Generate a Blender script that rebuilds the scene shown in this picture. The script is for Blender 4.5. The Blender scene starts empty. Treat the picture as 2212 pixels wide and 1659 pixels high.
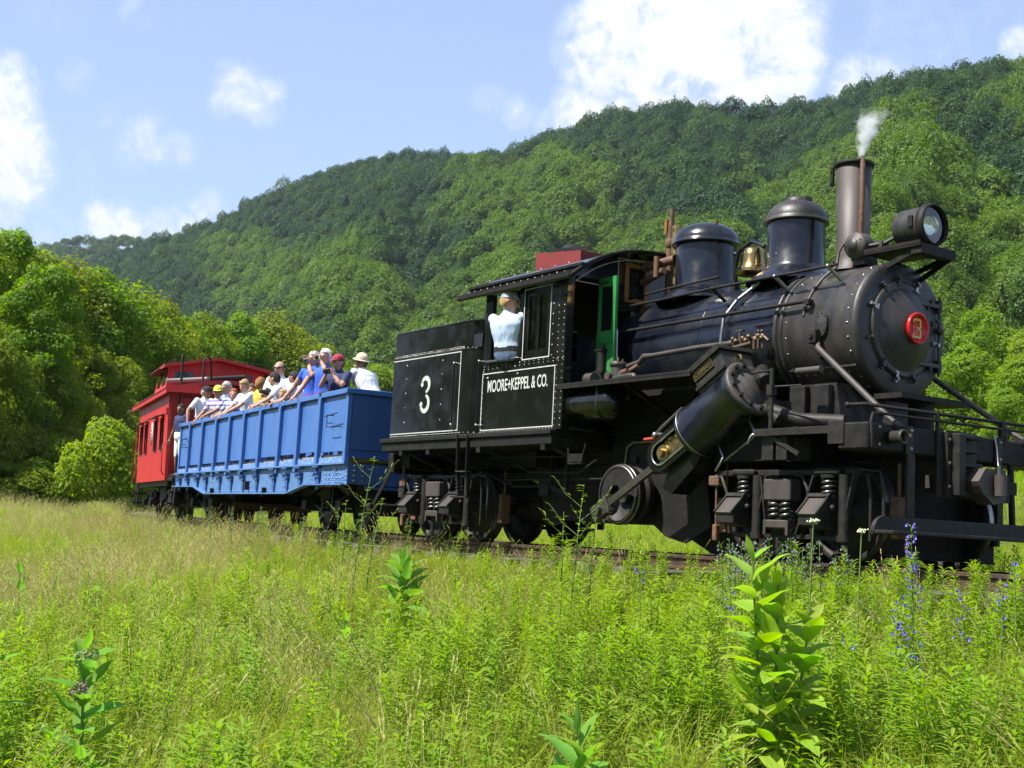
import bpy, bmesh, math, random
import numpy as np
from mathutils import Vector, Matrix, Euler, noise as mnoise
from math import sin, cos, pi, radians, sqrt, atan2, tan, hypot
random.seed(7); np.random.seed(7)
SC = bpy.context.scene
COL = SC.collection

# ------------------------------------------------------------------ camera
CAM_Z, PITCH, ROLL, FPX, PW, PH = 0.405, 0.098044, 0.026, 2800.0, 2212.0, 1659.0
_fw = Vector((0, cos(PITCH), sin(PITCH))); _up0 = Vector((0, -sin(PITCH), cos(PITCH))); _rt0 = Vector((1, 0, 0))
_rt = _rt0*cos(ROLL) + _up0*sin(ROLL); _up = -_rt0*sin(ROLL) + _up0*cos(ROLL)
cam_d = bpy.data.cameras.new('camera'); cam = bpy.data.objects.new('camera', cam_d); COL.objects.link(cam)
cam.matrix_world = Matrix(((_rt.x, _up.x, -_fw.x, 0), (_rt.y, _up.y, -_fw.y, 0), (_rt.z, _up.z, -_fw.z, CAM_Z), (0, 0, 0, 1)))
cam_d.sensor_width = 36.0; cam_d.lens = FPX/PW*36.0; cam_d.clip_start = 0.1; cam_d.clip_end = 9000
SC.camera = cam

def pix(x, y):                                   # direction of a place in the photograph (2212 px wide) from the tripod
    return _fw + _rt*((x-PW/2)/FPX) - _up*((y-PH/2)/FPX)
def pix_azel(x, y):
    d = pix(x, y).normalized(); return atan2(d.x, d.y), math.asin(d.z)
def at_depth(x, y, Y):
    d = pix(x, y); return Vector((0, 0, CAM_Z)) + d*(Y/d.y)

# ------------------------------------------------------------------ sun and sky
SUN_EL, SUN_AZ = radians(57), atan2(-0.905, -0.425)          # towards the sun: left of and a little behind the camera
sd = Vector((sin(SUN_AZ)*cos(SUN_EL), cos(SUN_AZ)*cos(SUN_EL), sin(SUN_EL)))
sun_d = bpy.data.lights.new('sun', 'SUN'); sun = bpy.data.objects.new('sun', sun_d); COL.objects.link(sun)
sun_d.energy = 5.0; sun_d.angle = radians(0.53); sun_d.color = (1.0, 0.965, 0.90)
sun.rotation_euler = sd.to_track_quat('Z', 'Y').to_euler(); sun.location = (-40, -20, 80)
SKY_STRENGTH = 0.070
SC.view_settings.view_transform = 'Standard'; SC.view_settings.look = 'None'
SC.view_settings.exposure = 1.0
SC.cycles.max_bounces = 8; SC.cycles.volume_bounces = 2; SC.cycles.diffuse_bounces = 4; SC.cycles.glossy_bounces = 3; SC.cycles.transmission_bounces = 6; SC.view_settings.gamma = 1.0; SC.view_settings.use_curve_mapping = False

world = bpy.data.worlds.new('World'); SC.world = world; world.use_nodes = True
def build_world():
    nt = world.node_tree; N = nt.nodes; L = nt.links; N.clear()
    out = N.new('ShaderNodeOutputWorld'); bg = N.new('ShaderNodeBackground'); bg.inputs['Strength'].default_value = SKY_STRENGTH
    L.new(bg.outputs[0], out.inputs[0])
    sky = N.new('ShaderNodeTexSky'); sky.sky_type = 'NISHITA'; sky.sun_disc = False
    sky.sun_elevation = SUN_EL; sky.sun_rotation = SUN_AZ; sky.altitude = 600; sky.air_density = 1.0; sky.dust_density = 1.6; sky.ozone_density = 1.0
    tc = N.new('ShaderNodeTexCoord'); nrm = N.new('ShaderNodeVectorMath'); nrm.operation = 'NORMALIZE'; L.new(tc.outputs['Generated'], nrm.inputs[0])
    def math_(op, a, b=None, c=None, clamp=False):
        n = N.new('ShaderNodeMath'); n.operation = op; n.use_clamp = clamp
        for i, v in enumerate((a, b, c)):
            if v is None: continue
            if isinstance(v, (int, float)): n.inputs[i].default_value = v
            else: L.new(v, n.inputs[i])
        return n.outputs[0]
    def noise_(scale, detail, rough, dist=0.0, off=(0, 0, 0)):
        m = N.new('ShaderNodeVectorMath'); m.operation = 'ADD'; m.inputs[1].default_value = off; L.new(nrm.outputs[0], m.inputs[0])
        n = N.new('ShaderNodeTexNoise'); n.inputs['Scale'].default_value = scale; n.inputs['Detail'].default_value = detail
        n.inputs['Roughness'].default_value = rough; n.inputs['Distortion'].default_value = dist; L.new(m.outputs[0], n.inputs['Vector']); return n.outputs['Fac']
    # cumulus seen in the photograph: centre (px), angular radius (px), weight
    blobs = [(1330,95,95,1.0),(1430,60,110,1.05),(1540,75,130,1.1),(1640,80,110,1.0),(1690,130,75,.85),(1480,140,120,1.0),(1590,160,110,1.0),(1300,130,60,.8),(1390,180,85,.75),
             (1560,0,120,.95),(1250,245,55,.75),(1310,235,60,.6),(1190,265,35,.5),(1120,240,35,.42),(1850,180,50,.72),(1900,165,36,.6),(2195,95,30,.6),(1060,215,40,.32),
             (10,190,55,.85),(0,240,70,.8),(30,310,60,.9),(20,370,70,.95),(60,390,45,.6),(0,430,50,.7),(165,160,35,.45),
             (520,190,50,.62),(560,215,50,.6),(490,210,40,.5),(320,310,55,.52),(370,320,45,.5),(280,330,35,.4),(215,485,38,.75),(265,485,40,.8),(345,490,36,.72),(410,470,34,.72),(120,500,40,.5),
             (235,250,30,.36),(460,440,30,.45),(300,20,40,.33),(130,20,60,.3),(1000,130,80,.12),(1950,60,200,.30),(700,120,200,.1),(150,420,120,.22)]
    dens = None
    for (x, y, r, w) in blobs:
        d = pix(x, y).normalized()
        dp = N.new('ShaderNodeVectorMath'); dp.operation = 'DOT_PRODUCT'; dp.inputs[1].default_value = d; L.new(nrm.outputs[0], dp.inputs[0])
        mr = N.new('ShaderNodeMapRange'); mr.interpolation_type = 'SMOOTHSTEP'; mr.clamp = True
        a = 1.78*r/FPX
        mr.inputs[1].default_value = cos(a); mr.inputs[2].default_value = 1.0; mr.inputs[3].default_value = 0; mr.inputs[4].default_value = w
        L.new(dp.outputs['Value'], mr.inputs[0])
        dens = mr.outputs[0] if dens is None else math_('MAXIMUM', math_('MULTIPLY', math_('ADD', dens, mr.outputs[0]), 0.5), math_('MAXIMUM', dens, mr.outputs[0]))
    # fair-weather clouds over the rest of the sky (outside the picture): broad noise cells
    sep = N.new('ShaderNodeSeparateXYZ'); L.new(nrm.outputs[0], sep.inputs[0])
    inview = N.new('ShaderNodeVectorMath'); inview.operation = 'DOT_PRODUCT'; inview.inputs[1].default_value = pix(1106, 500).normalized(); L.new(nrm.outputs[0], inview.inputs[0])
    outm = N.new('ShaderNodeMapRange'); outm.clamp = True; outm.inputs[1].default_value = .85; outm.inputs[2].default_value = .70; L.new(inview.outputs['Value'], outm.inputs[0])
    cells = N.new('ShaderNodeMapRange'); cells.clamp = True; cells.inputs[1].default_value = .50; cells.inputs[2].default_value = .74; cells.inputs[4].default_value = .95
    L.new(noise_(2.6, 3, .5, 0, (3, 1, 7)), cells.inputs[0])
    dens = math_('MAXIMUM', dens, math_('MULTIPLY', cells.outputs[0], outm.outputs[0]))
    f1 = noise_(26.0, 9, .60, .6); f2 = noise_(85.0, 6, .6, .3, (5, 2, 1))
    e = math_('ADD', math_('MULTIPLY', math_('SUBTRACT', f1, .5), 3.0), math_('MULTIPLY', math_('SUBTRACT', f2, .5), .9))
    dd = math_('ADD', dens, math_('MULTIPLY', e, math_('ADD', math_('MULTIPLY', dens, .8), .12)))
    mask = N.new('ShaderNodeMapRange'); mask.interpolation_type = 'SMOOTHSTEP'; mask.clamp = True
    mask.inputs[1].default_value = .16; mask.inputs[2].default_value = .92; L.new(dd, mask.inputs[0])
    core = N.new('ShaderNodeMapRange'); core.clamp = True; core.inputs[1].default_value = .55; core.inputs[2].default_value = 1.3; L.new(math_('ADD', dd, math_('MULTIPLY', math_('SUBTRACT', f2, .5), .5)), core.inputs[0])
    ccol = N.new('ShaderNodeMix'); ccol.data_type = 'RGBA'; ccol.inputs[6].default_value = (5.7, 6.35, 7.6, 1); ccol.inputs[7].default_value = (8.0, 8.0, 8.1, 1); L.new(core.outputs[0], ccol.inputs[0])
    # thin high veil that pales the blue
    veil = N.new('ShaderNodeMix'); veil.data_type = 'RGBA'; veil.inputs[7].default_value = (4.7, 6.2, 9.9, 1)
    vz = N.new('ShaderNodeMapRange'); vz.clamp = True; vz.inputs[1].default_value = 0.0; vz.inputs[2].default_value = .6; vz.inputs[3].default_value = .78; vz.inputs[4].default_value = .35; L.new(sep.outputs[2], vz.inputs[0])
    L.new(vz.outputs[0], veil.inputs[0]); L.new(sky.outputs[0], veil.inputs[6])
    mix = N.new('ShaderNodeMix'); mix.data_type = 'RGBA'; L.new(mask.outputs[0], mix.inputs[0]); L.new(veil.outputs[2], mix.inputs[6]); L.new(ccol.outputs[2], mix.inputs[7])
    L.new(mix.outputs[2], bg.inputs['Color'])
build_world()

# ------------------------------------------------------------------ materials
MATS = {}
def shader(name):
    m = bpy.data.materials.new(name); m.use_nodes = True; nt = m.node_tree
    b = nt.nodes['Principled BSDF']; MATS[name] = m
    return m, nt, b
def n_noise(nt, scale, detail=4, rough=.55, coord='Object', stretch=None, dist=0.0):
    tc = nt.nodes.new('ShaderNodeTexCoord'); src = tc.outputs[coord]
    if stretch:
        mp = nt.nodes.new('ShaderNodeMapping'); mp.inputs['Scale'].default_value = stretch; nt.links.new(src, mp.inputs['Vector']); src = mp.outputs[0]
    n = nt.nodes.new('ShaderNodeTexNoise'); n.inputs['Scale'].default_value = scale; n.inputs['Detail'].default_value = detail
    n.inputs['Roughness'].default_value = rough; n.inputs['Distortion'].default_value = dist
    nt.links.new(src, n.inputs['Vector']); return n.outputs['Fac']
def n_range(nt, v, a, b, c=0., d=1.):
    m = nt.nodes.new('ShaderNodeMapRange'); m.clamp = True
    for i, x in enumerate((a, b, c, d)): m.inputs[i+1].default_value = x
    nt.links.new(v, m.inputs[0]); return m.outputs[0]
def n_mix(nt, f, a, b):
    m = nt.nodes.new('ShaderNodeMix'); m.data_type = 'RGBA'
    if isinstance(f, (int, float)): m.inputs[0].default_value = f
    else: nt.links.new(f, m.inputs[0])
    for i, v in ((6, a), (7, b)):
        if isinstance(v, tuple): m.inputs[i].default_value = (*v[:3], 1)
        else: nt.links.new(v, m.inputs[i])
    return m.outputs[2]
def n_bump(nt, b, h, strength=.2, dist=.01):
    bp = nt.nodes.new('ShaderNodeBump'); bp.inputs['Strength'].default_value = strength; bp.inputs['Distance'].default_value = dist
    nt.links.new(h, bp.inputs['Height']); nt.links.new(bp.outputs[0], b.inputs['Normal'])
def mat(name, col, rough=.6, metal=0., col2=None, scale=6., lo=.4, hi=.65, rough2=None, bump=0., bscale=30., stretch=None, spec=.5, coat=0., coord='Object'):
    m, nt, b = shader(name)
    b.inputs['Metallic'].default_value = metal; b.inputs['Specular IOR Level'].default_value = spec
    b.inputs['Coat Weight'].default_value = coat; b.inputs['Coat Roughness'].default_value = .08
    f = n_range(nt, n_noise(nt, scale, 6, .6, coord, stretch), lo, hi)
    if col2: nt.links.new(n_mix(nt, f, col, col2), b.inputs['Base Color'])
    else: b.inputs['Base Color'].default_value = (*col, 1)
    if rough2 is not None: nt.links.new(n_range(nt, f, 0, 1, rough, rough2), b.inputs['Roughness'])
    else: b.inputs['Roughness'].default_value = rough
    if bump: n_bump(nt, b, n_noise(nt, bscale, 4, .6, coord, stretch), bump, .01)
    return m
mat('black_gloss', (.006,.0065,.006), .10, col2=(.014,.0135,.011), scale=3, lo=.45, hi=.75, rough2=.24, bump=.05, bscale=2.5)
mat('jacket_black', (.006,.008,.015), .17, col2=(.016,.016,.018), scale=4, lo=.42, hi=.72, rough2=.38, bump=.03, bscale=3)
mat('smokebox_black', (.017,.0165,.016), .40, col2=(.048,.040,.033), scale=7, lo=.38, hi=.75, rough2=.62, bump=.25, bscale=40, stretch=(1,1,.25))
mat('stack_grey', (.030,.027,.024), .55, col2=(.072,.056,.046), scale=5, lo=.35, hi=.7, bump=.2, bscale=30, stretch=(1,1,.2))
mat('frame_black', (.009,.0085,.008), .62, col2=(.022,.018,.014), scale=9, lo=.42, hi=.72, bump=.3, bscale=45, spec=.25)
mat('truck_black', (.012,.011,.010), .55, col2=(.030,.025,.020), scale=12, lo=.4, hi=.7, bump=.3, bscale=50, spec=.3)
mat('worn_steel', (.32,.31,.29), .34, 1., col2=(.14,.11,.09), scale=10, lo=.45, hi=.7, rough2=.5)
mat('bright_steel', (.62,.62,.62), .22, 1., col2=(.40,.38,.35), scale=14)
mat('oily_steel', (.11,.10,.075), .36, .7, col2=(.05,.045,.035), scale=14, lo=.4, hi=.68, rough2=.5)
mat('rusty_pipe', (.16,.075,.035), .75, col2=(.06,.04,.03), scale=18, lo=.4, hi=.65, bump=.3)
mat('brass', (.62,.43,.14), .26, 1., col2=(.33,.21,.07), scale=9, rough2=.4)
mat('bell_brass', (.42,.29,.12), .22, 1., col2=(.24,.15,.06), scale=7)
mat('fitting_bronze', (.16,.11,.06), .5, .6, col2=(.06,.05,.04), scale=20)
mat('dusty_iron', (.040,.036,.031), .55, col2=(.075,.066,.055), scale=12, lo=.4, hi=.7, bump=.25, bscale=40)
mat('spring_steel', (.16,.155,.15), .38, .9, col2=(.08,.075,.07), scale=14)
mat('old_brass', (.42,.31,.13), .42, 1., col2=(.14,.10,.05), scale=16, lo=.4, hi=.65)
mat('green_paint', (.035,.235,.055), .38, col2=(.025,.17,.045), scale=5)
mat('orange_paint', (.28,.12,.012), .5, col2=(.18,.08,.01), scale=6)
mat('cream_line', (.50,.53,.48), .55, col2=(.36,.39,.35), scale=14)
mat('red_enamel', (.60,.012,.016), .25, col2=(.50,.010,.014), scale=6)
mat('yellow_paint', (.62,.44,.06), .45)
mat('red_rag', (.5,.05,.02), .8)
mat('cab_inside', (.020,.022,.020), .7)
mat('coal', (.012,.012,.013), .38, bump=.5, bscale=30)
mat('caboose_red', (.52,.013,.009), .40, col2=(.43,.010,.009), scale=2.5, lo=.35, hi=.7, rough2=.5, bump=.06, bscale=6, stretch=(1,1,.3))
mat('roof_red', (.33,.015,.018), .55, col2=(.23,.012,.016), scale=4)
mat('old_red_wood', (.19,.016,.014), .75, col2=(.13,.018,.016), scale=6)
mat('grey_wood', (.30,.28,.25), .85, col2=(.16,.145,.13), scale=8, stretch=(1,.2,1), bump=.4)
mat('tie_wood', (.115,.10,.082), .9, col2=(.05,.042,.034), scale=7, stretch=(6,.6,6), bump=.6, bscale=25)
mat('rail_steel', (.10,.055,.035), .6, .4, col2=(.05,.035,.028), scale=9)
mat('rail_top', (.45,.40,.36), .32, 1., col2=(.22,.15,.11), scale=6)
mat('ballast', (.095,.088,.062), .95, col2=(.05,.058,.028), scale=14, bump=.8, bscale=20)
mat('mirror', (.88,.86,.66), .03, 1.)
mat('flaked_blue', (.10,.21,.46), .7, col2=(.42,.46,.50), scale=26, lo=.56, hi=.62, stretch=(1,1,.4))
mat('black_rubber', (.012,.012,.012), .6)
mat('dark_window', (.010,.012,.013), .08, spec=.6)
def mat_glass():
    m, nt, b = shader('pane_glass'); N = nt.nodes
    tr = N.new('ShaderNodeBsdfTransparent'); tr.inputs[0].default_value = (.80,.84,.82,1); gl = N.new('ShaderNodeBsdfGlossy'); gl.inputs['Roughness'].default_value = .03
    fr = N.new('ShaderNodeFresnel'); fr.inputs[0].default_value = 1.5; mx = N.new('ShaderNodeMixShader')
    nt.links.new(n_range(nt, fr.outputs[0], 0, 1, .08, 1), mx.inputs[0]); nt.links.new(tr.outputs[0], mx.inputs[1]); nt.links.new(gl.outputs[0], mx.inputs[2])
    nt.links.new(mx.outputs[0], N['Material Output'].inputs[0])
mat_glass()
def mat_blue():
    m, nt, b = shader('gondola_blue')
    f = n_range(nt, n_noise(nt, 3.0, 6, .6), .35, .7); s = n_range(nt, n_noise(nt, 9., 5, .65, 'Object', (1,1,.12)), .58, .72)
    c = n_mix(nt, f, (.046,.130,.37), (.060,.155,.40)); c = n_mix(nt, s, c, (.038,.092,.24)); d_ = n_range(nt, n_noise(nt, 22., 5, .7, 'Object', (1,1,.35)), .68, .76); c = n_mix(nt, d_, c, (.12,.17,.27)); nt.links.new(c, b.inputs['Base Color'])
    b.inputs['Roughness'].default_value = .46; n_bump(nt, b, n_noise(nt, 2.2, 3, .5), .10, .03)
    m, nt, b = shader('gondola_sill_blue')
    f = n_range(nt, n_noise(nt, 5.0, 6, .6), .4, .7); s = n_range(nt, n_noise(nt, 14., 5, .65, 'Object', (1,1,.10)), .57, .70)
    c = n_mix(nt, f, (.072,.165,.36), (.10,.20,.38)); c = n_mix(nt, s, c, (.045,.075,.14)); d_ = n_range(nt, n_noise(nt, 26., 5, .7, 'Object', (1,1,.3)), .66, .73); c = n_mix(nt, d_, c, (.14,.085,.05)); nt.links.new(c, b.inputs['Base Color'])
    b.inputs['Roughness'].default_value = .5; n_bump(nt, b, n_noise(nt, 12, 3, .5), .15, .01)
    m, nt, b = shader('gondola_shade_joint_blue')  # darker side blue, shade of the unlit end and recesses put into the paint
    w = nt.nodes.new('ShaderNodeTexWave'); w.bands_direction = 'Z'; w.inputs['Scale'].default_value = 10; w.inputs['Distortion'].default_value = 1.5
    tc = nt.nodes.new('ShaderNodeTexCoord'); nt.links.new(tc.outputs['Object'], w.inputs[0])
    nt.links.new(n_mix(nt, w.outputs['Fac'], (.028,.080,.25), (.036,.098,.28)), b.inputs['Base Color']); b.inputs['Roughness'].default_value = .5
mat_blue()
M = MATS

# ------------------------------------------------------------------ mesh builder
class MB:
    def __init__(s): s.v = []; s.f = []; s.sm = []
    def add(s, vs, fs, smooth=False):
        o = len(s.v); s.v.extend([tuple(v) for v in vs]); s.f.extend([tuple(i+o for i in f) for f in fs]); s.sm.extend([smooth]*len(fs)); return s
    def box(s, x0, x1, y0, y1, z0, z1, b=0.0):
        if b <= 0 or min(x1-x0, y1-y0, z1-z0) < 2.5*b:
            vs = [(x, y, z) for x in (x0, x1) for y in (y0, y1) for z in (z0, z1)]
            return s.add(vs, [(0,1,3,2),(4,6,7,5),(0,4,5,1),(2,3,7,6),(0,2,6,4),(1,5,7,3)])
        bm = bmesh.new(); r = bmesh.ops.create_cube(bm, size=1)
        for v in bm.verts: v.co = Vector(((x0+x1)/2+v.co.x*(x1-x0), (y0+y1)/2+v.co.y*(y1-y0), (z0+z1)/2+v.co.z*(z1-z0)))
        bmesh.ops.bevel(bm, geom=bm.edges[:], offset=b, segments=1, affect='EDGES', profile=.5)
        bm.verts.index_update(); s.add([v.co for v in bm.verts], [[v.index for v in f.verts] for f in bm.faces]); bm.free(); return s
    def obox(s, c, ax, ay, az, hx, hy, hz):        # oriented box: centre, unit axes, half sizes
        c = Vector(c); ax, ay, az = Vector(ax)*hx, Vector(ay)*hy, Vector(az)*hz
        vs = [c+ax*i+ay*j+az*k for i in (-1,1) for j in (-1,1) for k in (-1,1)]
        return s.add(vs, [(0,1,3,2),(4,6,7,5),(0,4,5,1),(2,3,7,6),(0,2,6,4),(1,5,7,3)])
    def bar(s, p0, p1, w, h, up=(0,0,1)):          # straight flat bar
        p0, p1 = Vector(p0), Vector(p1); d = (p1-p0); l = d.length; d.normalize(); u = Vector(up); sd_ = d.cross(u)
        if sd_.length < 1e-4: sd_ = d.cross(Vector((1,0,0)))
        sd_.normalize(); u = sd_.cross(d); return s.obox((p0+p1)/2, d, sd_, u, l/2, w/2, h/2)
    def tube(s, pts, r, n=8, caps=True, closed=False):
        pts = [Vector(p) for p in pts]; rs = r if isinstance(r, (list, tuple)) else [r]*len(pts)
        t0 = (pts[1]-pts[0]).normalized(); u = t0.orthogonal().normalized(); rings = []; vs = []; fs = []
        for i, p in enumerate(pts):
            a = pts[i-1] if (i > 0 or closed) else p; b = pts[(i+1) % len(pts)] if (i < len(pts)-1 or closed) else p
            t = (b-a).normalized(); u = (u - t*u.dot(t))
            u = u.normalized() if u.length > 1e-5 else t.orthogonal().normalized(); w = t.cross(u)
            for k in range(n):
                an = 2*pi*k/n; vs.append(p+(u*cos(an)+w*sin(an))*rs[i])
        m = len(pts)
        for i in range(m if closed else m-1):
            j = (i+1) % m
            for k in range(n): fs.append((i*n+k, i*n+(k+1) % n, j*n+(k+1) % n, j*n+k))
        s.add(vs, fs, True)
        if caps and not closed:
            s.add(vs[:n], [tuple(range(n-1, -1, -1))]); s.add(vs[-n:], [tuple(range(n))])
        return s
    def lathe(s, prof, c=(0,0,0), ax=(0,0,1), n=24, a0=0., a1=2*pi, smooth=True, cap=False):   # prof: (radius, along)
        c = Vector(c); ax = Vector(ax).normalized(); u = ax.orthogonal().normalized()
        if abs(ax.z) < .5 and abs(ax.z) < 1: u = (Vector((0,0,1)) - ax*ax.z).normalized()
        w = ax.cross(u); full = abs(a1-a0-2*pi) < 1e-6; m = n if full else n+1; vs = []; fs = []
        for (r, h) in prof:
            for k in range(m):
                an = a0+(a1-a0)*k/n; vs.append(c+ax*h+(u*cos(an)+w*sin(an))*r)
        for i in range(len(prof)-1):
            for k in range(n):
                k2 = (k+1) % m
                fs.append((i*m+k, i*m+k2, (i+1)*m+k2, (i+1)*m+k))
        s.add(vs, fs, smooth)
        if cap:
            s.add(vs[:m], [tuple(range(m-1, -1, -1))]); s.add(vs[-m:], [tuple(range(m))])
        return s
    def cyl(s, p0, p1, r, n=20, r1=None, smooth=True):
        p0, p1 = Vector(p0), Vector(p1); d = p1-p0
        return s.lathe([(r, 0), (r if r1 is None else r1, d.length)], p0, d, n, smooth=smooth, cap=True)
    def prism(s, poly, o, ex, ey, ez, t):          # polygon in plane (ex,ey) pushed t along ez
        o, ex, ey, ez = Vector(o), Vector(ex), Vector(ey), Vector(ez); n = len(poly)
        a = [o+ex*p[0]+ey*p[1] for p in poly]; b = [v+ez*t for v in a]
        s.add(a+b, [tuple(range(n-1, -1, -1)), tuple(range(n, 2*n))]+[(i, (i+1) % n, n+(i+1) % n, n+i) for i in range(n)]); return s
    def ball(s, c, r, n=8, sx=1, sy=1, sz=1):
        c = Vector(c); vs = []; fs = []; h = n//2
        for i in range(h+1):
            th = pi*i/h
            for k in range(n): vs.append(c+Vector((sin(th)*cos(2*pi*k/n)*r*sx, sin(th)*sin(2*pi*k/n)*r*sy, cos(th)*r*sz)))
        for i in range(h):
            for k in range(n): fs.append((i*n+k, (i+1)*n+k, (i+1)*n+(k+1) % n, i*n+(k+1) % n))
        s.add(vs, fs, True); return s
    def rivet(s, p, nrm, r=.012):
        p = Vector(p); nv = Vector(nrm).normalized(); u = nv.orthogonal().normalized(); w = nv.cross(u)
        vs = [p+(u*cos(k*pi/3)+w*sin(k*pi/3))*r for k in range(6)]+[p+(u*cos(k*pi/3)+w*sin(k*pi/3))*r*.6+nv*r*.6 for k in range(6)]
        s.add(vs, [(k, (k+1) % 6, 6+(k+1) % 6, 6+k) for k in range(6)]+[tuple(range(6, 12))], True); return s
    def rivets(s, p0, p1, n, nrm, r=.012):
        p0, p1 = Vector(p0), Vector(p1)
        for i in range(n): s.rivet(p0.lerp(p1, i/max(1, n-1)), nrm, r)
        return s
    def coil(s, c, R, z0, z1, turns, r, n=6, seg=10):
        c = Vector(c); k = int(turns*seg)
        return s.tube([c+Vector((R*cos(2*pi*i/seg), R*sin(2*pi*i/seg), z0+(z1-z0)*i/k)) for i in range(k+1)], r, n)
    def xf(s, m): s.v = [tuple(m @ Vector(v)) for v in s.v]; return s

def finish_mesh(name, v, f, sm, mats):
    me = bpy.data.meshes.new(name); me.from_pydata(v, [], f)
    me.polygons.foreach_set('use_smooth', sm)
    for m_ in (mats if isinstance(mats, (list, tuple)) else [mats]): me.materials.append(M[m_] if isinstance(m_, str) else m_)
    me.update(); return me
SPLIT = {'brake_shoe', 'deck_bracket', 'brace_foot', 'arch_bar', 'board_bracket', 'brake_hanger', 'injector_pipe', 'steam_pipe', 'roof_handrail', 'beam_strap', 'shelf_bracket', 'end_bracket', 'rail_post', 'end_rail', 'sill_hook', 'footboard_hanger', 'spring', 'corner_grab', 'steps', 'bell_stand', 'handle_knob', 'spring_cap', 'journal_spring', 'bolster_spring', 'side_frame_bar', 'rod_bolts', 'branch_pipe', 'lid_rim', 'truss_rod', 'tie_nut'}
def islands(mb):
    p = list(range(len(mb.v)))
    def fd(i):
        while p[i] != i: p[i] = p[p[i]]; i = p[i]
        return i
    key = {}
    for i, v in enumerate(mb.v):
        k = (round(v[0], 4), round(v[1], 4), round(v[2], 4))
        if k in key: p[fd(i)] = fd(key[k])
        else: key[k] = i
    for f in mb.f:
        for i in f[1:]: p[fd(i)] = fd(f[0])
    out = {}
    for f, s in zip(mb.f, mb.sm): out.setdefault(fd(f[0]), []).append((f, s))
    res = []
    for fs in out.values():
        ids = sorted({i for f, _ in fs for i in f}); mp = {i: k for k, i in enumerate(ids)}; q = MB(); q.v = [mb.v[i] for i in ids]; q.f = [tuple(mp[i] for i in f) for f, _ in fs]; q.sm = [s for _, s in fs]; res.append(q)
    return res
def obj(name, mb, m, parent=None, label=None, kind=None, recalc=True):
    if name in SPLIT:
        iss = islands(mb)
        if 1 < len(iss) <= 8:
            o = [_obj(name, q, m, parent, label, kind, recalc) for q in iss]; return o[0]
    return _obj(name, mb, m, parent, label, kind, recalc)
def _obj(name, mb, m, parent=None, label=None, kind=None, recalc=True):
    me = finish_mesh(name, mb.v, mb.f, mb.sm, m)
    if recalc:
        bm = bmesh.new(); bm.from_mesh(me); bmesh.ops.recalc_face_normals(bm, faces=bm.faces); bm.to_mesh(me); bm.free()
    return link(name, me, parent, label, kind)
def link(name, me, parent=None, label=None, kind=None):
    o = bpy.data.objects.new(name, me); COL.objects.link(o)
    if parent is not None: o.parent = parent
    if label: o['label'] = label
    if kind: o['kind'] = kind
    elif parent is not None and name.split('_')[-1] in ('rivets', 'bolts', 'nuts', 'lining', 'lettering'): o['kind'] = 'stuff'
    return o
def thing(name, label, cat, loc=(0,0,0), rot=(0,0,0), group=None):
    o = bpy.data.objects.new(name, None); COL.objects.link(o); o.location = loc; o.rotation_euler = rot
    o.empty_display_size = .2; o['label'] = label; o['category'] = cat
    if group: o['group'] = group
    return o
def tag(o, label, cat, group=None):
    o['label'] = label; o['category'] = cat
    if group: o['group'] = group
    return o
def dup(root, loc, rot, label, group=None, scale=None):
    r = root.copy(); COL.objects.link(r); r.location = loc; r.rotation_euler = rot; r['label'] = label
    if group: r['group'] = group
    if scale is not None: r.scale = (scale,)*3 if isinstance(scale, (int, float)) else scale
    for ch in list(root.children):
        c = ch.copy(); COL.objects.link(c); c.parent = r; c.matrix_parent_inverse = ch.matrix_parent_inverse
        for g in list(ch.children):
            d = g.copy(); COL.objects.link(d); d.parent = c
    return r
def text_part(body, parent, name, m, o, ex, ey, size, extrude=.002, sx=1., bold=0., shear=0.):
    cu = bpy.data.curves.new(name, 'FONT'); cu.body = body; cu.size = size; cu.extrude = extrude; cu.offset = bold; cu.shear = shear
    cu.align_x = 'CENTER'; cu.align_y = 'CENTER'; cu.resolution_u = 4
    t = bpy.data.objects.new(name, cu); COL.objects.link(t)
    dg = bpy.context.evaluated_depsgraph_get(); me = bpy.data.meshes.new_from_object(t.evaluated_get(dg)); bpy.data.objects.remove(t)
    ex, ey = Vector(ex).normalized(), Vector(ey).normalized(); ez = ex.cross(ey)
    mt = Matrix((( ex.x*sx, ey.x, ez.x, o[0]), (ex.y*sx, ey.y, ez.y, o[1]), (ex.z*sx, ey.z, ez.z, o[2]), (0,0,0,1)))
    me.transform(mt); me.materials.clear(); me.materials.append(M[m]); me.name = name
    return link(name, me, parent)

# ------------------------------------------------------------------ where the train stands
YAW_L = -0.964269
def frame(o, yaw, roll):
    return Matrix.Translation(o) @ Euler((roll, 0, yaw)).to_matrix().to_4x4()
_oL = Vector((-0.4404564, 17.10430275, 0)); LR = -0.030
ML = frame(_oL, YAW_L, LR); oL = ML @ Vector((0, .75, 0)); ML = frame(oL, YAW_L, LR)
YAW_G = radians(-63.2); oG = Vector((-1.2423824, 19.70916677, 0)); GR = -0.035; MG = frame(oG, YAW_G, GR)
YAW_C = radians(-67.9); _e = MG @ Vector((-10.9, 0, 0)); _a = (YAW_G+YAW_C)/2
oC = Vector((_e.x-cos(_a)*1.5, _e.y-sin(_a)*1.5, 0)); CR = -0.004; MC = frame(oC, YAW_C, CR)
# ================================================================== STEAM LOCOMOTIVE
X, Y, Z = Vector((1,0,0)), Vector((0,1,0)), Vector((0,0,1))
loco = thing('steam_locomotive', 'black geared steam locomotive with sloping cylinder, tall stack and red number plate 3', 'locomotive', oL, (LR, 0, YAW_L))
BZ = 2.277                                              # boiler centre height
def P(name, mb, m, parent=loco, **k): return obj(name, mb, m, parent, **k)

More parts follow.
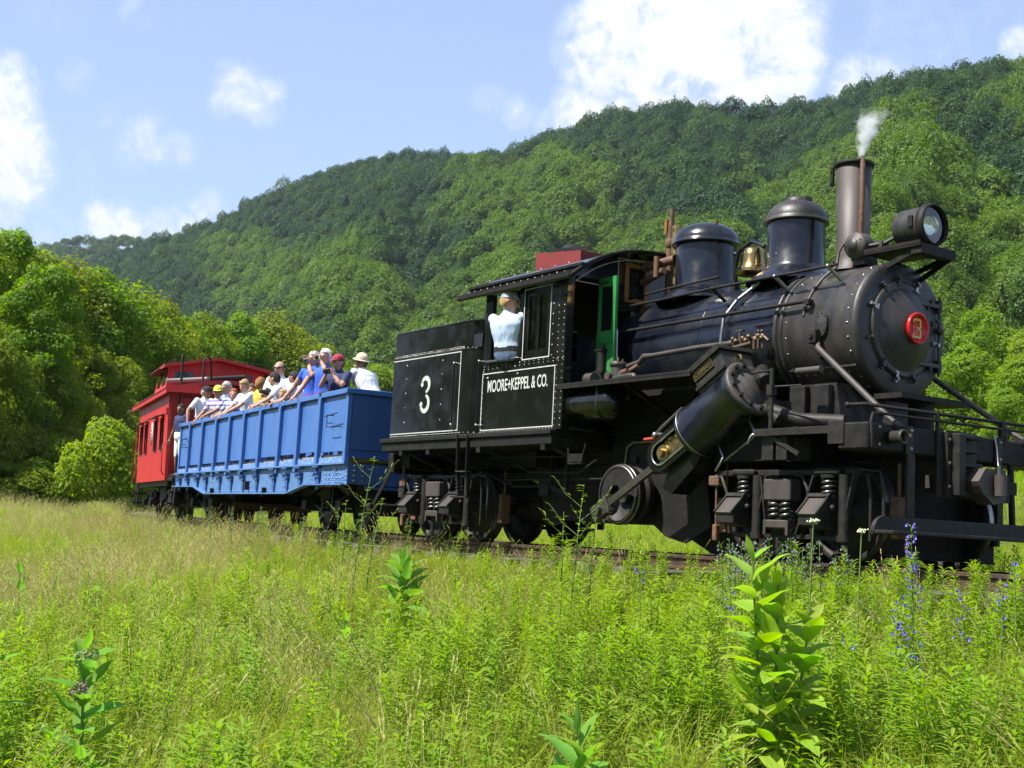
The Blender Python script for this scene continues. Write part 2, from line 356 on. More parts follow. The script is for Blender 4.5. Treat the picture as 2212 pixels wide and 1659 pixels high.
# ---- underframe
frm = P('main_frame', MB().box(-1.55, 6.9, -.52, -.40, .98, 1.16, .008).box(-1.55, 6.9, .40, .52, .98, 1.16, .008)
        .box(-1.5,-1.2,-1.1,1.1,.95,1.14).box(1.2,1.5,-.9,.9,.95,1.14).box(3.9,4.2,-.9,.9,.92,1.14).box(5.6,5.9,-.9,.9,.95,1.16), 'frame_black')
P('deck', MB().box(-1.5, 2.47, -1.43, 1.43, 1.275, 1.335, .01).box(-1.46, 2.46, -1.40, 1.40, 1.165, 1.273, .006), 'frame_black')
P('buffer_beam', MB().box(-1.62,-1.47,-1.2,1.2,.88,1.16,.012), 'frame_black', label='rear buffer beam')
mb = MB()
for x in (-.95, -.25, .95, 2.3):
    mb.bar((x,-1.36,1.165), (x+.28,-.9,.93), .035, .03).box(x-.03,x+.05,-1.40,-1.30,1.10,1.163)
P('deck_bracket', mb, 'frame_black')
P('truss_rod', MB().tube([(1.2,-1.0,1.0),(1.5,-1.0,.88),(2.5,-1.0,.86),(2.8,-1.0,1.0)], .016, 6).tube([(-.3,-.8,1.05),(.9,-.8,.72),(2.6,-.8,.72)], .018, 6).tube([(1.0,-.95,.79),(3.0,-.95,.79)], .014, 6).tube([(.9,-1.15,1.05),(2.5,-1.15,1.04)], .01, 6), 'frame_black')
P('brake_hanger', MB().box(1.52,1.72,-.86,-.8,.60,.80,.01).bar((1.72,-.83,.72),(2.1,-.83,.6),.03,.06).box(2.2,2.235,-.98,-.94,.62,1.1).box(1.9,1.92,-.98,-.94,.72,1.1), 'frame_black')
P('drive_shaft', MB().cyl((.4,0,.55),(5.0,0,.55),.06,12).cyl((.2,0,.52),(.7,0,.52),.26,16).cyl((4.75,0,.52),(5.1,0,.52),.26,16), 'oily_steel')
P('ash_pan', MB().prism([(1.0,.98),(2.75,.98),(2.65,.32),(1.3,.32)], (0,-.55,0), X, Z, Y, 1.1), 'frame_black')

# ---- step ladder under the deck
st = P('step_ladder', MB().bar((.53,-1.42,1.33),(.55,-1.42,.92),.012,.05,up=Y).bar((.55,-1.42,.92),(.60,-1.40,.54),.012,.05,up=Y).bar((.76,-1.42,1.33),(.77,-1.42,.92),.012,.05,up=Y).bar((.77,-1.42,.92),(.80,-1.40,.54),.012,.05,up=Y), 'frame_black')
for z, h in ((.86,.012), (.54,.02)): obj('step', MB().box(.555 if z>.6 else .46,.79 if z>.6 else .83,-1.46,-1.36,z,z+h), 'worn_steel' if z>.6 else 'truck_black', st)

# ---- tender tank: rounded front corners
def tank_outline(x0, x1, hw, r, inset=0., n=8):
    pts = [(x0+inset, -hw+inset)]
    for k in range(n+1):
        a = -pi/2+pi/2*k/n; pts.append((x1-inset-r+cos(a)*r, -hw+inset+r+sin(a)*r))
    for k in range(n+1):
        a = pi/2*k/n; pts.append((x1-inset-r+cos(a)*r, hw-inset-r+sin(a)*r))
    pts.append((x0+inset, hw-inset)); return pts
def shell(outl, z0, z1):
    n = len(outl); vs = [(p[0],p[1],z0) for p in outl]+[(p[0],p[1],z1) for p in outl]
    return vs, [(i, (i+1) % n, n+(i+1) % n, n+i) for i in range(n)]
to = tank_outline(-1.35, .84, 1.35, .40)
mb = MB(); vs, fs = shell(to, 1.337, 2.43); mb.add(vs, fs); n = len(to)
mb.add([(p[0],p[1],1.337) for p in to], [tuple(range(n-1,-1,-1))]); mb.add([(p[0],p[1],2.43) for p in to], [tuple(range(n))])
tank = P('tender_tank', mb, 'black_gloss')
mb = MB(); ti = tank_outline(-1.35, .84, 1.35, .40, .015); tii = tank_outline(-1.35, .84, 1.35, .40, .03)
vs, fs = shell(ti, 2.432, 2.80); mb.add(vs, fs); vs, fs = shell(tii, 2.432, 2.80); mb.add(vs, fs)
mb.add([(p[0],p[1],2.80) for p in ti]+[(p[0],p[1],2.80) for p in tii], [(i,(i+1)%n,n+(i+1)%n,n+i) for i in range(n)])
P('coal_board', mb, 'black_gloss')
P('tank_rim', MB().tube([(p[0],p[1],2.80) for p in ti], .014, 6, closed=True).tube([(p[0],p[1],2.437) for p in to], .009, 6, closed=True), 'black_gloss')
mb = MB()
mb.rivets((-1.33,-1.352,2.452),(.42,-1.352,2.452),52,-Y,.008).rivets((-1.33,-1.337,2.475),(.42,-1.337,2.475),52,-Y,.007).rivets((-1.33,-1.352,1.365),(.42,-1.352,1.365),52,-Y,.008)
for x in (-.98, -.06):
    for z in (1.55, 1.75, 1.95, 2.15, 2.33): mb.rivet((x,-1.351,z), -Y, .011)
for k in range(9):
    p = to[1+k]; d = Vector((p[0]-.44, p[1]+.95, 0)).normalized()
    mb.rivet(Vector((p[0],p[1],1.365)), d, .010); mb.rivet(Vector((p[0],p[1],2.45)), d, .009)
P('tank_rivets', mb, 'worn_steel')
LW, LO = .013, -1.3535
def line_rect(mb, x0, x1, z0, z1, y=LO, sides='tlbr', w=LW):
    t = .003
    if 't' in sides: mb.box(x0, x1, y, y+t, z1-w, z1)
    if 'b' in sides: mb.box(x0, x1, y, y+t, z0, z0+w)
    if 'l' in sides: mb.box(x0, x0+w, y, y+t, z0+w, z1-w)
    if 'r' in sides: mb.box(x1-w, x1, y, y+t, z0+w, z1-w)
    return mb
P('tender_lining', line_rect(MB(), -1.348, .385, 1.393, 2.418, sides='tbr'), 'cream_line')
# big painted 3: brush path
def brush(mb, pts, w, o, ex, ez, t=.003, n=5):
    P2 = [Vector((p[0], p[1], 0)) for p in pts]; L_, R_ = [], []
    for i, p in enumerate(P2):
        d = (P2[min(i+1, len(P2)-1)]-P2[max(i-1, 0)]).normalized(); nn = Vector((-d.y, d.x, 0)); ww = w[i] if isinstance(w, list) else w
        L_.append(p+nn*ww/2); R_.append(p-nn*ww/2)
    o, ex, ez = Vector(o), Vector(ex), Vector(ez); ny = ex.cross(ez)
    for i in range(len(P2)-1):
        q = [L_[i], L_[i+1], R_[i+1], R_[i]]; a = [o+ex*v.x+ez*v.y for v in q]; b = [v+ny*t for v in a]
        mb.add(a+b, [(3,2,1,0),(4,5,6,7),(0,1,5,4),(2,3,7,6)])
    return mb
def arc(cx, cy, rx, ry, a0, a1, n=10): return [(cx+rx*cos(radians(a0+(a1-a0)*k/n)), cy+ry*sin(radians(a0+(a1-a0)*k/n))) for k in range(n+1)]
mb = MB()
top = arc(0, .125, .095, .095, 165, -80, 14); bot = arc(0, -.12, .10, .105, 80, -165, 14)
brush(mb, top, [.035+.03*sin(pi*i/14) for i in range(15)], (-.46,-1.3535,1.908), X, Z)
brush(mb, bot, [.035+.03*sin(pi*i/14) for i in range(15)], (-.46,-1.3535,1.908), X, Z)
mb.cyl((-.545,-1.3565,2.045),(-.545,-1.3535,2.045),.034,12).cyl((-.55,-1.3565,1.775),(-.55,-1.3535,1.775),.036,12)
P('tender_numeral', mb, 'cream_line')
for x, zz in ((.30,(1.47,2.26)), (.885,(1.44,2.24))):
    yy = -1.40; h = P('grab_iron', MB().tube([(x,yy,zz[0]),(x,yy,zz[1])], .011, 8), 'black_gloss')
    mbk = MB()
    for z in zz: mbk.ball((x,yy,z),.020,8).cyl((x,yy,z),(x+(.0 if x<.5 else .05),-1.34,z),.010,8)
    obj('handle_knob', mbk, 'bright_steel', h)

# ---- cab
ZE = 3.10
cab = P('cab_side', MB().box(.90,1.06,-1.35,-1.335,1.337,ZE).box(1.06,1.64,-1.35,-1.335,1.337,2.235).box(1.06,1.64,-1.35,-1.335,3.055,ZE)
        .box(1.64,1.77,-1.35,-1.335,1.337,ZE).box(1.77,2.26,-1.35,-1.335,1.337,2.20).box(1.77,2.26,-1.35,-1.335,3.03,ZE).box(2.26,2.58,-1.35,-1.335,1.337,ZE), 'black_gloss', label='near side sheet of the cab')
P('cab_side', MB().box(.90,1.25,1.335,1.35,1.337,ZE).box(1.25,2.25,1.335,1.35,1.337,2.55).box(1.25,2.25,1.335,1.35,2.95,ZE).box(2.25,2.58,1.335,1.35,1.337,ZE), 'cab_inside', label='far side sheet of the cab')
sash = P('sliding_window', MB().box(1.775,1.835,-1.342,-1.312,2.205,3.025).box(2.195,2.255,-1.342,-1.312,2.205,3.025).box(1.835,2.195,-1.342,-1.312,2.95,3.025).box(1.835,2.195,-1.342,-1.312,2.205,2.30).box(1.985,2.045,-1.342,-1.312,2.30,2.95), 'black_gloss')
for x0, x1 in ((1.835,1.985), (2.045,2.195)): obj('pane', MB().box(x0,x1,-1.329,-1.325,2.30,2.95), 'pane_glass', sash)
P('window_post', MB().box(1.635,1.70,-1.36,-1.30,2.22,3.06,.005), 'black_gloss')
mb = MB(); line_rect(mb, 1.735, 2.285, 2.185, 3.045); line_rect(mb, .905, 2.415, 1.368, 2.082); line_rect(mb, 1.055, 1.645, 2.225, 3.07, sides='tr')
P('cab_lining', mb, 'cream_line')
sill = P('window_sill', MB().box(1.02,1.66,-1.40,-1.28,2.205,2.232,.006), 'worn_steel')
mb = MB()
for z in (2.13, 2.165): mb.rivets((.93,-1.351,z),(2.56,-1.351,z),18,-Y,.007)
mb.rivets((.93,-1.351,1.352),(2.4,-1.351,1.352),26,-Y,.009)
for x in (2.44, 2.54): mb.rivets((x,-1.351,1.38),(x,-1.351,3.0),22,-Y,.008)
mb.rivets((.92,-1.351,1.38),(.92,-1.351,2.1),12,-Y,.010).rivets((2.33,-1.351,2.2),(2.33,-1.351,3.05),8,-Y,.009)
mb.rivet((1.02,-1.351,2.02),-Y,.018); mb.rivet((1.66,-1.351,2.03),-Y,.016)
P('cab_rivets', mb, 'worn_steel')
text_part('MOORE+KEPPEL & CO.', loco, 'lettering', 'cream_line', (1.66,-1.355,1.905), X, Z, .205, .0015, sx=.60, bold=.003)
P('cab_back', MB().box(.90,.915,-1.33,1.33,1.337,2.40).box(.90,.915,-1.33,-1.20,2.40,ZE).box(.90,.915,-.72,-.12,2.40,ZE).box(.90,.915,.10,1.33,2.40,ZE).box(.90,.915,-.12,.10,2.80,ZE).box(.90,.915,-1.20,-.72,2.40,2.72).box(.90,.915,-1.33,1.33,ZE,3.16).box(.90,.915,-1.15,1.15,3.16,3.30).box(.90,.915,-.85,.85,3.30,3.44), 'cab_inside')
P('cab_floor', MB().box(.92,2.56,-1.33,1.33,1.34,1.37), 'cab_inside')
P('backhead', MB().lathe([(.0,0),(.60,0),(.62,-.04),(.62,-.5)], (2.02,0,2.2), -X, 28).box(2.0,2.5,-.6,.6,1.4,2.2).cyl((1.98,-.3,2.5),(1.85,-.3,2.5),.09,14).cyl((1.98,.2,2.62),(1.86,.2,2.62),.08,14).tube([(2.0,-.1,2.7),(1.75,-.35,2.6),(1.6,-.5,2.45)],.016,6), 'cab_inside')
# roof: arched
def arch_pts(hw, ze, zc, n=20, e=2.6):
    return [(-hw+2*hw*k/n, ze+(zc-ze)*(1-abs(-1+2*k/n)**e)) for k in range(n+1)]
ro = arch_pts(1.50, 3.06, 3.535); ri = arch_pts(1.475, 3.03, 3.50)
vs = [(x, p[0], p[1]) for x in (.46, 2.80) for p in ro]+[(x, p[0], p[1]) for x in (.46, 2.80) for p in ri]; n = len(ro); fs = []
for i in range(n-1):
    fs += [(i, i+1, n+i+1, n+i), (2*n+i, 3*n+i, 3*n+i+1, 2*n+i+1), (i, 2*n+i, 2*n+i+1, i+1), (n+i, n+i+1, 3*n+i+1, 3*n+i)]
fs += [(0, n, 3*n, 2*n), (n-1, 3*n-1, 4*n-1, 2*n-1)]
roof = P('cab_roof', MB().add(vs, fs), 'black_gloss'); 
for p_ in roof.data.polygons: p_.use_smooth = False
P('roof_edge', MB().tube([(2.80, p[0], p[1]-.01) for p in ro], .022, 6).tube([(.46, p[0], p[1]-.01) for p in ro], .018, 6).bar((.46,-1.49,3.075),(2.80,-1.49,3.075),.03,.05).bar((.46,-1.30,3.215),(2.82,-1.30,3.215),.10,.03), 'frame_black')
P('roof_rivets', MB().rivets((.55,-1.496,3.115),(2.7,-1.496,3.115),16,-Y,.008).rivets((.55,-1.44,3.22),(2.7,-1.44,3.22),9,-Y,.011), 'worn_steel')
# front wall with door openings
fw_ = arch_pts(1.35, 3.08, 3.48)
mb = MB(); mb.prism([(-1.35,1.337),(-1.25,1.337),(-1.25,3.12),(-.84,3.12),(-.84,2.94),(-.5,2.94),(-.5,3.36),(-.17,3.36),(-.17,2.94),(1.35,2.94)]+[(p[0],p[1]) for p in reversed(fw_)], (2.565,0,0), Y, Z, X, .018)
mb.box(2.565,2.583,-.84,-.60,1.337,2.94).box(2.565,2.583,.60,1.35,1.337,2.94).box(2.565,2.583,-.62,.62,2.80,2.94)
P('cab_front', mb, 'black_gloss')
wf = P('front_window', MB().box(2.575,2.60,-.52,-.46,2.94,3.36).box(2.575,2.60,-.21,-.15,2.94,3.36).box(2.575,2.60,-.52,-.15,3.34,3.39).box(2.575,2.60,-.52,-.15,2.92,2.97), 'orange_paint')
obj('pane', MB().box(2.572,2.576,-.47,-.2,2.96,3.35), 'dark_window', wf)
al = [(p[0]*.96, p[1]-.045) for p in arch_pts(1.30, 3.10, 3.50)]
mb = MB().tube([(2.588, p[0], p[1]) for p in al], .008, 5).tube([(2.588,-1.25,3.06),(2.588,-.86,3.06)], .006, 5).tube([(2.588,-.62,3.14),(2.588,-.62,3.43)], .006, 5).tube([(2.588,-.62,3.43),(2.588,.3,3.43)], .006, 5)
P('front_lining', mb, 'cream_line')
# green cab door standing open, hinged on the wall
dr = P('cab_door', MB(), 'green_paint')
da = Vector((1,-.03,0)).normalized(); dn = Vector((da.y,-da.x,0)); dh = Vector((2.585,-.88,0))
def dbox(mb, a0, a1, z0, z1, t=.018, off=0.): return mb.obox(dh+da*((a0+a1)/2)+dn*off+Z*((z0+z1)/2), da, dn, Z, (a1-a0)/2, t, (z1-z0)/2)
mb = MB(); dbox(mb,0,.05,1.86,3.13); dbox(mb,.27,.33,1.86,3.13); dbox(mb,.05,.27,3.02,3.13); dbox(mb,.05,.27,2.36,2.50); dbox(mb,.05,.27,1.86,1.96); dbox(mb,.05,.27,1.96,2.36,.008)
dr.data = finish_mesh('cab_door', mb.v, mb.f, mb.sm, 'green_paint')
obj('pane', dbox(MB(),.05,.27,2.50,3.02,.003), 'dark_window', dr); obj('door_hook', MB().tube([dh+Z*3.07+dn*.03, dh+da*.2+Z*3.07+dn*.03], .01, 6), 'worn_steel', dr)

# ---- boiler
SM_X0, SM_X1 = 5.17, 6.14
bar_ = MB().lathe([(.66,0),(.66,1.0),(.655,2.62)], (2.58,0,BZ), X, 64, cap=True)
P('boiler_barrel', bar_, 'jacket_black')
P('firebox', MB().prism([(2.55,.95),(3.9,.95),(3.9,2.2),(2.55,2.2)], (0,-.56,0), X, Z, Y, 1.12), 'frame_black')
mb = MB()
for x in (4.02,): mb.lathe([(.6605,0),(.6625,.002),(.6625,.018),(.6605,.02)], (x,0,BZ), X, 56)
P('boiler_band', mb, 'jacket_black')
smk = P('smokebox', MB().lathe([(.652,0),(.668,.01),(.668,SM_X1-SM_X0)], (SM_X0,0,BZ), X, 64, cap=True), 'smokebox_black')
mb = MB().lathe([(.67,0),(.692,.004),(.692,.045),(.67,.05)], (SM_X0-.02,0,BZ), X, 56).lathe([(.67,0),(.684,.004),(.684,.035),(.67,.04)], (SM_X0+.06,0,BZ), X, 56)
obj('smokebox_ring', mb, 'smokebox_black', smk)
mb = MB()
for k in range(30):
    a = 2*pi*k/30; d = Vector((0, cos(a), sin(a))); mb.rivet(Vector((SM_X1-.035,0,BZ))+d*.668, d, .014)
for k in range(26):
    a = 2*pi*(k+.5)/26; d = Vector((0, cos(a), sin(a))); mb.rivet(Vector((SM_X0+.15,0,BZ))+d*.668, d, .010)
mb.rivets((5.35,-.50,1.83),(6.0,-.50,1.83),7,(0,-.75,-.65),.012)
obj('rivets', mb, 'worn_steel', smk)
obj('seam', MB().bar((5.25,-.542,1.886),(6.12,-.542,1.886),.012,.02), 'smokebox_black', smk)
fr_ = P('smokebox_front', MB().lathe([(.668,0),(.674,.004),(.674,.03),(.66,.058),(.63,.072),(.50,.075),(.47,.078)], (SM_X1,0,BZ), X, 64), 'smokebox_black')
dc = MB().lathe([(.475,.05),(.475,.095),(.445,.108),(.425,.10),(.40,.105),(.30,.165),(.18,.215),(.06,.235),(.0,.237)], (SM_X1,0,BZ), X, 56)
door = P('smokebox_door', dc, 'smokebox_black')
for k, a in enumerate((22, 52, 78, 112, 140, 163, 190, 222, 252, 283, 310, 345)):
    a = radians(a); d = Vector((0, -cos(a), sin(a))); t = Vector((0, sin(a), cos(a)))
    c = Vector((SM_X1+.09,0,BZ))+d*.48
    obj('clamp', MB().obox(c+X*.012, d, t, X, .055, .016, .012).cyl(c+d*.02, c+d*.02+X*.045, .017, 8).bar(c-d*.045+X*.02, c-d*.045+X*.02+t*.04, .012, .012, up=X), 'smokebox_black' if k % 3 else 'worn_steel', door)
for z in (.30, -.30): obj('hinge_strap', MB().box(SM_X1+.09, SM_X1+.125, .10, .52, BZ+z-.022, BZ+z+.022, .006).cyl((SM_X1+.10,.53,BZ+z-.06),(SM_X1+.10,.53,BZ+z+.06),.03,10), 'smokebox_black', door)
obj('hinge_pin', MB().cyl((SM_X1+.10,.53,BZ-.40),(SM_X1+.10,.53,BZ+.40),.013,8).ball((SM_X1+.13,.5,BZ+.05),.045,10), 'smokebox_black', door)
pl = P('number_plate', MB().lathe([(0,.0),(.125,0),(.128,.012),(.138,.030),(.150,.028),(.153,.012),(.150,-.004),(0,-.004)], (SM_X1+.245,0,BZ), X, 40), 'red_enamel')
mb = MB(); o3 = (SM_X1+.2455, 0, BZ)
brush(mb, [(-.05,.085),(.04,.085),(.05,.075),(.05,.02),(.04,.008),(-.012,0)], .020, o3, Y, Z, .006); brush(mb, [(-.012,0),(.04,-.008),(.05,-.02),(.05,-.075),(.04,-.085),(-.055,-.085)], .020, o3, Y, Z, .006)
brush(mb, [(-.05,.092),(-.05,.055)], .018, o3, Y, Z, .006); brush(mb, [(-.055,-.092),(-.055,-.05)], .018, o3, Y, Z, .006)
obj('numeral', mb, 'yellow_paint', pl)
# inspection cover on the smokebox side
oc = P('hand_hole_cover', MB(), 'smokebox_black'); mb = MB(); mbr = MB()
ang0 = radians(6)
for (rr, dx) in ((1, 0),):
    pts = [(5.80+.075*cos(2*pi*k/28), 2.30+.125*sin(2*pi*k/28)) for k in range(28)]
    def onb(x, z, r): yy = -sqrt(max(0., r*r-(z-BZ)**2)); return (x, yy, z)
    a = [onb(x, z, .668) for x, z in pts]; b = [onb(x, z, .692) for x, z in pts]; c_ = onb(5.80, 2.30, .692)
    mb.add(a+b+[c_], [(k, (k+1) % 28, 28+(k+1) % 28, 28+k) for k in range(28)]+[(28+k, 28+(k+1) % 28, 56) for k in range(28)])
for k in range(8):
    q = onb(5.80+.058*cos(2*pi*k/8), 2.30+.098*sin(2*pi*k/8), .692); mbr.rivet(q, (0,q[1],q[2]-BZ), .010)
oc.data = finish_mesh('hand_hole_cover', mb.v, mb.f, mb.sm, 'smokebox_black'); obj('bolts', mbr, 'frame_black', oc)
# smokebox saddle and chimney-side bracket
P('saddle', MB().prism([(5.30,1.16),(6.05,1.16),(5.95,1.72),(5.40,1.72)], (0,-.62,0), X, Z, Y, 1.24).box(5.42,5.62,-.70,-.60,1.25,1.70,.01).box(5.72,5.92,-.70,-.60,1.25,1.70,.01), 'truck_black')

# ---- domes
def dome(name, x, r, zb, zcap, ztop, capr, over, m):
    prof = [(r+.22, 0), (r+.17, .05), (r+.09, .11), (r+.03, .155), (r, .20), (r, zcap-zb)]
    d_ = P(name, MB().lathe(prof, (x,0,zb), Z, 48), m)
    cp = [(r-.01,-.01),(capr+.012,-.012),(capr+.018,.0),(capr+.012,.014),(capr,.025)]+[(capr*cos(t)**over, (ztop-zcap-.02)*sin(t)+.02) for t in [radians(a) for a in range(8, 91, 6)]]
    obj('cap', MB().lathe(cp, (x,0,zcap), Z, 48), 'smokebox_black' if name == 'sand_dome' else 'jacket_black', d_)
    return d_
sd_ = dome('sand_dome', 4.81, .305, 2.90, 3.575, 3.815, .325, .75, 'jacket_black')
obj('hatch', MB().lathe([(.0,.06),(.10,.055),(.125,.03),(.13,0)], (4.81,0,3.80), Z, 24).box(4.9,4.98,-.05,.05,3.80,3.84), 'smokebox_black', sd_)
mb = MB(); obj('cap_rivets', mb.rivets((4.81,-.30,3.2),(4.81,-.30,3.2),1,-Y,.012), 'worn_steel', sd_)
d2 = dome('steam_dome', 3.42, .345, 2.86, 3.545, 3.80, .385, .8, 'jacket_black')
obj('whistle_nut', MB().cyl((3.62,-.05,3.73),(3.62,-.05,3.80),.03,8), 'rusty_pipe', d2)
# ---- bell between the domes
bl = P('bell', MB().lathe([(.0,.30),(.06,.298),(.105,.27),(.12,.20),(.135,.10),(.165,.03),(.205,.0),(.195,.0),(.15,.06),(.1,.2)], (4.22,-.05,3.10), Z, 32), 'bell_brass')
obj('yoke', MB().tube([(4.20-.24,-.05,3.02),(4.20-.25,-.05,3.2),(4.20-.20,-.05,3.38),(4.20,-.05,3.47),(4.20+.20,-.05,3.38)], .028, 8).ball((3.95,-.05,3.36),.035,8), 'jacket_black', bl)
obj('bell_stand', MB().box(3.93,3.99,-.09,-.01,2.88,3.06).box(4.41,4.47,-.09,-.01,2.88,3.06).tube([(4.43,-.05,2.9),(4.43,-.05,3.38)],.02,8), 'frame_black', bl)
# ---- stack
sk = P('smoke_stack', MB().lathe([(.225,0),(.185,.06),(.162,.15),(.178,1.12),(.172,1.12),(.15,.3)], (5.58,0,2.935), Z, 40), 'stack_grey')
obj('rim', MB().lathe([(.178,0),(.198,.005),(.200,.035),(.180,.05),(.165,.045)], (5.58,0,4.03), Z, 40), 'frame_black', sk)
obj('exhaust_pipe', MB().tube([(5.72,-.06,3.0),(5.75,-.075,3.5),(5.76,-.085,4.03),(5.72,-.06,4.10)], .026, 8), 'rusty_pipe', sk)
obj('strap', MB().box(5.44,5.47,-.20,-.17,3.82,4.02).cyl((5.45,-.20,3.85),(5.45,-.21,3.85),.012,6).cyl((5.45,-.20,3.97),(5.45,-.21,3.97),.012,6), 'frame_black', sk)
obj('spark_cap_bolts', MB().rivets((5.46,-.14,3.04),(5.70,-.14,3.04),3,-Y,.02), 'frame_black', sk)
# ---- safety valves and whistle ahead of the cab
sv = P('safety_valve', MB().tube([(2.84,-.05,2.9),(2.84,-.05,3.62)], .045, 10).lathe([(.045,0),(.06,.02),(.06,.1),(.045,.12)], (2.84,-.05,3.60), Z, 12).tube([(2.84,-.05,3.70),(2.86,-.05,4.08)], .032, 10), 'rusty_pipe')
obj('yellow_lever', MB().box(2.76,2.80,-.08,-.05,3.78,3.95), 'orange_paint', sv)
P('whistle', MB().cyl((2.98,-.08,3.42),(2.98,-.08,3.84),.055,14).cyl((2.98,-.08,2.95),(2.98,-.08,3.42),.03,8).box(2.93,3.03,-.15,-.05,3.42,3.48), 'old_brass')
P('steam_turret', MB().cyl((2.60,-.25,3.18),(2.98,-.25,3.28),.045,10).cyl((2.62,-.25,3.36),(3.05,-.15,3.42),.055,10).cyl((2.9,-.3,3.2),(2.9,-.3,3.45),.035,8), 'rusty_pipe')
# ---- headlight on its shelf, generator beside the stack
hl = P('headlight', MB().lathe([(.0,0),(.11,.0),(.178,.05),(.190,.09),(.190,.36)], (6.16,0,3.265), X, 40), 'smokebox_black')
obj('rim', MB().lathe([(.190,0),(.208,.004),(.213,.05),(.200,.085),(.186,.09),(.182,.05)], (6.50,0,3.265), X, 40), 'frame_black', hl)
obj('reflector', MB().lathe([(.184,.0),(.165,-.05),(.12,-.09),(.05,-.112),(.0,-.115)], (6.545,0,3.265), X, 32), 'mirror', hl)
obj('lens', MB().lathe([(.185,0),(.10,.012),(0,.016)], (6.555,0,3.265), X, 32), 'pane_glass', hl)
obj('latch', MB().box(6.42,6.47,-.205,-.175,3.24,3.34).cyl((6.54,.20,3.265),(6.54,.29,3.265),.014,8), 'frame_black', hl)
sh = P('headlight_shelf', MB().box(5.95,6.62,-.27,.27,3.015,3.045,.004).box(5.95,6.62,-.27,-.262,3.015,3.07).box(6.28,6.40,-.12,.12,3.04,3.10).box(6.50,6.62,-.25,.27,2.95,3.02), 'frame_black')
obj('shelf_bracket', MB().bar((6.20,-.22,2.88),(6.55,-.22,3.0),.02,.05).bar((6.22,.24,2.80),(6.60,.24,2.98),.02,.05).bar((6.16,.24,2.88),(6.6,.24,3.0),.02,.05), 'frame_black', sh)
tg = P('generator', MB().lathe([(0,0),(.075,.0),(.08,.012),(.12,.02),(.135,.05),(.135,.16),(.10,.20),(.09,.30)], (5.83,-.30,3.135), Y, 28).box(5.76,5.90,-.2,0,2.95,3.05), 'stack_grey')
obj('end_cap', MB().lathe([(0,-.012),(.062,-.01),(.066,0)], (5.83,-.30,3.135), Y, 20).rivets((5.74,-.285,3.18),(5.92,-.285,3.18),3,-Y,.01), 'smokebox_black', tg)
P('generator_pipe', MB().tube([(5.72,-.30,3.16),(5.69,-.33,3.08),(5.68,-.35,2.92),(5.62,-.45,2.82),(5.57,-.55,2.68),(5.55,-.64,2.50),(5.545,-.66,2.40)], .016, 7).tube([(5.95,-.2,3.12),(6.08,-.12,3.14),(6.16,-.05,3.2)], .02, 7).box(6.0,6.08,-.16,-.05,3.05,3.16), 'stack_grey')
# ---- handrails and pipes on the boiler side
mb = MB().tube([(2.58,-.70,2.79),(3.6,-.685,2.815),(4.22,-.67,2.84),(5.1,-.665,2.85),(5.95,-.655,2.86)], .016, 8)
hr = P('handrail', mb, 'frame_black')
for x, z in ((4.25,2.84), (5.85,2.858), (5.15,2.85)):
    obj('stanchion', MB().tube([(x,-.665,z),(x+.06,-.53,z-.13)], .02, 8).ball((x,-.668,z),.024,8), 'frame_black' if x<5 else 'worn_steel', hr)
P('sand_rail', MB().tube([(2.58,-.73,2.50),(4.2,-.71,2.52),(5.65,-.70,2.535)], .020, 8).box(5.6,5.66,-.72,-.64,2.50,2.55), 'frame_black')
P('reach_rod', MB().tube([(2.58,-.45,2.955),(3.2,-.42,3.0),(4.05,-.38,3.04)], .014, 6), 'frame_black')
P('delivery_pipe', MB().tube([(4.62,-.40,2.86),(4.52,-.56,2.70),(4.46,-.69,2.50),(4.45,-.71,2.30),(4.45,-.72,2.10)], .020, 8).cyl((4.60,-.42,2.84),(4.66,-.38,2.90),.035,8), 'worn_steel')
P('bright_pipe', MB().tube([(2.60,-.72,2.62),(2.72,-.75,2.60),(2.78,-.76,2.5),(2.80,-.77,2.3),(2.85,-.80,2.12),(2.92,-.82,2.05)], .020, 8), 'bright_steel')
P('blower_pipe', MB().tube([(3.10,-.86,2.06),(3.30,-.84,2.10),(3.36,-.83,2.16),(3.5,-.82,2.16),(4.2,-.80,2.19),(4.72,-.80,2.19)], [.03,.03,.035,.028,.028,.028], 9), 'stack_grey')
P('branch_pipe', MB().tube([(5.45,-.60,2.82),(5.30,-.62,2.78)],.012,6).tube([(4.9,-.68,2.36),(5.16,-.70,2.36)],.012,6), 'frame_black')
# ---- injector and valve cluster ahead of the cab
ij = P('injector', MB().lathe([(.0,0),(.09,0),(.095,.02),(.095,.05),(.0,.06)], (3.02,-.92,2.06), Z, 20).cyl((3.02,-.92,1.90),(3.02,-.92,2.06),.08,16).cyl((2.88,-.92,1.96),(3.14,-.92,1.96),.05,12).cyl((3.02,-1.0,1.94),(3.02,-1.08,1.94),.045,12), 'stack_grey')
obj('valve_stem', MB().cyl((3.02,-.92,2.10),(3.02,-.92,2.17),.014,8).cyl((3.10,-.92,2.1),(3.10,-.92,2.14),.01,6), 'old_brass', ij)
obj('flange_bolts', MB().rivets((2.95,-.985,2.12),(3.09,-.985,2.12),4,Z,.012), 'worn_steel', ij)
ap = P('air_pump', MB().cyl((2.72,-.92,1.86),(2.72,-.92,2.00),.07,14).cyl((2.72,-.92,2.02),(2.72,-.92,2.28),.055,14).box(2.64,2.80,-.98,-.86,2.0,2.03).box(2.66,2.78,-.98,-.86,2.26,2.29).tube([(2.72,-.92,2.28),(2.74,-.86,2.40),(2.76,-.80,2.44)],.02,7), 'truck_black')
obj('drum', MB().cyl((2.60,-1.04,1.93),(2.76,-1.04,1.93),.07,16), 'stack_grey', ap)
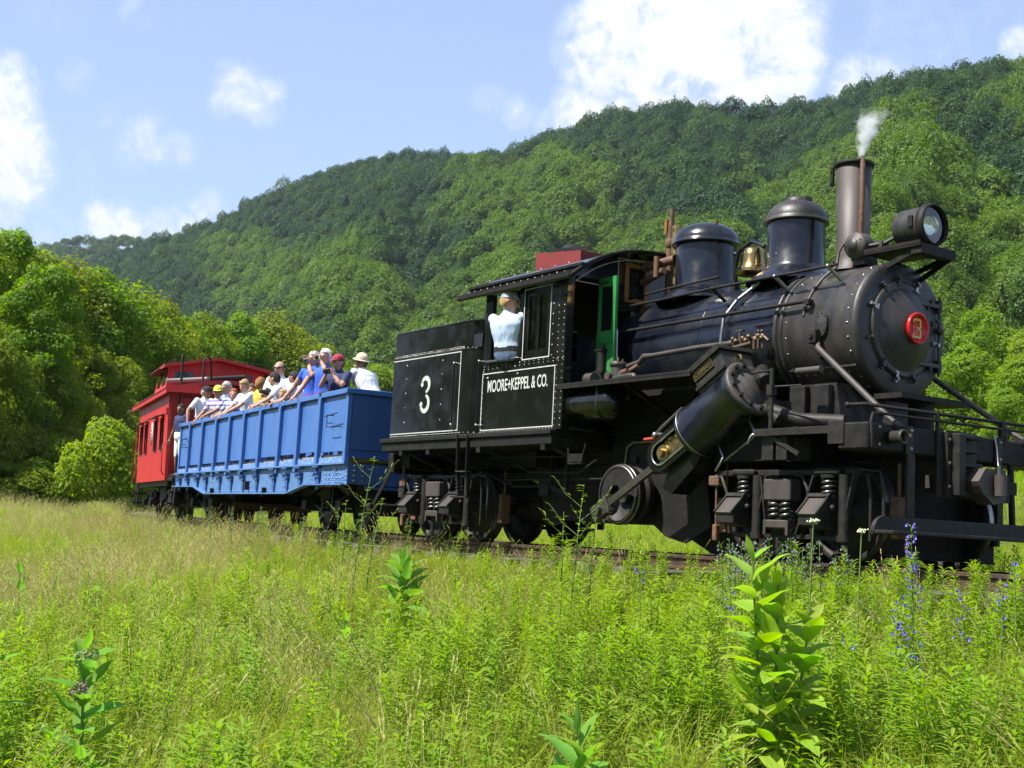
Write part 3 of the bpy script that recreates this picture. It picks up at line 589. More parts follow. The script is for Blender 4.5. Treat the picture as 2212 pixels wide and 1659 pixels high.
obj('rusty_union', MB().cyl((3.12,-.94,1.98),(3.22,-.94,2.0),.035,8).cyl((3.20,-.9,2.0),(3.30,-.86,2.06),.028,8), 'rusty_pipe', ap)
P('injector_pipe', MB().tube([(3.02,-.92,1.90),(3.02,-.92,1.80),(3.02,-.95,1.78)], .022, 8).cyl((3.18,-1.1,1.90),(3.45,-1.1,1.91),.03,10).tube([(3.45,-1.1,1.91),(3.52,-1.1,1.91),(3.54,-1.1,1.86)], .028, 8), 'stack_grey')
P('running_board', MB().box(2.47,4.70,-1.36,-.62,1.815,1.85,.004).box(2.47,4.70,-1.36,-1.345,1.79,1.83), 'frame_black')
P('running_board', MB().box(2.47,5.3,.62,1.30,1.815,1.85), 'frame_black', label='far side running board')
P('board_bracket', MB().bar((2.6,-1.3,1.81),(2.6,-.6,1.45),.03,.05).bar((3.6,-1.3,1.81),(3.6,-.6,1.5),.03,.05), 'frame_black')
tk = P('air_reservoir', MB().lathe([(0,0),(.13,.03),(.185,.08),(.19,.12),(.19,.88),(.185,.92),(.13,.97),(0,1.0)], (2.35,-1.12,1.615), X, 28), 'black_gloss')
obj('strap', MB().lathe([(.192,0),(.197,.003),(.197,.045),(.192,.048)], (2.52,-1.12,1.615), X, 28).lathe([(.192,0),(.197,.003),(.197,.045),(.192,.048)], (3.12,-1.12,1.615), X, 28).bar((2.54,-1.3,1.6),(2.54,-1.3,1.8),.02,.03).bar((3.14,-1.3,1.6),(3.14,-1.3,1.8),.02,.03), 'frame_black', tk)
P('hanging_step', MB().tube([(2.66,-1.3,1.12),(2.68,-1.3,1.0),(2.68,-1.3,.94),(2.92,-1.3,.94),(2.94,-1.3,1.05),(2.98,-1.3,1.16)], .010, 6).box(2.67,2.93,-1.31,-1.29,.96,1.05), 'frame_black')
# lubricator fittings over the valve chest
lf = MB()
for k in range(9):
    x = 4.66+.06*k; lf.ball((x,-.78-.02*(k%3),2.20+.03*(k%2)), .028, 8).cyl((x,-.8,2.1),(x,-.8,2.2),.014,6)
lf.tube([(4.50,-.84,2.13),(4.7,-.84,2.12),(5.0,-.82,2.16)],.022,8).cyl((4.82,-.80,2.2),(4.82,-.80,2.30),.016,8).box(4.77,4.87,-.82,-.78,2.30,2.315).tube([(4.9,-.78,2.2),(5.1,-.76,2.24),(5.16,-.74,2.18)],.02,7)
for a in range(6): lf.ball((5.06+.05*cos(a),-.76,2.24+.05*sin(a)),.018,6)
P('lubricator', lf, 'fitting_bronze')

# ---- inclined cylinder (axis falls towards the rear)
CYL_Y = -1.10; ca = atan2(1.66-.44, 5.32-3.16); cd = Vector((cos(ca), 0, sin(ca))); cn = Vector((-sin(ca), 0, cos(ca))); co = Vector((5.28, CYL_Y, 1.645))
def cp(a, n_, y=0.): return co+cd*a+cn*n_+Y*y
def pist(sgn, near):
    lab = None if near else 'far side cylinder'
    cy_ = P('cylinder', MB().lathe([(.0,-.86),(.262,-.86),(.292,-.845),(.292,-.80),(.280,-.79),(.280,-.10),(.292,-.09),(.292,-.03),(.285,-.02)], co if near else Vector((co.x,-co.y,co.z)), cd, 36), 'jacket_black', label=lab)
    return cy_
cy = pist(-1, True); pist(1, False)
hd = MB().lathe([(.292,-.02),(.300,-.015),(.300,.02),(.285,.032),(.205,.034),(.195,.016),(.178,.010),(.165,.034),(.0,.038)], co, cd, 40)
hd_o = obj('cylinder_head', hd, 'dusty_iron', cy)
mb = MB()
for k in range(12):
    a = 2*pi*k/12; p = co+cd*.028+(cn*cos(a)+Y*sin(a))*.247; mb.cyl(p, p+cd*.04, .023, 6)
obj('head_nuts', mb, 'frame_black', cy)
obj('trim_ring', MB().tube([cp(-.80,.294*cos(2*pi*k/36),.294*sin(2*pi*k/36)) for k in range(36)], .008, 6, closed=True), 'worn_steel', cy)
# valve chest on top of the cylinder, lid and maker's plate
vc = P('valve_chest', MB().prism([(-.44,.20),(.0,.20),(.0,.44),(-.44,.44)], co-Y*.21, cd, cn, Y, .40), 'smokebox_black')
obj('chest_lid', MB().prism([(-.475,.442),(.03,.442),(.03,.478),(.01,.50),(-.475,.50)], co-Y*.245, cd, cn, Y, .47), 'truck_black', vc)
obj('lid_bolts', MB().rivets(cp(-.44,.502,-.2),cp(-.02,.502,-.2),6,cn,.016), 'frame_black', vc)
obj('chest_neck', MB().prism([(-.44,.10),(.0,.10),(.0,.198),(-.44,.198)], co-Y*.17, cd, cn, Y, .32), 'truck_black', vc)
pm = MB().prism([(-.43,.335),(-.135,.335),(-.135,.432),(-.43,.432)], co-Y*.222, cd, cn, Y, .010)
bp = obj('maker_plate', pm, 'frame_black', vc); y_ = co-Y*.227
obj('plate_border', MB().prism([(-.43,.335),(-.135,.335),(-.135,.343),(-.43,.343)], y_, cd, cn, Y, .006).prism([(-.43,.424),(-.135,.424),(-.135,.432),(-.43,.432)], y_, cd, cn, Y, .006).prism([(-.43,.343),(-.422,.343),(-.422,.424),(-.43,.424)], y_, cd, cn, Y, .006).prism([(-.143,.343),(-.135,.343),(-.135,.424),(-.143,.424)], y_, cd, cn, Y, .006), 'brass', vc)
text_part('CLIMAX', vc, 'plate_lettering', 'brass', cp(-.2825, .3835, -.225), cd, cn, .074, .002, sx=.92, bold=.001)
obj('chest_ledge', MB().prism([(-.45,.235),(.0,.235),(.0,.265),(-.45,.265)], co-Y*.235, cd, cn, Y, .03), 'truck_black', vc)
obj('drip_pipe', MB().tube([cp(.01,.40,.02), cp(.05,.36,.0), cp(.06,.30,-.03)], .014, 6), 'old_brass', vc)
# crosshead guide: open-sided trunk with rounded end
ga = -.80; gl = .50
out_ = [(ga,.175)]+[(ga-gl+.175*cos(radians(a)), .175*sin(radians(a))) for a in range(90, 271, 15)]+[(ga,-.175)]
inn = [(ga,.115)]+[(ga-gl+.03+.115*cos(radians(a)), .115*sin(radians(a))) for a in range(90, 271, 15)]+[(ga,-.115)]
def ring_prism(o_, i_, y0, t):
    n = len(o_); mb = MB(); A = [cp(p[0],p[1],y0) for p in o_]; B = [cp(p[0],p[1],y0) for p in i_]; C_ = [v+Y*t for v in A]; D = [v+Y*t for v in B]; V_ = A+B+C_+D; F_ = []
    for k in range(n-1):
        F_ += [(k,k+1,n+k+1,n+k),(2*n+k,3*n+k,3*n+k+1,2*n+k+1),(k,2*n+k,2*n+k+1,k+1),(n+k,n+k+1,3*n+k+1,3*n+k)]
    F_ += [(0,n,3*n,2*n),(n-1,3*n-1,4*n-1,2*n-1)]
    return mb.add(V_, F_)
g1 = P('crosshead_guide', ring_prism(out_, inn, -.16, .32), 'black_gloss')
obj('guide_back', MB().prism(out_, co+Y*.14, cd, cn, Y, .06), 'frame_black', g1)
obj('guide_rim', MB().tube([cp(p[0],p[1],-.165) for p in inn], .012, 6), 'bright_steel', g1)
ol = [(ga+.02,-.175),(ga-gl*.9,-.175),(ga-gl-.15,-.30),(ga-gl-.05,-.42),(ga-.1,-.34),(ga+.02,-.27)]
obj('guide_web', MB().prism(ol, co-Y*.10, cd, cn, Y, .25), 'black_gloss', g1)
xh = P('crosshead', MB().cyl(cp(-1.24,0,-.15), cp(-1.24,0,.02), .085, 18).cyl(cp(-1.24,-.0,-.19), cp(-1.24,0,-.15), .045, 10).prism([(-1.19,-.09),(-.95,-.07),(-.95,.09),(-1.19,.10)], co-Y*.13, cd, cn, Y, .18).ball(cp(-1.0,.06,-.1),.05,8).ball(cp(-1.10,.08,-.1),.05,8), 'old_brass')
obj('piston_rod', MB().cyl(cp(-1.0,0), cp(-.7,0), .035, 12), 'bright_steel', xh)
# main rod down to the crank disc
CRX, CRZ = 3.16, .44
rod = P('main_rod', MB().bar(cp(-1.30,-.02,-.06), (CRX+.08, CYL_Y-.06, CRZ+.06), .045, .075, up=cn), 'oily_steel')
obj('big_end', MB().obox((CRX,CYL_Y-.07,CRZ), cd, Y, cn, .145, .045, .085).cyl((CRX-.02,CYL_Y-.16,CRZ-.01),(CRX-.02,CYL_Y,CRZ-.01),.062,16), 'oily_steel', rod)
obj('rod_bolts', MB().cyl((CRX+.02,CYL_Y-.06,CRZ-.1),(CRX+.02,CYL_Y-.06,CRZ-.14),.018,6).cyl((CRX+.07,CYL_Y-.06,CRZ-.07),(CRX+.07,CYL_Y-.06,CRZ-.11),.018,6), 'bright_steel', rod)
obj('strap', MB().obox((CRX+.11,CYL_Y-.07,CRZ+.055), cd, Y, cn, .012, .055, .095), 'bright_steel', rod)
DX, DZ, DR = 3.26, .615, .33
dk = P('crank_disc', MB().lathe([(.29,-.075),(DR-.01,-.075),(DR,-.065),(DR,.05),(.0,.05)], (DX,-.98,DZ), Y, 48), 'truck_black')
obj('counterweight', MB().prism([(.285*cos(radians(a)), .285*sin(radians(a))) for a in range(-5, 200, 10)]+[(-.16,-.02),(-.10,.10),(-.0,.10),(.08,-.02),(.2,.0)], (DX,-1.05,DZ), X, Z, Y, .03), 'truck_black', dk)
obj('disc_rim', MB().lathe([(.305,-.078),(.318,-.078),(.318,-.072),(.305,-.072)], (DX,-.98,DZ), Y, 48).lathe([(DR+.001,-.04),(DR+.006,-.036),(DR+.006,-.016),(DR+.001,-.012)], (DX,-.98,DZ), Y, 48), 'worn_steel', dk)
obj('brake_drum', MB().lathe([(.0,.05),(DR-.02,.06),(DR-.02,.16),(DR-.04,.17),(0,.17)], (DX+.05,-.98,DZ), Y, 48).lathe([(DR-.019,.08),(DR-.012,.085),(DR-.012,.10),(DR-.019,.105)], (DX+.05,-.98,DZ), Y, 48), 'frame_black', dk)
P('crank_shaft', MB().cyl((DX,-.98,DZ),(DX,.98,DZ),.09,16), 'oily_steel')
gp = P('gear_frame_plate', MB().prism([(2.98,.50),(2.98,.82),(3.02,1.18),(3.12,1.22),(4.0,1.22),(4.3,.9),(4.4,.3),(4.0,.12),(3.7,.18),(3.5,.3)], (0,-.72,0), X, Z, Y, .04), 'frame_black')
obj('plate_edge', MB().tube([(2.985,-.74,.52),(2.985,-.74,.84),(3.03,-.74,1.16),(3.12,-.74,1.215),(3.95,-.74,1.225)], .018, 6), 'worn_steel', gp)
obj('plate_bolts', MB().cyl((3.18,-.72,1.02),(3.18,-.76,1.02),.035,10).cyl((3.42,-.72,1.04),(3.42,-.76,1.04),.03,10).cyl((3.6,-.72,1.05),(3.6,-.76,1.05),.03,10), 'truck_black', gp)
P('red_lever', MB().tube([(3.62,-1.0,1.21),(3.84,-1.0,1.22),(3.86,-1.0,1.30)], .016, 6), 'red_rag')
P('gear_housing', MB().prism([(3.45,.34),(4.2,.02),(4.95,-.04),(5.0,.95),(3.5,1.0)], (0,-.50,0), X, Z, Y, 1.0), 'frame_black')
P('drain_cock', MB().box(4.35,4.41,-.62,-.58,.50,.60).cyl((4.38,-.62,.35),(4.38,-.60,.52),.02,8).ball((4.40,-.62,.36),.035,8), 'worn_steel')
# valve rods and cylinder cocks
P('valve_rod', MB().tube([cp(-.85,.32,-.05), cp(-1.22,.30,-.06), cp(-1.32,.28,-.06)], .018, 8).ball(cp(-1.34,.28,-.06),.04,8).tube([cp(-1.30,.27,-.06), cp(-1.15,.17,-.06)], .02, 7).cyl(cp(-.98,.18,-.02), cp(-.98,.27,-.02), .045, 12), 'worn_steel')
P('cylinder_cock', MB().tube([cp(-.15,-.25,0), cp(-.12,-.42,-.02), cp(-.16,-.46,-.06), cp(-.22,-.50,-.06)], .014, 6).tube([cp(-.62,-.25,0), cp(-.60,-.42,-.02), cp(-.64,-.48,-.06), cp(-.74,-.50,-.04)], .014, 6).tube([cp(-.1,-.45,0), cp(-.62,-.45,0)], .012, 6).ball(cp(-.14,-.45,-.03),.03,8), 'worn_steel')
P('cylinder_saddle', MB().prism([(4.55,.95),(5.55,.95),(5.45,1.55),(4.75,1.30)], (0,-1.0,0), X, Z, Y, .5), 'frame_black')
P('steam_pipe', MB().tube([(5.05,-.70,1.88),(5.25,-.95,1.80),(5.40,-1.0,1.72)], .075, 14).tube([(5.45,-.98,1.44),(5.75,-.9,1.34),(6.15,-.72,1.32)], .070, 14).tube([(5.45,-.98,1.40),(5.6,-1.0,1.33)], .06, 12), 'truck_black')
P('vertical_rod', MB().cyl((5.62,-1.15,1.22),(5.62,-1.15,1.82),.022, 10).box(5.585,5.655,-1.185,-1.115,1.56,1.66).tube([(5.3,-1.1,1.80),(5.62,-1.15,1.80)],.012,6).tube([(5.62,-1.15,1.64),(5.95,-1.1,1.64)],.010,6), 'truck_black')
P('spring_hanger', MB().cyl((5.75,-.95,1.80),(6.05,-.95,1.80),.035,10).rivets((5.78,-.95,1.75),(6.02,-.95,1.75),3,-Z,.02), 'stack_grey')
# ---- front deck, pilot beam and its fittings
P('front_platform', MB().box(5.62,6.62,-1.36,-.55,1.185,1.215,.004).box(5.62,6.62,-1.36,-1.345,1.15,1.19).box(5.66,5.80,-1.3,-1.2,.93,1.18).box(5.84,5.97,-1.3,-1.2,.93,1.18).bar((5.80,-1.32,1.14),(6.1,-1.28,.98),.02,.04), 'truck_black')
bm_ = P('pilot_beam', MB().box(6.62,6.95,-1.36,1.36,1.0,1.235,.015), 'frame_black')
obj('beam_end_plate', MB().box(6.52,6.70,-1.375,-1.362,1.05,1.255,.004), 'truck_black', bm_)
obj('beam_strap', MB().box(6.952,6.972,-.87,-.77,.98,1.24,.004).box(6.952,6.972,.42,.52,.98,1.24,.004), 'truck_black', bm_)
obj('beam_bolts', MB().rivets((6.973,-.80,1.04),(6.973,-.80,1.20),2,X,.02).rivets((6.973,.49,1.04),(6.973,.49,1.20),2,X,.02).rivets((6.952,-1.2,1.05),(6.952,-1.2,1.2),2,X,.018), 'worn_steel', bm_)
for y in (-1.08, 1.08):
    obj('hose_coupling', MB().lathe([(.0,.03),(.05,.02),(.055,.0),(.055,.14),(.064,.145),(.064,.17),(.05,.172),(.042,.12)], (6.95,y,1.12), X, 20).cyl((7.05,y+.07,1.12),(7.05,y+.15,1.13),.025,8).ball((7.05,y+.15,1.13),.032,8), 'stack_grey', bm_)
pr = P('pilot_rail', MB().tube([(6.75,-1.38,1.385),(6.93,-1.37,1.385),(6.95,1.37,1.40)], .017, 8).tube([(6.98,-1.33,1.02),(6.985,-1.34,1.1),(6.97,-1.34,1.24),(6.965,-1.31,1.31),(6.96,-1.22,1.318),(6.96,1.37,1.335)], .013, 8), 'frame_black')
obj('rail_post', MB().cyl((6.95,-.415,1.23),(6.95,-.415,1.405),.02,8).cyl((6.95,.55,1.23),(6.95,.55,1.41),.024,8).ball((6.75,-1.38,1.385),.03,8).ball((6.95,-1.18,1.318),.026,8).box(6.93,6.97,.50,.60,1.236,1.33), 'frame_black', pr)
for y0, y1 in ((-.86,-.76), (.43,.52)): P('footboard_post', MB().box(6.955,6.985,y0,y1,.44,.99,.004), 'truck_black')
P('footboard_hanger', MB().tube([(6.96,.66,1.0),(6.97,.68,.44)], .03, 8).box(6.93,6.99,.58,.72,.72,.84).box(6.95,7.0,.50,.60,.64,.9), 'frame_black')
fb = []
for k in range(13):
    a = radians(180-90*k/12)
    fb.append((-1.20+.14*cos(a), .30+.135*sin(a)))
P('footboard', MB().prism([(-1.34,.28)]+fb+[(1.34,.445),(1.34,.29)], (6.985,0,0), Y, Z, X, .035).box(6.985,7.22,-1.34,1.34,.285,.315,.005).tube([(7.02,p[0],p[1]) for p in fb], .012, 6), 'truck_black')
cpk = P('coupler_pocket', MB().box(6.952,6.975,-.44,-.36,.64,1.27,.004).box(6.952,7.02,-.36,-.30,.64,1.23).box(6.975,7.10,-.30,-.20,.66,1.22,.008).box(6.975,7.09,-.20,.05,1.18,1.22,.006).box(6.975,7.09,-.20,.05,1.06,1.085).box(6.975,7.09,-.20,.05,.93,.965).box(6.975,7.09,-.20,-.05,.66,.70).box(6.95,6.975,-.30,.12,.64,1.25), 'truck_black')
obj('pocket_bolts', MB().rivets((7.022,-.33,.74),(7.022,-.33,1.16),3,X,.02), 'worn_steel', cpk)
cl_ = P('coupler', MB().prism([(-.16,.80),(-.06,.92),(.24,.925),(.24,.64),(.16,.62),(.06,.60),(-.10,.70),(-.14,.76)], (7.04,0,0), Y, Z, X, .16).box(6.6,7.05,-.12,.12,.70,.86), 'stack_grey')
obj('knuckle', MB().cyl((7.24,.10,.68),(7.24,.10,.87),.058,16).box(7.16,7.24,.06,.16,.69,.86,.01), 'stack_grey', cl_)
obj('lift_pin', MB().cyl((7.22,.10,.87),(7.22,.10,.955),.018,8).tube([(7.16,.12,1.24),(7.18,.13,1.12),(7.20,.12,1.0),(7.22,.10,.95)], .008, 6), 'worn_steel', cl_)
for s in (-1, 1):
    b_ = P('smokebox_brace', MB().tube([(5.74,s*.67,2.16),(5.80,s*.72,2.05),(6.90,s*.95,1.26)], .030, 10), 'stack_grey', label='diagonal smokebox brace')
    obj('brace_foot', MB().box(5.69,5.79,s*.70-.06,s*.70+.06,2.10,2.24,.008).cyl((5.74,s*.66,2.17),(5.74,s*.78,2.17),.025,8).ball((5.82,s*.69,1.97),.03,8).obox((6.90,s*.95,1.25),(1,0,-.6),Y,(.6,0,1),.07,.06,.02), 'truck_black', b_)
P('bottom_cover', MB().box(6.3,6.62,-.5,.5,1.55,1.60).cyl((6.45,0,1.2),(6.45,0,1.6),.12,12), 'frame_black')

# ---- trucks
def make_wheel(parent, x, y, r=.455, m='truck_black', spokes=6):
    s = -1 if y < 0 else 1
    w = obj('wheel', MB().lathe([(r-.07,-.01),(r-.06,.045),(r-.004,.055),(r,.05),(r+.004,-.03),(r+.012,-.045),(r+.03,-.058),(r+.03,-.08),(r-.06,-.085),(r-.07,-.01)], (x,y,r), Y*s, 40), m, parent)
    mb = MB().lathe([(r-.065,-.03),(r-.12,-.055),(.17,-.02),(.13,.03),(.10,.07),(.0,.072)], (x,y,r), Y*s, 36)
    obj('wheel_centre', mb, m, parent)
    obj('tread', MB().lathe([(r+.001,-.028),(r+.0055,-.02),(r+.003,.03),(r+.001,.045)], (x,y,r), Y*s, 40), 'worn_steel', parent)
def make_truck(xc, half, name='truck', label=None):
    t = obj(name, MB().box(xc-.14,xc+.14,-1.0,1.0,.62,.80,.01), 'frame_black', loco, label)
    for s in (-1, 1):
        yb = s*1.02
        obj('side_frame', MB().box(xc-half-.36, xc+half+.34, yb-.045, yb+.045, .80, .855, .006), 'truck_black', t); obj('tie_bar', MB().box(xc-half-.12, xc+half+.16, yb-.045, yb+.045, .21, .255, .006), 'truck_black', t)
    for x in (xc-half, xc+half):
        obj('axle', MB().cyl((x,-1.12,.455),(x,1.12,.455),.07,12), 'oily_steel', t)
        for y in (-.735, .735): make_wheel(t, x, y)
    yb = -1.04
    for x in (xc-half, xc+half):                       # journal box with slanted lid
        jb = MB().prism([(.0,.30),(0,.58),(-.06,.60),(-.24,.42),(-.24,.34)], (x-.12,yb-.02,0), Y, Z, X, .24)
        obj('journal_box', jb, 'truck_black', t)
        lid = MB().obox((x-.0,yb-.185,.515), X, Vector((0,-.18,-.18)).normalized(), Vector((0,-.18,.18)).normalized(), .115, .125, .012)
        obj('journal_lid', lid, 'stack_grey', t)
        obj('lid_rim', MB().obox((x,yb-.115,.60), X, Vector((0,-1,-1)).normalized(), Vector((0,-1,1)).normalized(), .125, .022, .022).obox((x+.115,yb-.19,.52), X, Vector((0,-1,-1)).normalized(), Vector((0,-1,1)).normalized(), .010, .125, .02).obox((x-.115,yb-.19,.52), X, Vector((0,-1,-1)).normalized(), Vector((0,-1,1)).normalized(), .010, .125, .02), 'truck_black', t)
        obj('journal_spring', MB().coil((x+.06,yb-.06,0), .055, .605, .77, 3.6, .016, 6, 12), 'spring_steel', t)
        obj('spring_cap', MB().cyl((x+.06,yb-.06,.77),(x+.06,yb-.06,.80),.075,16).cyl((x+.06,yb-.06,.585),(x+.06,yb-.06,.605),.075,16).ball((x+.14,yb-.10,.50),.03,8).box(x-.10,x+.2,yb-.1,yb-.0,.795,.86,.02), 'truck_black', t)
        obj('pedestal_post', MB().cyl((x+.24,yb-.06,.24),(x+.24,yb-.06,.80),.050,14).cyl((x+.24,yb-.06,.20),(x+.24,yb-.06,.26),.062,12), 'truck_black', t)
        obj('arch_bar', MB().tube([(x-.34,yb-.06,.80),(x-.26,yb-.06,.79),(x-.17,yb-.06,.62),(x-.13,yb-.06,.24)], .018, 7).bar((x+.36,yb-.06,.80),(x+.22,yb-.06,.25),.02,.055,up=Y), 'truck_black', t)
    for (xa, xb) in ((xc-half+.30, xc-.13), (xc+half-.10, xc+.23)):
        obj('truss_bar', MB().bar((xa,yb-.07,.79),(xb,yb-.07,.25),.018,.06,up=Y), 'truck_black', t)
    obj('brake_rod', MB().tube([(xc-half-.34,yb-.05,.78),(xc-half-.33,yb-.05,.30)],.012,6).box(xc-half-.42,xc-half-.28,yb-.09,yb-.0,.70,.80,.01).box(xc-half-.36,xc-half-.30,yb-.08,yb-.02,.16,.32,.01), 'rusty_pipe', t)
    obj('brake_rod', MB().tube([(xc+half+.46,yb-.02,.80),(xc+half+.50,yb-.02,.62),(xc+half+.50,yb-.02,.22)],.014,6).tube([(xc+half+.36,yb-.02,.85),(xc+half+.60,yb-.02,.83),(xc+half+.64,yb-.02,.70),(xc+half+.64,yb-.02,.3)],.014,6), 'truck_black', t)
    obj('tie_nut', MB().cyl((xc-half+.24,yb-.06,.14),(xc-half+.24,yb-.06,.21),.022,6).cyl((xc+half+.24,yb-.06,.14),(xc+half+.24,yb-.06,.21),.022,6).cyl((xc+.02,yb-.1,.12),(xc+.02,yb-.1,.22),.02,6), 'truck_black', t)
    x = xc+.02
    obj('spring_seat', MB().box(x-.17,x+.17,yb-.14,yb+.02,.56,.76,.012).box(x-.15,x+.13,yb-.13,yb+.0,.30,.38,.012).bar((x-.15,yb-.12,.38),(x-.15,yb-.12,.24),.02,.03).bar((x+.13,yb-.12,.38),(x+.13,yb-.12,.24),.02,.03), 'stack_grey', t)
    obj('bolster_spring', MB().coil((x-.07,yb-.08,0), .05, .385, .555, 3.4, .017, 6, 12).coil((x+.08,yb-.08,0), .05, .385, .555, 3.4, .017, 6, 12), 'spring_steel', t)
    obj('brake_shoe', MB().box(xc-half-.62,xc-half-.50,-.80,-.66,.25,.60,.01).box(xc+half+.50,xc+half+.58,-.80,-.66,.25,.62,.01).tube([(xc+half+.54,-.73,.60),(xc+half+.54,-.73,.92)],.016,6).tube([(xc-half-.56,-.73,.60),(xc-half-.56,-.73,.95)],.016,6), 'rusty_pipe', t)
    yb = 1.04
    for x in (xc-half, xc+half):
        obj('journal_box', MB().box(x-.12,x+.12,.98,1.25,.32,.60,.01), 'truck_black', t)
        obj('pedestal_post', MB().cyl((x+.24,yb+.06,.24),(x+.24,yb+.06,.80),.050,14), 'truck_black', t)
        obj('arch_bar', MB().bar((x-.36,yb,.80),(x-.14,yb,.25),.02,.055,up=Y), 'truck_black', t)
    obj('spring_seat', MB().box(xc-.15,xc+.19,.98,1.18,.30,.76,.012), 'truck_black', t)
    return t
make_truck(-.45, .53, label='rear truck'); make_truck(5.72, .53, label='front truck')
P('frame_casting', MB().prism([(-.62,.36),(-.50,.08),(1.12,.06),(1.12,1.0),(-.62,1.0)], (6.42,0,0), Y, Z, X, .05), 'frame_black')
P('rear_footboard', MB().box(-2.0,-1.92,-1.30,1.3,.28,.46,.02).bar((-1.96,-1.2,.46),(-1.62,-1.15,.9),.02,.05), 'frame_black')
P('sand_hose', MB().tube([(-1.30,-1.12,.98),(-1.30,-1.12,.72)], .018, 7).cyl((-1.30,-1.12,.55),(-1.30,-1.12,.68),.06,14).tube([(-1.28,-1.12,.5),(-.9,-1.1,.5)], .012, 6), 'oily_steel')
coal = MB()
for k in range(90):
    x = random.uniform(-1.2,.72); y = random.uniform(-1.25,1.1); top = 2.62+.22*max(0,(x+.2))*.9
    coal.ball((x,y,top+random.uniform(-.03,.05)), random.uniform(.06,.12), 5, random.uniform(.7,1.2), random.uniform(.7,1.2), random.uniform(.6,.9))
coal.box(-1.3,.78,-1.3,1.3,2.45,2.62)
for f_i in range(len(coal.sm)): coal.sm[f_i] = False
co_ = obj('coal', coal, 'coal', loco, kind='stuff'); 
co_['label'] = 'black lumps of coal'
# red wooden box and vent on the far side of the cab roof
rb = P('roof_box', MB().prism([(.66,3.40),(1.62,3.40),(1.62,3.70),(.66,3.80)], (0,-.45,0), X, Z, Y, .8), 'old_red_wood', label='red wooden box on the cab roof')
obj('roof_vent', MB().lathe([(.20,0),(.20,.06),(.17,.09),(.10,.16),(0,.18)], (.92,-.05,3.775), Z, 20).bar((.8,-.30,3.83),(1.62,-.30,3.755),.02,.06), 'frame_black', rb)
co_.parent = None; co_.location = oL; co_.rotation_euler = (LR, 0, YAW_L); co_['label'] = 'heap of black coal lumps in the tender behind the cab'

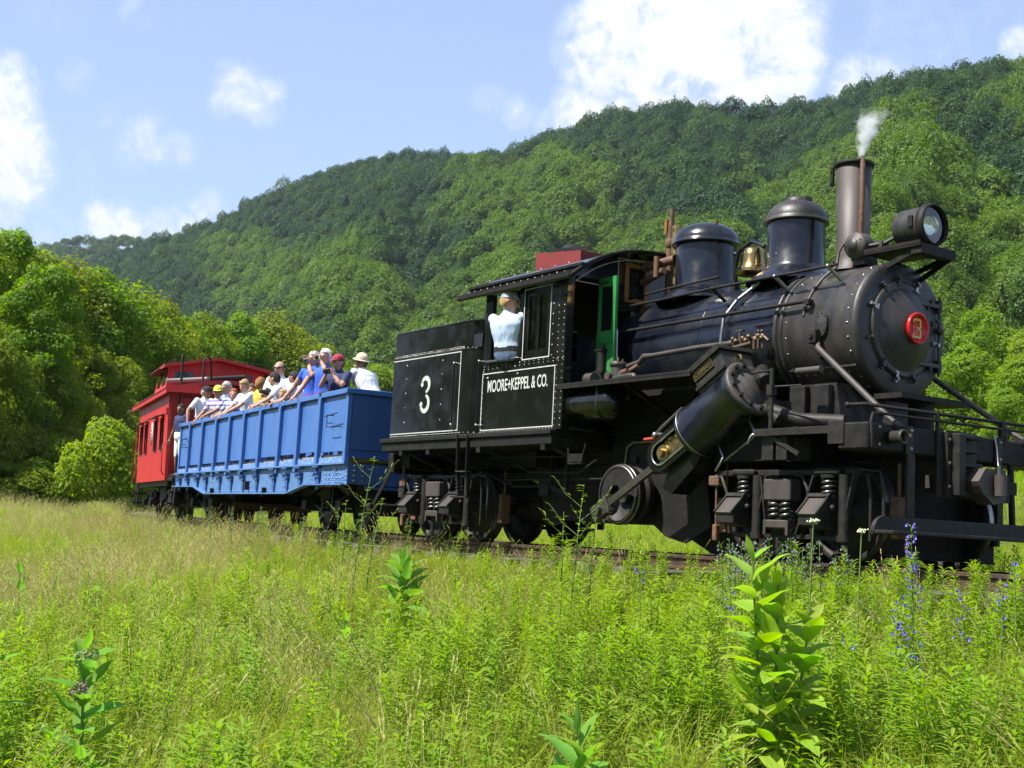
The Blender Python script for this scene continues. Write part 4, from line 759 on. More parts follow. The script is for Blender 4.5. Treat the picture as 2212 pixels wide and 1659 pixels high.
# ================================================================== BLUE GONDOLA
gon = thing('gondola_car', 'blue open gondola car with high plank sides full of sightseers', 'gondola car', oG, (GR, 0, YAW_G))
GL, HW, GT = 10.9, 1.35, 2.115
stk = [-1.19,-2.26,-3.30,-4.50,-5.58,-6.62,-7.67,-8.80,-9.94]
edges = [-.02]+stk+[-GL+.02]
for s in (-1, 1):
    for i in range(len(edges)-1):
        x1, x0 = edges[i]-.05*(i > 0)*0, edges[i+1]
        zb = 1.215-.006*i if s < 0 else 1.16
        pn = obj('side_panel', MB().box(x0+.012, x1-.012, s*HW-.02, s*HW+.02, zb if i else 1.19, 2.02), 'gondola_blue', gon)
    for i, x in enumerate(stk):
        obj('stake', MB().box(x-.055, x+.055, min(s*(HW+.022), s*(HW+.088)), max(s*(HW+.022), s*(HW+.088)), .90, 2.035, .008), 'gondola_blue', gon)
    obj('top_lip', MB().box(-GL, 0, s*HW-.075, s*HW+.095, 2.035, GT, .008), 'gondola_blue', gon)
    mb = MB()
    for x in edges[1:-1]: mb.box(x-.006, x+.006, s*(HW+.096)-.003, s*(HW+.096)+.003, 2.04, 2.11)
    obj('lip_joint', mb, 'gondola_shade_joint_blue', gon)
    # steel side sill: fish-belly plate
    ys = s*(HW+.03)
    sill = obj('side_sill', MB().prism([(.20,.985),(.20,.68),(-1.52,.685),(-2.5,.55),(-8.05,.55),(-9.05,.70),(-10.95,.71),(-10.95,.985)], (0,ys-.01,0), X, Z, Y, .02), 'gondola_sill_blue', gon)
    obj('sill_flange', MB().bar((-2.5,ys+s*.05,.555),(-8.05,ys+s*.05,.555),.10,.018).bar((.20,ys+s*.05,.685),(-1.52,ys+s*.05,.69),.10,.018).bar((-1.52,ys+s*.05,.69),(-2.5,ys+s*.05,.555),.10,.018).bar((-8.05,ys+s*.05,.555),(-9.05,ys+s*.05,.705),.10,.018).bar((-9.05,ys+s*.05,.705),(-10.95,ys+s*.05,.715),.10,.018), 'gondola_sill_blue', sill)
    obj('sill_cap', MB().box(-10.95,.20, ys-.03 if s>0 else ys-.075, ys+.075 if s>0 else ys+.03, .986, 1.012), 'gondola_sill_blue', sill)
    if s < 0:
        mb = MB(); yo = ys-.012
        for k in range(70): 
            x = -2.5-5.55*k/69; mb.rivet((x, yo, .60), -Y, .013)
        for k in range(16): mb.rivet((.14-1.6*k/15, yo, .755), -Y, .012)
        for k in range(14): mb.rivet((-1.55-.95*k/13, yo, .735-.135*k/13), -Y, .012)
        for x in (-.25,-.75,-1.4,-2.9,-4.9,-7.7): mb.rivets((x,yo,.72),(x,yo,.92),4,-Y,.022).rivets((x+.16,yo,.72),(x+.16,yo,.92),4,-Y,.022) if x > -2 else mb.rivets((x,yo,.68),(x,yo,.90),3,-Y,.022)
        mb.rivets((.17,yo,.70),(.17,yo,.95),5,-Y,.020)
        obj('sill_rivets', mb, 'gondola_sill_blue', sill)
        for x in (-1.1,-2.0,-2.7,-3.45,-4.5,-5.4,-6.25,-7.1,-8.2,-8.95,-9.8,-10.55):
            obj('stake_pocket', MB().box(x-.14,x+.14,yo-.075,yo-.002,.955,.978).box(x-.14,x+.14,yo-.075,yo-.002,.865,.885).box(x-.13,x+.13,yo-.05,yo-.002,.80,.865).box(x-.015,x+.10,yo-.03,yo-.002,.62,.80), 'gondola_shade_joint_blue', gon)
        obj('floor_edge', MB().box(-GL, -.02, ys-.01, ys+.03, 1.013, 1.10), 'flaked_blue', gon)
        for x in (-3.9, -7.55): obj('sill_hook', MB().box(x-.02,x+.02,yo-.07,yo,.50,.66).box(x-.05,x+.05,yo-.05,yo,.60,.63), 'frame_black', sill)
        obj('lever', MB().box(-5.03,-4.97,yo-.08,yo,.62,.78), 'black_rubber', sill)
for xx, nm in ((0., 'front'), (-GL, 'rear')):
    e = obj('end_wall', MB().box(xx-.03,xx+.03,-HW+.022,HW-.022,1.09,2.035), 'gondola_shade_joint_blue', gon)
    mb = MB()
    for k in range(7): mb.box(xx+.031,xx+.036,-HW+.05,HW-.05,1.22+.115*k,1.22+.115*k+.10)
    if nm == 'front':
        for k in range(7): obj('plank', MB().box(xx+.031,xx+.044,-HW+.03,HW-.03,1.215+.117*k,1.215+.117*k+.1155), 'gondola_shade_joint_blue', gon)
    obj('end_lip', MB().box(xx-.05 if xx<0 else xx-.02,xx+.08,-HW-.09,HW+.09,2.037,2.113,.006), 'gondola_blue', gon)
    obj('corner_post', MB().box(xx-.045,xx+.05,-HW-.05,-HW+.02,1.0,2.034,.006).box(xx-.045,xx+.05,HW-.02,HW+.05,1.0,2.034,.006), 'gondola_blue', gon)
    es = obj('end_sill', MB().box(xx+.15 if xx==0 else xx-.20,xx+.20 if xx==0 else xx-.15,-HW-.03,HW+.03,.70,1.0), 'gondola_shade_joint_blue', gon)
    if xx == 0:
        mb = MB()
        for yy in (-1.28,-1.15):
            mb.rivets((.201,yy,.74),(.201,yy,.96),4,X,.022)
        mb.rivets((.201,-.6,.9),(.201,.6,.9),6,X,.018)
        obj('end_rivets', mb, 'stack_grey', es)
        obj('end_bracket', MB().prism([(-1.1,.68),(-.5,.68),(-.3,.55),(-.28,.36),(-.34,.36),(-.36,.53),(-.53,.64),(-1.1,.64)], (.16,0,0), Y, Z, X, .06).box(.2,.26,-.42,-.36,.86,.98), 'gondola_shade_joint_blue', es)
    obj('coupler', MB().box(xx-.2,xx+.55 if xx==0 else xx+.2,-.12,.12,.72,.88,.01).box(xx+.4 if xx==0 else xx-.6,xx+.62 if xx==0 else xx-.4,-.17,.17,.66,.94,.03), 'truck_black', gon)
for x0 in (-.62, -10.3):
    obj('grab_iron', MB().tube([(x0+.45,-HW-.13,1.75),(x0-.12,-HW-.13,1.72)],.008,6).tube([(x0,-HW-.02,1.74),(x0,-HW-.13,1.74)],.008,6).tube([(x0,-HW-.13,1.62),(x0,-HW-.04,1.62)],.007,6).tube([(x0,-HW-.13,1.74),(x0,-HW-.13,1.55),(x0+.4,-HW-.13,1.55),(x0+.4,-HW-.02,1.55)],.007,6), 'frame_black', gon)
obj('sill_handhold', MB().tube([(-.3,-HW-.05,.93),(-.3,-HW-.10,.78),(.08,-HW-.10,.78),(.08,-HW-.05,.80)],.010,6), 'gondola_sill_blue', gon)
obj('floor', MB().box(-GL+.02,-.02,-HW+.03,HW-.03,1.08,1.15), 'grey_wood', gon)
obj('centre_sill', MB().box(-GL,.1,-.25,-.15,.62,1.07).box(-GL,.1,.15,.25,.62,1.07).box(-6.2,-5.9,-1.3,1.3,.75,1.07).box(-3.4,-3.2,-1.3,1.3,.8,1.07).box(-8.2,-8.0,-1.3,1.3,.8,1.07), 'frame_black', gon)
obj('brake_cylinder', MB().cyl((-5.2,-.6,.72),(-4.6,-.6,.72),.13,14).tube([(-4.6,-.6,.72),(-2.6,-.4,.6)],.02,6).tube([(-5.2,-.6,.72),(-8.3,-.4,.6)],.02,6), 'frame_black', gon)
def car_truck(parent, xc, half=.84, lab=None, r=.42):
    t = obj('truck', MB().box(xc-.16,xc+.16,-1.08,1.08,.50,.68,.01), 'frame_black', parent, lab)
    for s in (-1, 1):
        y = s*1.02; mb = MB()
        for d in (1, -1):
            mb.bar((xc, y, .70), (xc+d*.45, y, .70), .07, .05); mb.bar((xc+d*.40, y, .70), (xc+d*(half+.12), y, .56), .07, .05)
            mb.bar((xc+d*.22, y, .28), (xc+d*half, y, .46), .07, .05)
            mb.box(xc+d*.24-.03, xc+d*.24+.03, y-.05, y+.05, .26, .70)
        mb.bar((xc-.24,y,.27),(xc+.24,y,.27),.07,.05); obj('side_frame', mb, 'truck_black', t)
    obj('spring', MB().coil((xc-.09,-1.04,0),.06,.31,.50,3,.02,6,10).coil((xc+.09,-1.04,0),.06,.31,.50,3,.02,6,10), 'truck_black', t)
    for d in (1, -1):
        x = xc+d*half
        obj('axle', MB().cyl((x,-1.05,r),(x,1.05,r),.07,10), 'oily_steel', t)
        obj('journal_box', MB().prism([(-.94,.30),(-.94,.55),(-1.05,.55),(-1.18,.46),(-1.18,.32)], (x-.11,0,0), Y, Z, X, .22), 'frame_black', t)
        for y in (-.735, .735):
            s = -1 if y < 0 else 1
            obj('wheel', MB().lathe([(0,.04),(.12,.05),(r-.12,.0),(r-.07,-.0),(r-.05,.05),(r,.05),(r+.004,-.03),(r+.03,-.05),(r+.03,-.08),(0,-.06)], (x,y,r), Y*s, 32), 'truck_black', t)
        obj('brake_beam', MB().box(x+d*(r+.03)-.04,x+d*(r+.03)+.04,-.82,.82,.30,.42), 'rusty_pipe', t)
    return t
car_truck(gon, -1.55, lab='front truck'); car_truck(gon, -9.40, lab='rear truck')

# ================================================================== RED CABOOSE
cab_ = thing('caboose', 'red wooden caboose with roof cupola at the tail of the train', 'caboose', oC, (CR, 0, YAW_C))
CL = 6.0
wins = [-5.25, -4.22, -2.22, -1.02]; WW, WZ0, WZ1 = .40, 1.73, 2.42
# side wall of vertical boards with real window openings
def side_wall(s):
    y = s*1.35; w = obj('side_wall', MB(), 'caboose_red', cab_); mb = MB()
    nb = 40; bw = CL/nb
    for k in range(nb):
        x0, x1 = -CL+k*bw+.004, -CL+(k+1)*bw-.004; xm = (x0+x1)/2; cut = any(abs(xm-c) < WW/2+.0 for c in wins)
        for (z0, z1) in (((.92, WZ0), (WZ1, 2.98)) if cut else ((.92, 2.98),)):
            mb.box(x0, x1, min(y, y-s*.03), max(y, y-s*.03), z0, z1)
    w.data = finish_mesh('side_wall', mb.v, mb.f, mb.sm, 'caboose_red')
    obj('wall_backing', MB().box(-CL,0,min(y-s*.032,y-s*.04),max(y-s*.032,y-s*.04),.92,WZ0-.01).box(-CL,0,min(y-s*.032,y-s*.04),max(y-s*.032,y-s*.04),WZ1+.01,2.98), 'roof_red', w)
    for c in wins:
        f = obj('window', MB().box(c-WW/2-.03,c-WW/2+.02,y+s*.002,y+s*.03,WZ0-.03,WZ1+.02).box(c+WW/2-.02,c+WW/2+.03,y+s*.002,y+s*.03,WZ0-.03,WZ1+.02).box(c-WW/2-.05,c+WW/2+.05,y+s*.002,y+s*.04,WZ0-.06,WZ0-.0), 'frame_black', cab_)
        obj('pane', MB().box(c-WW/2-.1,c+WW/2+.1,y-s*.05-.003,y-s*.05+.003,WZ0-.02,WZ1+.02), 'dark_window', f)
        obj('awning', MB().add([(c-.30,y+s*.003,WZ1+.10),(c+.30,y+s*.003,WZ1+.10),(c+.30,y+s*.24,WZ1+.02),(c-.30,y+s*.24,WZ1+.02),(c-.30,y+s*.003,WZ1+.075),(c+.30,y+s*.003,WZ1+.075),(c+.30,y+s*.24,WZ1-.005),(c-.30,y+s*.24,WZ1-.005)],[(0,1,2,3),(7,6,5,4),(3,2,6,7),(0,3,7,4),(1,5,6,2),(0,4,5,1)]), 'stack_grey', f)
    return w
for s in (-1, 1): side_wall(s)
ov = obj('emblem', MB().lathe([(0,.0),(.30,0),(.30,-.006),(0,-.006)], (0,0,0), -Y, 32).xf(Matrix.Translation((-3.05,-1.358,2.14)) @ Matrix.Diagonal((.75,1,1,1))), 'cream_line', cab_)
mb = MB()
for k, (z, w) in enumerate(((2.30,.12),(2.22,.2),(2.13,.24),(2.04,.2),(1.96,.1))):
    for j in range(int(w/.05)): mb.box(-3.05-w/2+.05*j, -3.05-w/2+.05*j+.022, -1.367, -1.3645, z-.025, z+.025)
obj('emblem_lettering', mb, 'caboose_red', ov)
for xx in (0., -CL):
    mb = MB(); nb = 18; s = 1 if xx == 0 else -1
    for k in range(nb):
        y0 = -1.32+2.64*k/nb; z1 = 3.05+.25*(1-(abs(y0+.07)/1.35)**2)
        if xx == 0 and -.42 < y0+.07 < .38: mb.box(xx-.03,xx,y0+.003,y0+.143,2.86,z1); continue
        mb.box(xx-.03,xx,y0+.003,y0+.143,.92,z1)
    obj('end_wall', mb, 'caboose_red', cab_)
d_ = obj('end_door', MB().box(-.06,-.035,-.42,.38,1.0,2.86), 'dark_window', cab_)
obj('door_frame', MB().box(-.03,.03,-.46,-.42,1.0,2.9).box(-.03,.03,.36,.40,1.0,2.9).box(-.03,.03,-.46,.40,2.86,2.9), 'roof_red', d_)
obj('corner_plate', MB().box(-.10,.012,-1.362,-1.352,.92,2.98).box(.003,.012,-1.35,-1.27,.92,2.98), 'caboose_red', cab_)
obj('corner_rivets', MB().rivets((.013,-1.31,1.0),(.013,-1.31,2.9),22,X,.016), 'stack_grey', cab_)
# main roof (low arch, overhanging)
def arch_roof(x0, x1, hw, ze, zc, th, m, name, parent, e=2.0):
    o_ = arch_pts(hw, ze, zc, 14, e); i_ = [(p[0], p[1]-th) for p in o_]; n = len(o_)
    vs = [(x,*p) for x in (x0,x1) for p in o_]+[(x,*p) for x in (x0,x1) for p in i_]; fs = []
    for i in range(n-1): fs += [(i,i+1,n+i+1,n+i),(2*n+i,3*n+i,3*n+i+1,2*n+i+1),(i,2*n+i,2*n+i+1,i+1),(n+i,n+i+1,3*n+i+1,3*n+i)]
    fs += [(0,n,3*n,2*n),(n-1,3*n-1,4*n-1,2*n-1)]
    return obj(name, MB().add(vs, fs), m, parent)
rf = arch_roof(-CL-.85, .45, 1.47, 3.03, 3.30, .10, 'roof_red', 'roof', cab_)
obj('eave_board', MB().box(-CL-.85,.45,-1.49,-1.455,2.93,3.04).box(-CL-.85,.45,1.455,1.49,2.93,3.04).box(.452,.475,-1.46,-.0,2.95,3.12), 'caboose_red', rf)
obj('gutter_line', MB().tube([(-CL-.85,-1.50,3.045),(.45,-1.50,3.045)], .012, 5), 'roof_red', rf)
# cupola
c0, c1 = -1.75, -4.0
cu = obj('cupola', MB(), 'caboose_red', cab_); mb = MB(); nb = 15
wl = [(-1.06,-.50),(.35,.90)]
vs_top, vs_bot = 1.14, 1.26
def cside(s):
    # slanted sides with a window
    def pt(x, z): t = (z-3.12)/.63; return (x, s*(vs_bot+(vs_top-vs_bot)*t), z)
    segs = [((c1,-3.75),3.12,3.75),((-3.75,-3.05),3.12,3.32),((-3.75,-3.05),3.66,3.75),((-3.05,-2.70),3.12,3.75),((-2.70,-2.0),3.12,3.32),((-2.70,-2.0),3.66,3.75),((-2.0,c0),3.12,3.75)]
    for (xa, xb), za, zb in segs:
        q = [pt(xa,za),pt(xb,za),pt(xb,zb),pt(xa,zb)]; mb.add(q+[(p[0],p[1]-s*.03,p[2]) for p in q], [(0,1,2,3),(7,6,5,4),(0,4,5,1),(2,6,7,3),(1,5,6,2),(0,3,7,4)])
for s in (-1,1): cside(s)
for k in range(nb):
    y0 = -1.2+2.4*k/nb; y1 = y0+2.4/nb-.004; ym = (y0+y1)/2; zt = 3.76+.19*(1-(abs(ym)/1.2)**1.3)
    if any(a < ym < b for a, b in wl): mb.box(c0-.03,c0,y0,y1,3.15,3.40); mb.box(c0-.03,c0,y0,y1,3.66,zt)
    else: mb.box(c0-.03,c0,y0,y1,3.15,zt)
    mb.box(c1,c1+.03,y0,y1,3.15,zt)
cu.data = finish_mesh('cupola', mb.v, mb.f, mb.sm, 'caboose_red')
for a, b in wl: obj('cupola_window', MB().box(c0-.06,c0-.032,a-.05,b+.05,3.36,3.70), 'dark_window', cu)
for s in (-1,1):
    for xa in (-3.75,-2.70): obj('cupola_window', MB().box(xa-.02,xa+.72,s*1.19-.01,s*1.19+.01,3.30,3.68), 'dark_window', cu)
    obj('cupola_awning', MB().bar((-3.85,s*1.30,3.70),(-1.95,s*1.30,3.70),.22,.02), 'frame_black', cu)
crp = [(-1.30,3.75),(0,3.985),(1.30,3.75)]
mb = MB(); mb.prism([(-1.32,3.72),(0,3.96),(1.32,3.72),(1.32,3.80),(0,4.04),(-1.32,3.80)], (c1-.25,0,0), Y, Z, X, (c0-c1)+.55)
obj('cupola_roof', mb, 'roof_red', cu)
obj('roof_handrail', MB().tube([(c0,-1.05,3.85),(c0,-1.05,3.97),(c0-1.6,-1.05,3.97),(c0-1.6,-1.05,3.85)],.012,6).tube([(c0,.75,3.90),(c0,.75,4.0),(c0,1.15,3.93),(c0,1.15,3.83)],.012,6).tube([(c0-1.6,.75,3.90),(c0-1.6,.75,4.0),(c0,.75,4.0)],.012,6), 'frame_black', cu)
pole = obj('roof_pole', MB().tube([(-1.35,-1.28,3.36),(-1.35,-.3,3.47)],.055,10), 'grey_wood', cab_); obj('pole_end', MB().tube([(-1.35,-.3,3.47),(-1.35,.62,3.58)],.062,10), 'black_rubber', pole)
obj('smoke_jack', MB().cyl((-.5,-.35,3.2),(-.5,-.35,3.42),.05,10), 'black_rubber', cab_)
# front platform, steps, ladders, rails
obj('platform', MB().box(-CL-.8,.82,-1.3,1.3,.90,.99,.01), 'frame_black', cab_)
for x in (.72, -CL-.72):
    for s in (-1, 1):
        obj('steps', MB().box(x-.32,x+.08,s*1.18-.16,s*1.18+.16,.62,.66).box(x-.32,x+.08,s*1.22-.16,s*1.22+.16,.36,.40).bar((x-.34,s*1.2,.95),(x-.34,s*1.25,.34),.03,.25,up=X).bar((x+.1,s*1.2,.95),(x+.1,s*1.25,.34),.03,.25,up=X), 'frame_black', cab_)
lad = obj('end_ladder', MB().tube([(.40,-1.17,.98),(.40,-1.16,3.75),(.36,-1.15,3.84),(.28,-1.13,3.84),(.22,-1.12,3.75),(.18,-1.12,3.25)],.024,8).tube([(.40,-.70,.98),(.40,-.66,3.70),(.38,-.62,3.83),(.30,-.54,3.86),(.22,-.47,3.75),(.10,-.42,3.28)],.024,8), 'frame_black', cab_)
mb = MB()
for k in range(7): mb.cyl((.40,-1.17,1.25+.32*k),(.40,-.69,1.25+.32*k),.012,6)
obj('rung', mb, 'frame_black', lad)
obj('end_rail', MB().tube([(.78,-.5,.99),(.78,-.5,1.85),(.78,.5,1.85),(.78,.5,.99)],.022,8).tube([(.78,0,.99),(.78,0,1.85)],.016,6), 'frame_black', cab_)
obj('hand_brake', MB().tube([(.70,.8,.99),(.70,.8,2.3)],.02,8).lathe([(.17,0),(.19,.012),(.17,.024)],(.70,.8,2.3),Z,20), 'frame_black', cab_)
obj('corner_grab', MB().tube([(-.28,-1.36,1.05),(-.24,-1.42,1.12),(-.2,-1.43,1.5),(-.22,-1.42,1.75),(-.26,-1.36,1.80)],.014,6).tube([(-CL-.1,-1.38,1.05),(-CL-.1,-1.40,2.4)],.016,6).tube([(-CL-.75,-1.38,.9),(-CL-.78,-1.40,1.9),(-CL-.4,-1.40,2.2)],.018,6).box(-.12,-.06,-1.40,-1.355,2.45,2.62), 'roof_red', cab_)
obj('roof_marker', MB().tube([(-CL-.8,-1.49,2.95),(-CL-1.25,-1.55,2.96)],.025,6), 'stack_grey', cab_)
obj('underframe', MB().box(-CL-.7,.7,-.3,.3,.60,.90).box(-CL+.1,-.1,-1.28,1.28,.80,.915).box(-3.6,-2.4,-1.0,-.4,.45,.80,.02), 'frame_black', cab_)
obj('coupler', MB().box(.7,1.1,-.12,.12,.70,.86,.01).box(1.0,1.22,-.16,.16,.64,.92,.03), 'truck_black', cab_)
car_truck(cab_, -1.15, .76, 'front truck', .40); car_truck(cab_, -4.9, .76, 'rear truck', .40)
# ================================================================== GROUND, TRACK, HILL
# ---- centre line of the curving track (x, y, z, roll)
def track_nodes():
    P_ = []
    for x in np.arange(-1.0, 7.1, 1.0): q = ML @ Vector((x,0,0)); P_.append((q.x,q.y,q.z,LR))
    q = ML @ Vector((7,0,0)); yaw = YAW_L; px_, py_ = q.x, q.y
    for k in range(60):
        yaw += radians(.5); px_ += cos(yaw); py_ += sin(yaw); P_.append((px_,py_,q.z,LR))
    P_ = P_[::-1]
    for x in np.arange(-1.2, -10.0, -1.0): q = MG @ Vector((x,0,0)); P_.append((q.x,q.y,q.z,GR))
    for x in np.arange(-.8, -6.5, -1.0): q = MC @ Vector((x,0,0)); P_.append((q.x,q.y,q.z,CR))
    yaw = YAW_C; px_, py_ = P_[-1][0], P_[-1][1]
    for k in range(90):
        yaw -= radians(.28); px_ -= cos(yaw); py_ -= sin(yaw); P_.append((px_,py_,0.,CR))
    a = np.array(P_)
    for _ in range(3): a[1:-1] = .25*a[:-2]+.5*a[1:-1]+.25*a[2:]
    return a
TR = track_nodes()
_tx = np.gradient(TR[:,0]); _ty = np.gradient(TR[:,1]); _tl = np.hypot(_tx,_ty); TRN = np.stack([_ty/_tl, -_tx/_tl], 1)
if (TRN[60] @ (-TR[60,:2])) < 0: TRN = -TRN                   # normal towards the camera
def track_dist(x, y):
    x = np.atleast_1d(np.asarray(x, float)); y = np.atleast_1d(np.asarray(y, float)); out = np.empty(len(x))
    for i in range(0, len(x), 4000):
        dx = x[i:i+4000,None]-TR[None,:,0]; dy = y[i:i+4000,None]-TR[None,:,1]; d2 = dx*dx+dy*dy; j = d2.argmin(1); r = np.arange(len(j))
        out[i:i+4000] = np.sqrt(d2[r,j])*np.sign(dx[r,j]*TRN[j,0]+dy[r,j]*TRN[j,1]+1e-9)
    return out
def sm(a, b, x): t = np.clip((x-a)/(b-a), 0, 1); return t*t*(3-2*t)
class VNoise:                                                   # smooth value noise on the plane
    def __init__(s, seed): s.g = np.random.RandomState(seed).rand(256, 256)
    def __call__(s, x, y):
        x = np.asarray(x, float); y = np.asarray(y, float); xi = np.floor(x).astype(int); yi = np.floor(y).astype(int); fx = x-xi; fy = y-yi
        fx = fx*fx*(3-2*fx); fy = fy*fy*(3-2*fy); g = s.g; a = g[xi % 256, yi % 256]; b = g[(xi+1) % 256, yi % 256]; c = g[xi % 256, (yi+1) % 256]; d = g[(xi+1) % 256, (yi+1) % 256]
        return (a*(1-fx)+b*fx)*(1-fy)+(c*(1-fx)+d*fx)*fy
    def fbm(s, x, y, o=4):
        v = 0; a = .5; t = 0
        for k in range(o): v = v+a*s(x*2**k+17*k, y*2**k+31*k); t += a; a *= .5
        return v/t
vn, vn2, vn3 = VNoise(1), VNoise(2), VNoise(3)
def ground_z(x, y):
    x = np.atleast_1d(np.asarray(x, float)); y = np.atleast_1d(np.asarray(y, float)); d = track_dist(x, y); r = np.hypot(x, y); az = np.arctan2(x, y)
    near = -.35-.33*sm(1.35, 2.8, d)-.46*sm(2.5, 8.5, d)
    near = near+(0.06-near)*sm(14, 80, r)*sm(2.0, 9.0, d)
    far = -.35-.35*sm(1.4, 3.2, -d)
    rise = 3.2*sm(18, 75, r)*sm(radians(4), radians(20), az)+1.2*sm(30, 160, r)
    far = far+rise*sm(3, 14, -d)
    z = np.where(d > 0, near, far)
    z = z+.05*(vn.fbm(x*.8, y*.8)-.5)*np.clip((np.abs(d)-1.2)/2, 0, 1)+.25*(vn2(x*.06, y*.06)-.5)*sm(10, 40, r)*np.clip((np.abs(d)-2)/8, 0, 1)
    return np.where(np.abs(d) < 1.4, -.35+.02*(vn.fbm(x*3, y*3)-.5), z)
def ground_z1(x, y): return float(ground_z([x],[y])[0])

# ---- meadow ground sheet (polar grid around the tripod so that near ground is fine, out to the horizon)
NA, rr_ = 260, np.concatenate([np.linspace(.0, 40, 130), np.geomspace(41, 2300, 64)])
aa = np.linspace(-pi, pi, NA+1)[:-1]; A_, R_ = np.meshgrid(aa, rr_[1:]); gx = (R_*np.sin(A_)).ravel(); gy = (R_*np.cos(A_)).ravel(); gz = ground_z(gx, gy)
vv = np.concatenate([[[0,0,ground_z1(0,0)]], np.stack([gx,gy,gz],1)]); nr = len(rr_)-1; faces = [(0, 1+k, 1+(k+1) % NA) for k in range(NA)]
for i in range(nr-1):
    b0, b1 = 1+i*NA, 1+(i+1)*NA
    faces += [(b0+k, b1+k, b1+(k+1) % NA, b0+(k+1) % NA) for k in range(NA)]
def mat_ground():
    m, nt, b = shader('meadow_soil')
    f = n_range(nt, n_noise(nt, .9, 8, .65), .35, .65); f2 = n_range(nt, n_noise(nt, 9, 6, .7), .35, .7); f3 = n_range(nt, n_noise(nt, .11, 4, .5), .42, .62)
    c = n_mix(nt, f, (.065,.105,.018), (.12,.13,.035)); c = n_mix(nt, f3, c, (.085,.135,.022)); c = n_mix(nt, f2, c, (.045,.06,.015))
    nt.links.new(c, b.inputs['Base Color']); b.inputs['Roughness'].default_value = .95; b.inputs['Specular IOR Level'].default_value = .1
    n_bump(nt, b, n_noise(nt, 14, 6, .7), .8, .06)
mat_ground()
me = finish_mesh('ground', vv.tolist(), faces, [True]*len(faces), 'meadow_soil'); gr = link('ground', me, kind='structure'); gr['label'] = 'meadow ground under the grass'

# ---- track: ballast strip, two rails, ties
def sweep(off_prof, i0, i1):
    vs = []; n = len(off_prof)
    for i in range(i0, i1):
        c = TR[i]; nx, ny = TRN[i]
        for (o_, h) in off_prof:      # o_ towards camera, h up
            vs.append((c[0]+nx*o_, c[1]+ny*o_, c[2]+h-o_*sin(c[3])))
    return vs, [(a*n+k, a*n+(k+1) % n, (a+1)*n+(k+1) % n, (a+1)*n+k) for a in range(i1-i0-1) for k in range(n)]
track = thing('railway_track', 'curving railway track of weathered rails and grey ties under the train', 'railway track'); track['kind'] = 'structure'; track.location = (0,0,0)
del track['category']
for s in (-1, 1):
    c = s*.7525; w = MB(); prof = [(c-.065,-.15),(c-.065,-.135),(c-.012,-.12),(c-.010,-.045),(c-.034,-.035),(c-.034,-.004),(c-.026,0),(c+.026,0),(c+.034,-.004),(c+.034,-.035),(c+.010,-.045),(c+.012,-.12),(c+.065,-.135),(c+.065,-.15)]
    vs, fs = sweep(prof, 8, 170); w.add(vs, fs); o = obj('rail', w, 'rail_steel', track)
    vs, fs = sweep([(c-.022,.0005),(c+.022,.0005),(c+.022,-.002),(c-.022,-.002)], 8, 170); obj('railhead', MB().add(vs, fs), 'rail_top', o)
tie_me = [finish_mesh('tie', (b_ := MB().box(-1.25,1.25,-.11,.11,-.17,0,.012)).v, b_.f, b_.sm, 'tie_wood')]
for k in range(2):
    b_ = MB().box(-1.25+.03*k,1.27,-.105,.115,-.17,0,.02); bm = bmesh.new()
    for v in b_.v: bm.verts.new((v[0], v[1]+random.uniform(-.008,.008), v[2]+random.uniform(-.012,.006)))
    bm.verts.ensure_lookup_table()
    for f in b_.f: bm.faces.new([bm.verts[i] for i in f])
    mm = bpy.data.meshes.new('tie'); bm.to_mesh(mm); bm.free(); mm.materials.append(M['tie_wood']); tie_me.append(mm)
acc = 0.; seg = np.hypot(np.diff(TR[:,0]), np.diff(TR[:,1])); cum = np.concatenate([[0], np.cumsum(seg)])
for s_ in np.arange(cum[22], cum[165], .56):
    i = int(np.searchsorted(cum, s_))-1; t = (s_-cum[i])/seg[i]; c = TR[i]*(1-t)+TR[i+1]*t; nn = TRN[i]
    o = link('tie', random.choice(tie_me), track); a = atan2(nn[1], nn[0])+random.uniform(-.03,.03); sh_ = random.uniform(-.08,.06)
    o.location = (c[0]+nn[0]*sh_, c[1]+nn[1]*sh_, c[2]-.152+random.uniform(-.006,.0)); o.rotation_euler = (0, c[3]*1.0, a)
bl_ = MB(); vs, fs = sweep([(1.50,-.44),(1.22,-.30),(.6,-.25),(-.6,-.25),(-1.22,-.30),(-1.6,-.44)], 8, 170); bl_.add(vs, fs)
o = obj('ballast', bl_, 'ballast', track, kind='stuff')
# loose stones and a broken tie on the bank below the tender
for k, (x, y, r) in enumerate(((955,1228,.10),(1720,1290,.13),(1690,1300,.10))):
    d = pix(x, y); t = (-.62-CAM_Z)/d.z; p = Vector((0,0,CAM_Z))+d*t
    rk = MB().ball(p, r, 8, 1.3, .9, .6); rk.v = [(v[0]+random.uniform(-.02,.02), v[1]+random.uniform(-.02,.02), v[2]+random.uniform(-.02,.02)) for v in rk.v]; rk.sm = [False]*len(rk.f)
    tag(obj('rock', rk, 'grey_wood'), ['pale rock on the bank below the rear truck of the locomotive','larger pale stone in the grass below the front truck','smaller pale stone in the grass left of the larger one below the front truck'][k], 'rock')
for k, (x, y, l, yawo) in enumerate(((1040,1205,1.5,.0),(960,1193,.9,.1),(2150,1270,.8,.05))):
    d = pix(x, y); t = (-.50-CAM_Z)/d.z; p = Vector((0,0,CAM_Z))+d*t
    o = obj('loose_tie', MB().box(-l/2,l/2,-.11,.11,-.09,.09,.02), 'grey_wood' if k != 0 else 'tie_wood'); o.location = p; o.rotation_euler = (.05,.03,YAW_L+yawo)
    tag(o, ['brown split old tie lying along the bank beside the rear truck','bleached grey tie end lying on the bank left of the rear truck wheels','grey block of old tie in the grass by the right picture edge'][k], 'railroad tie')

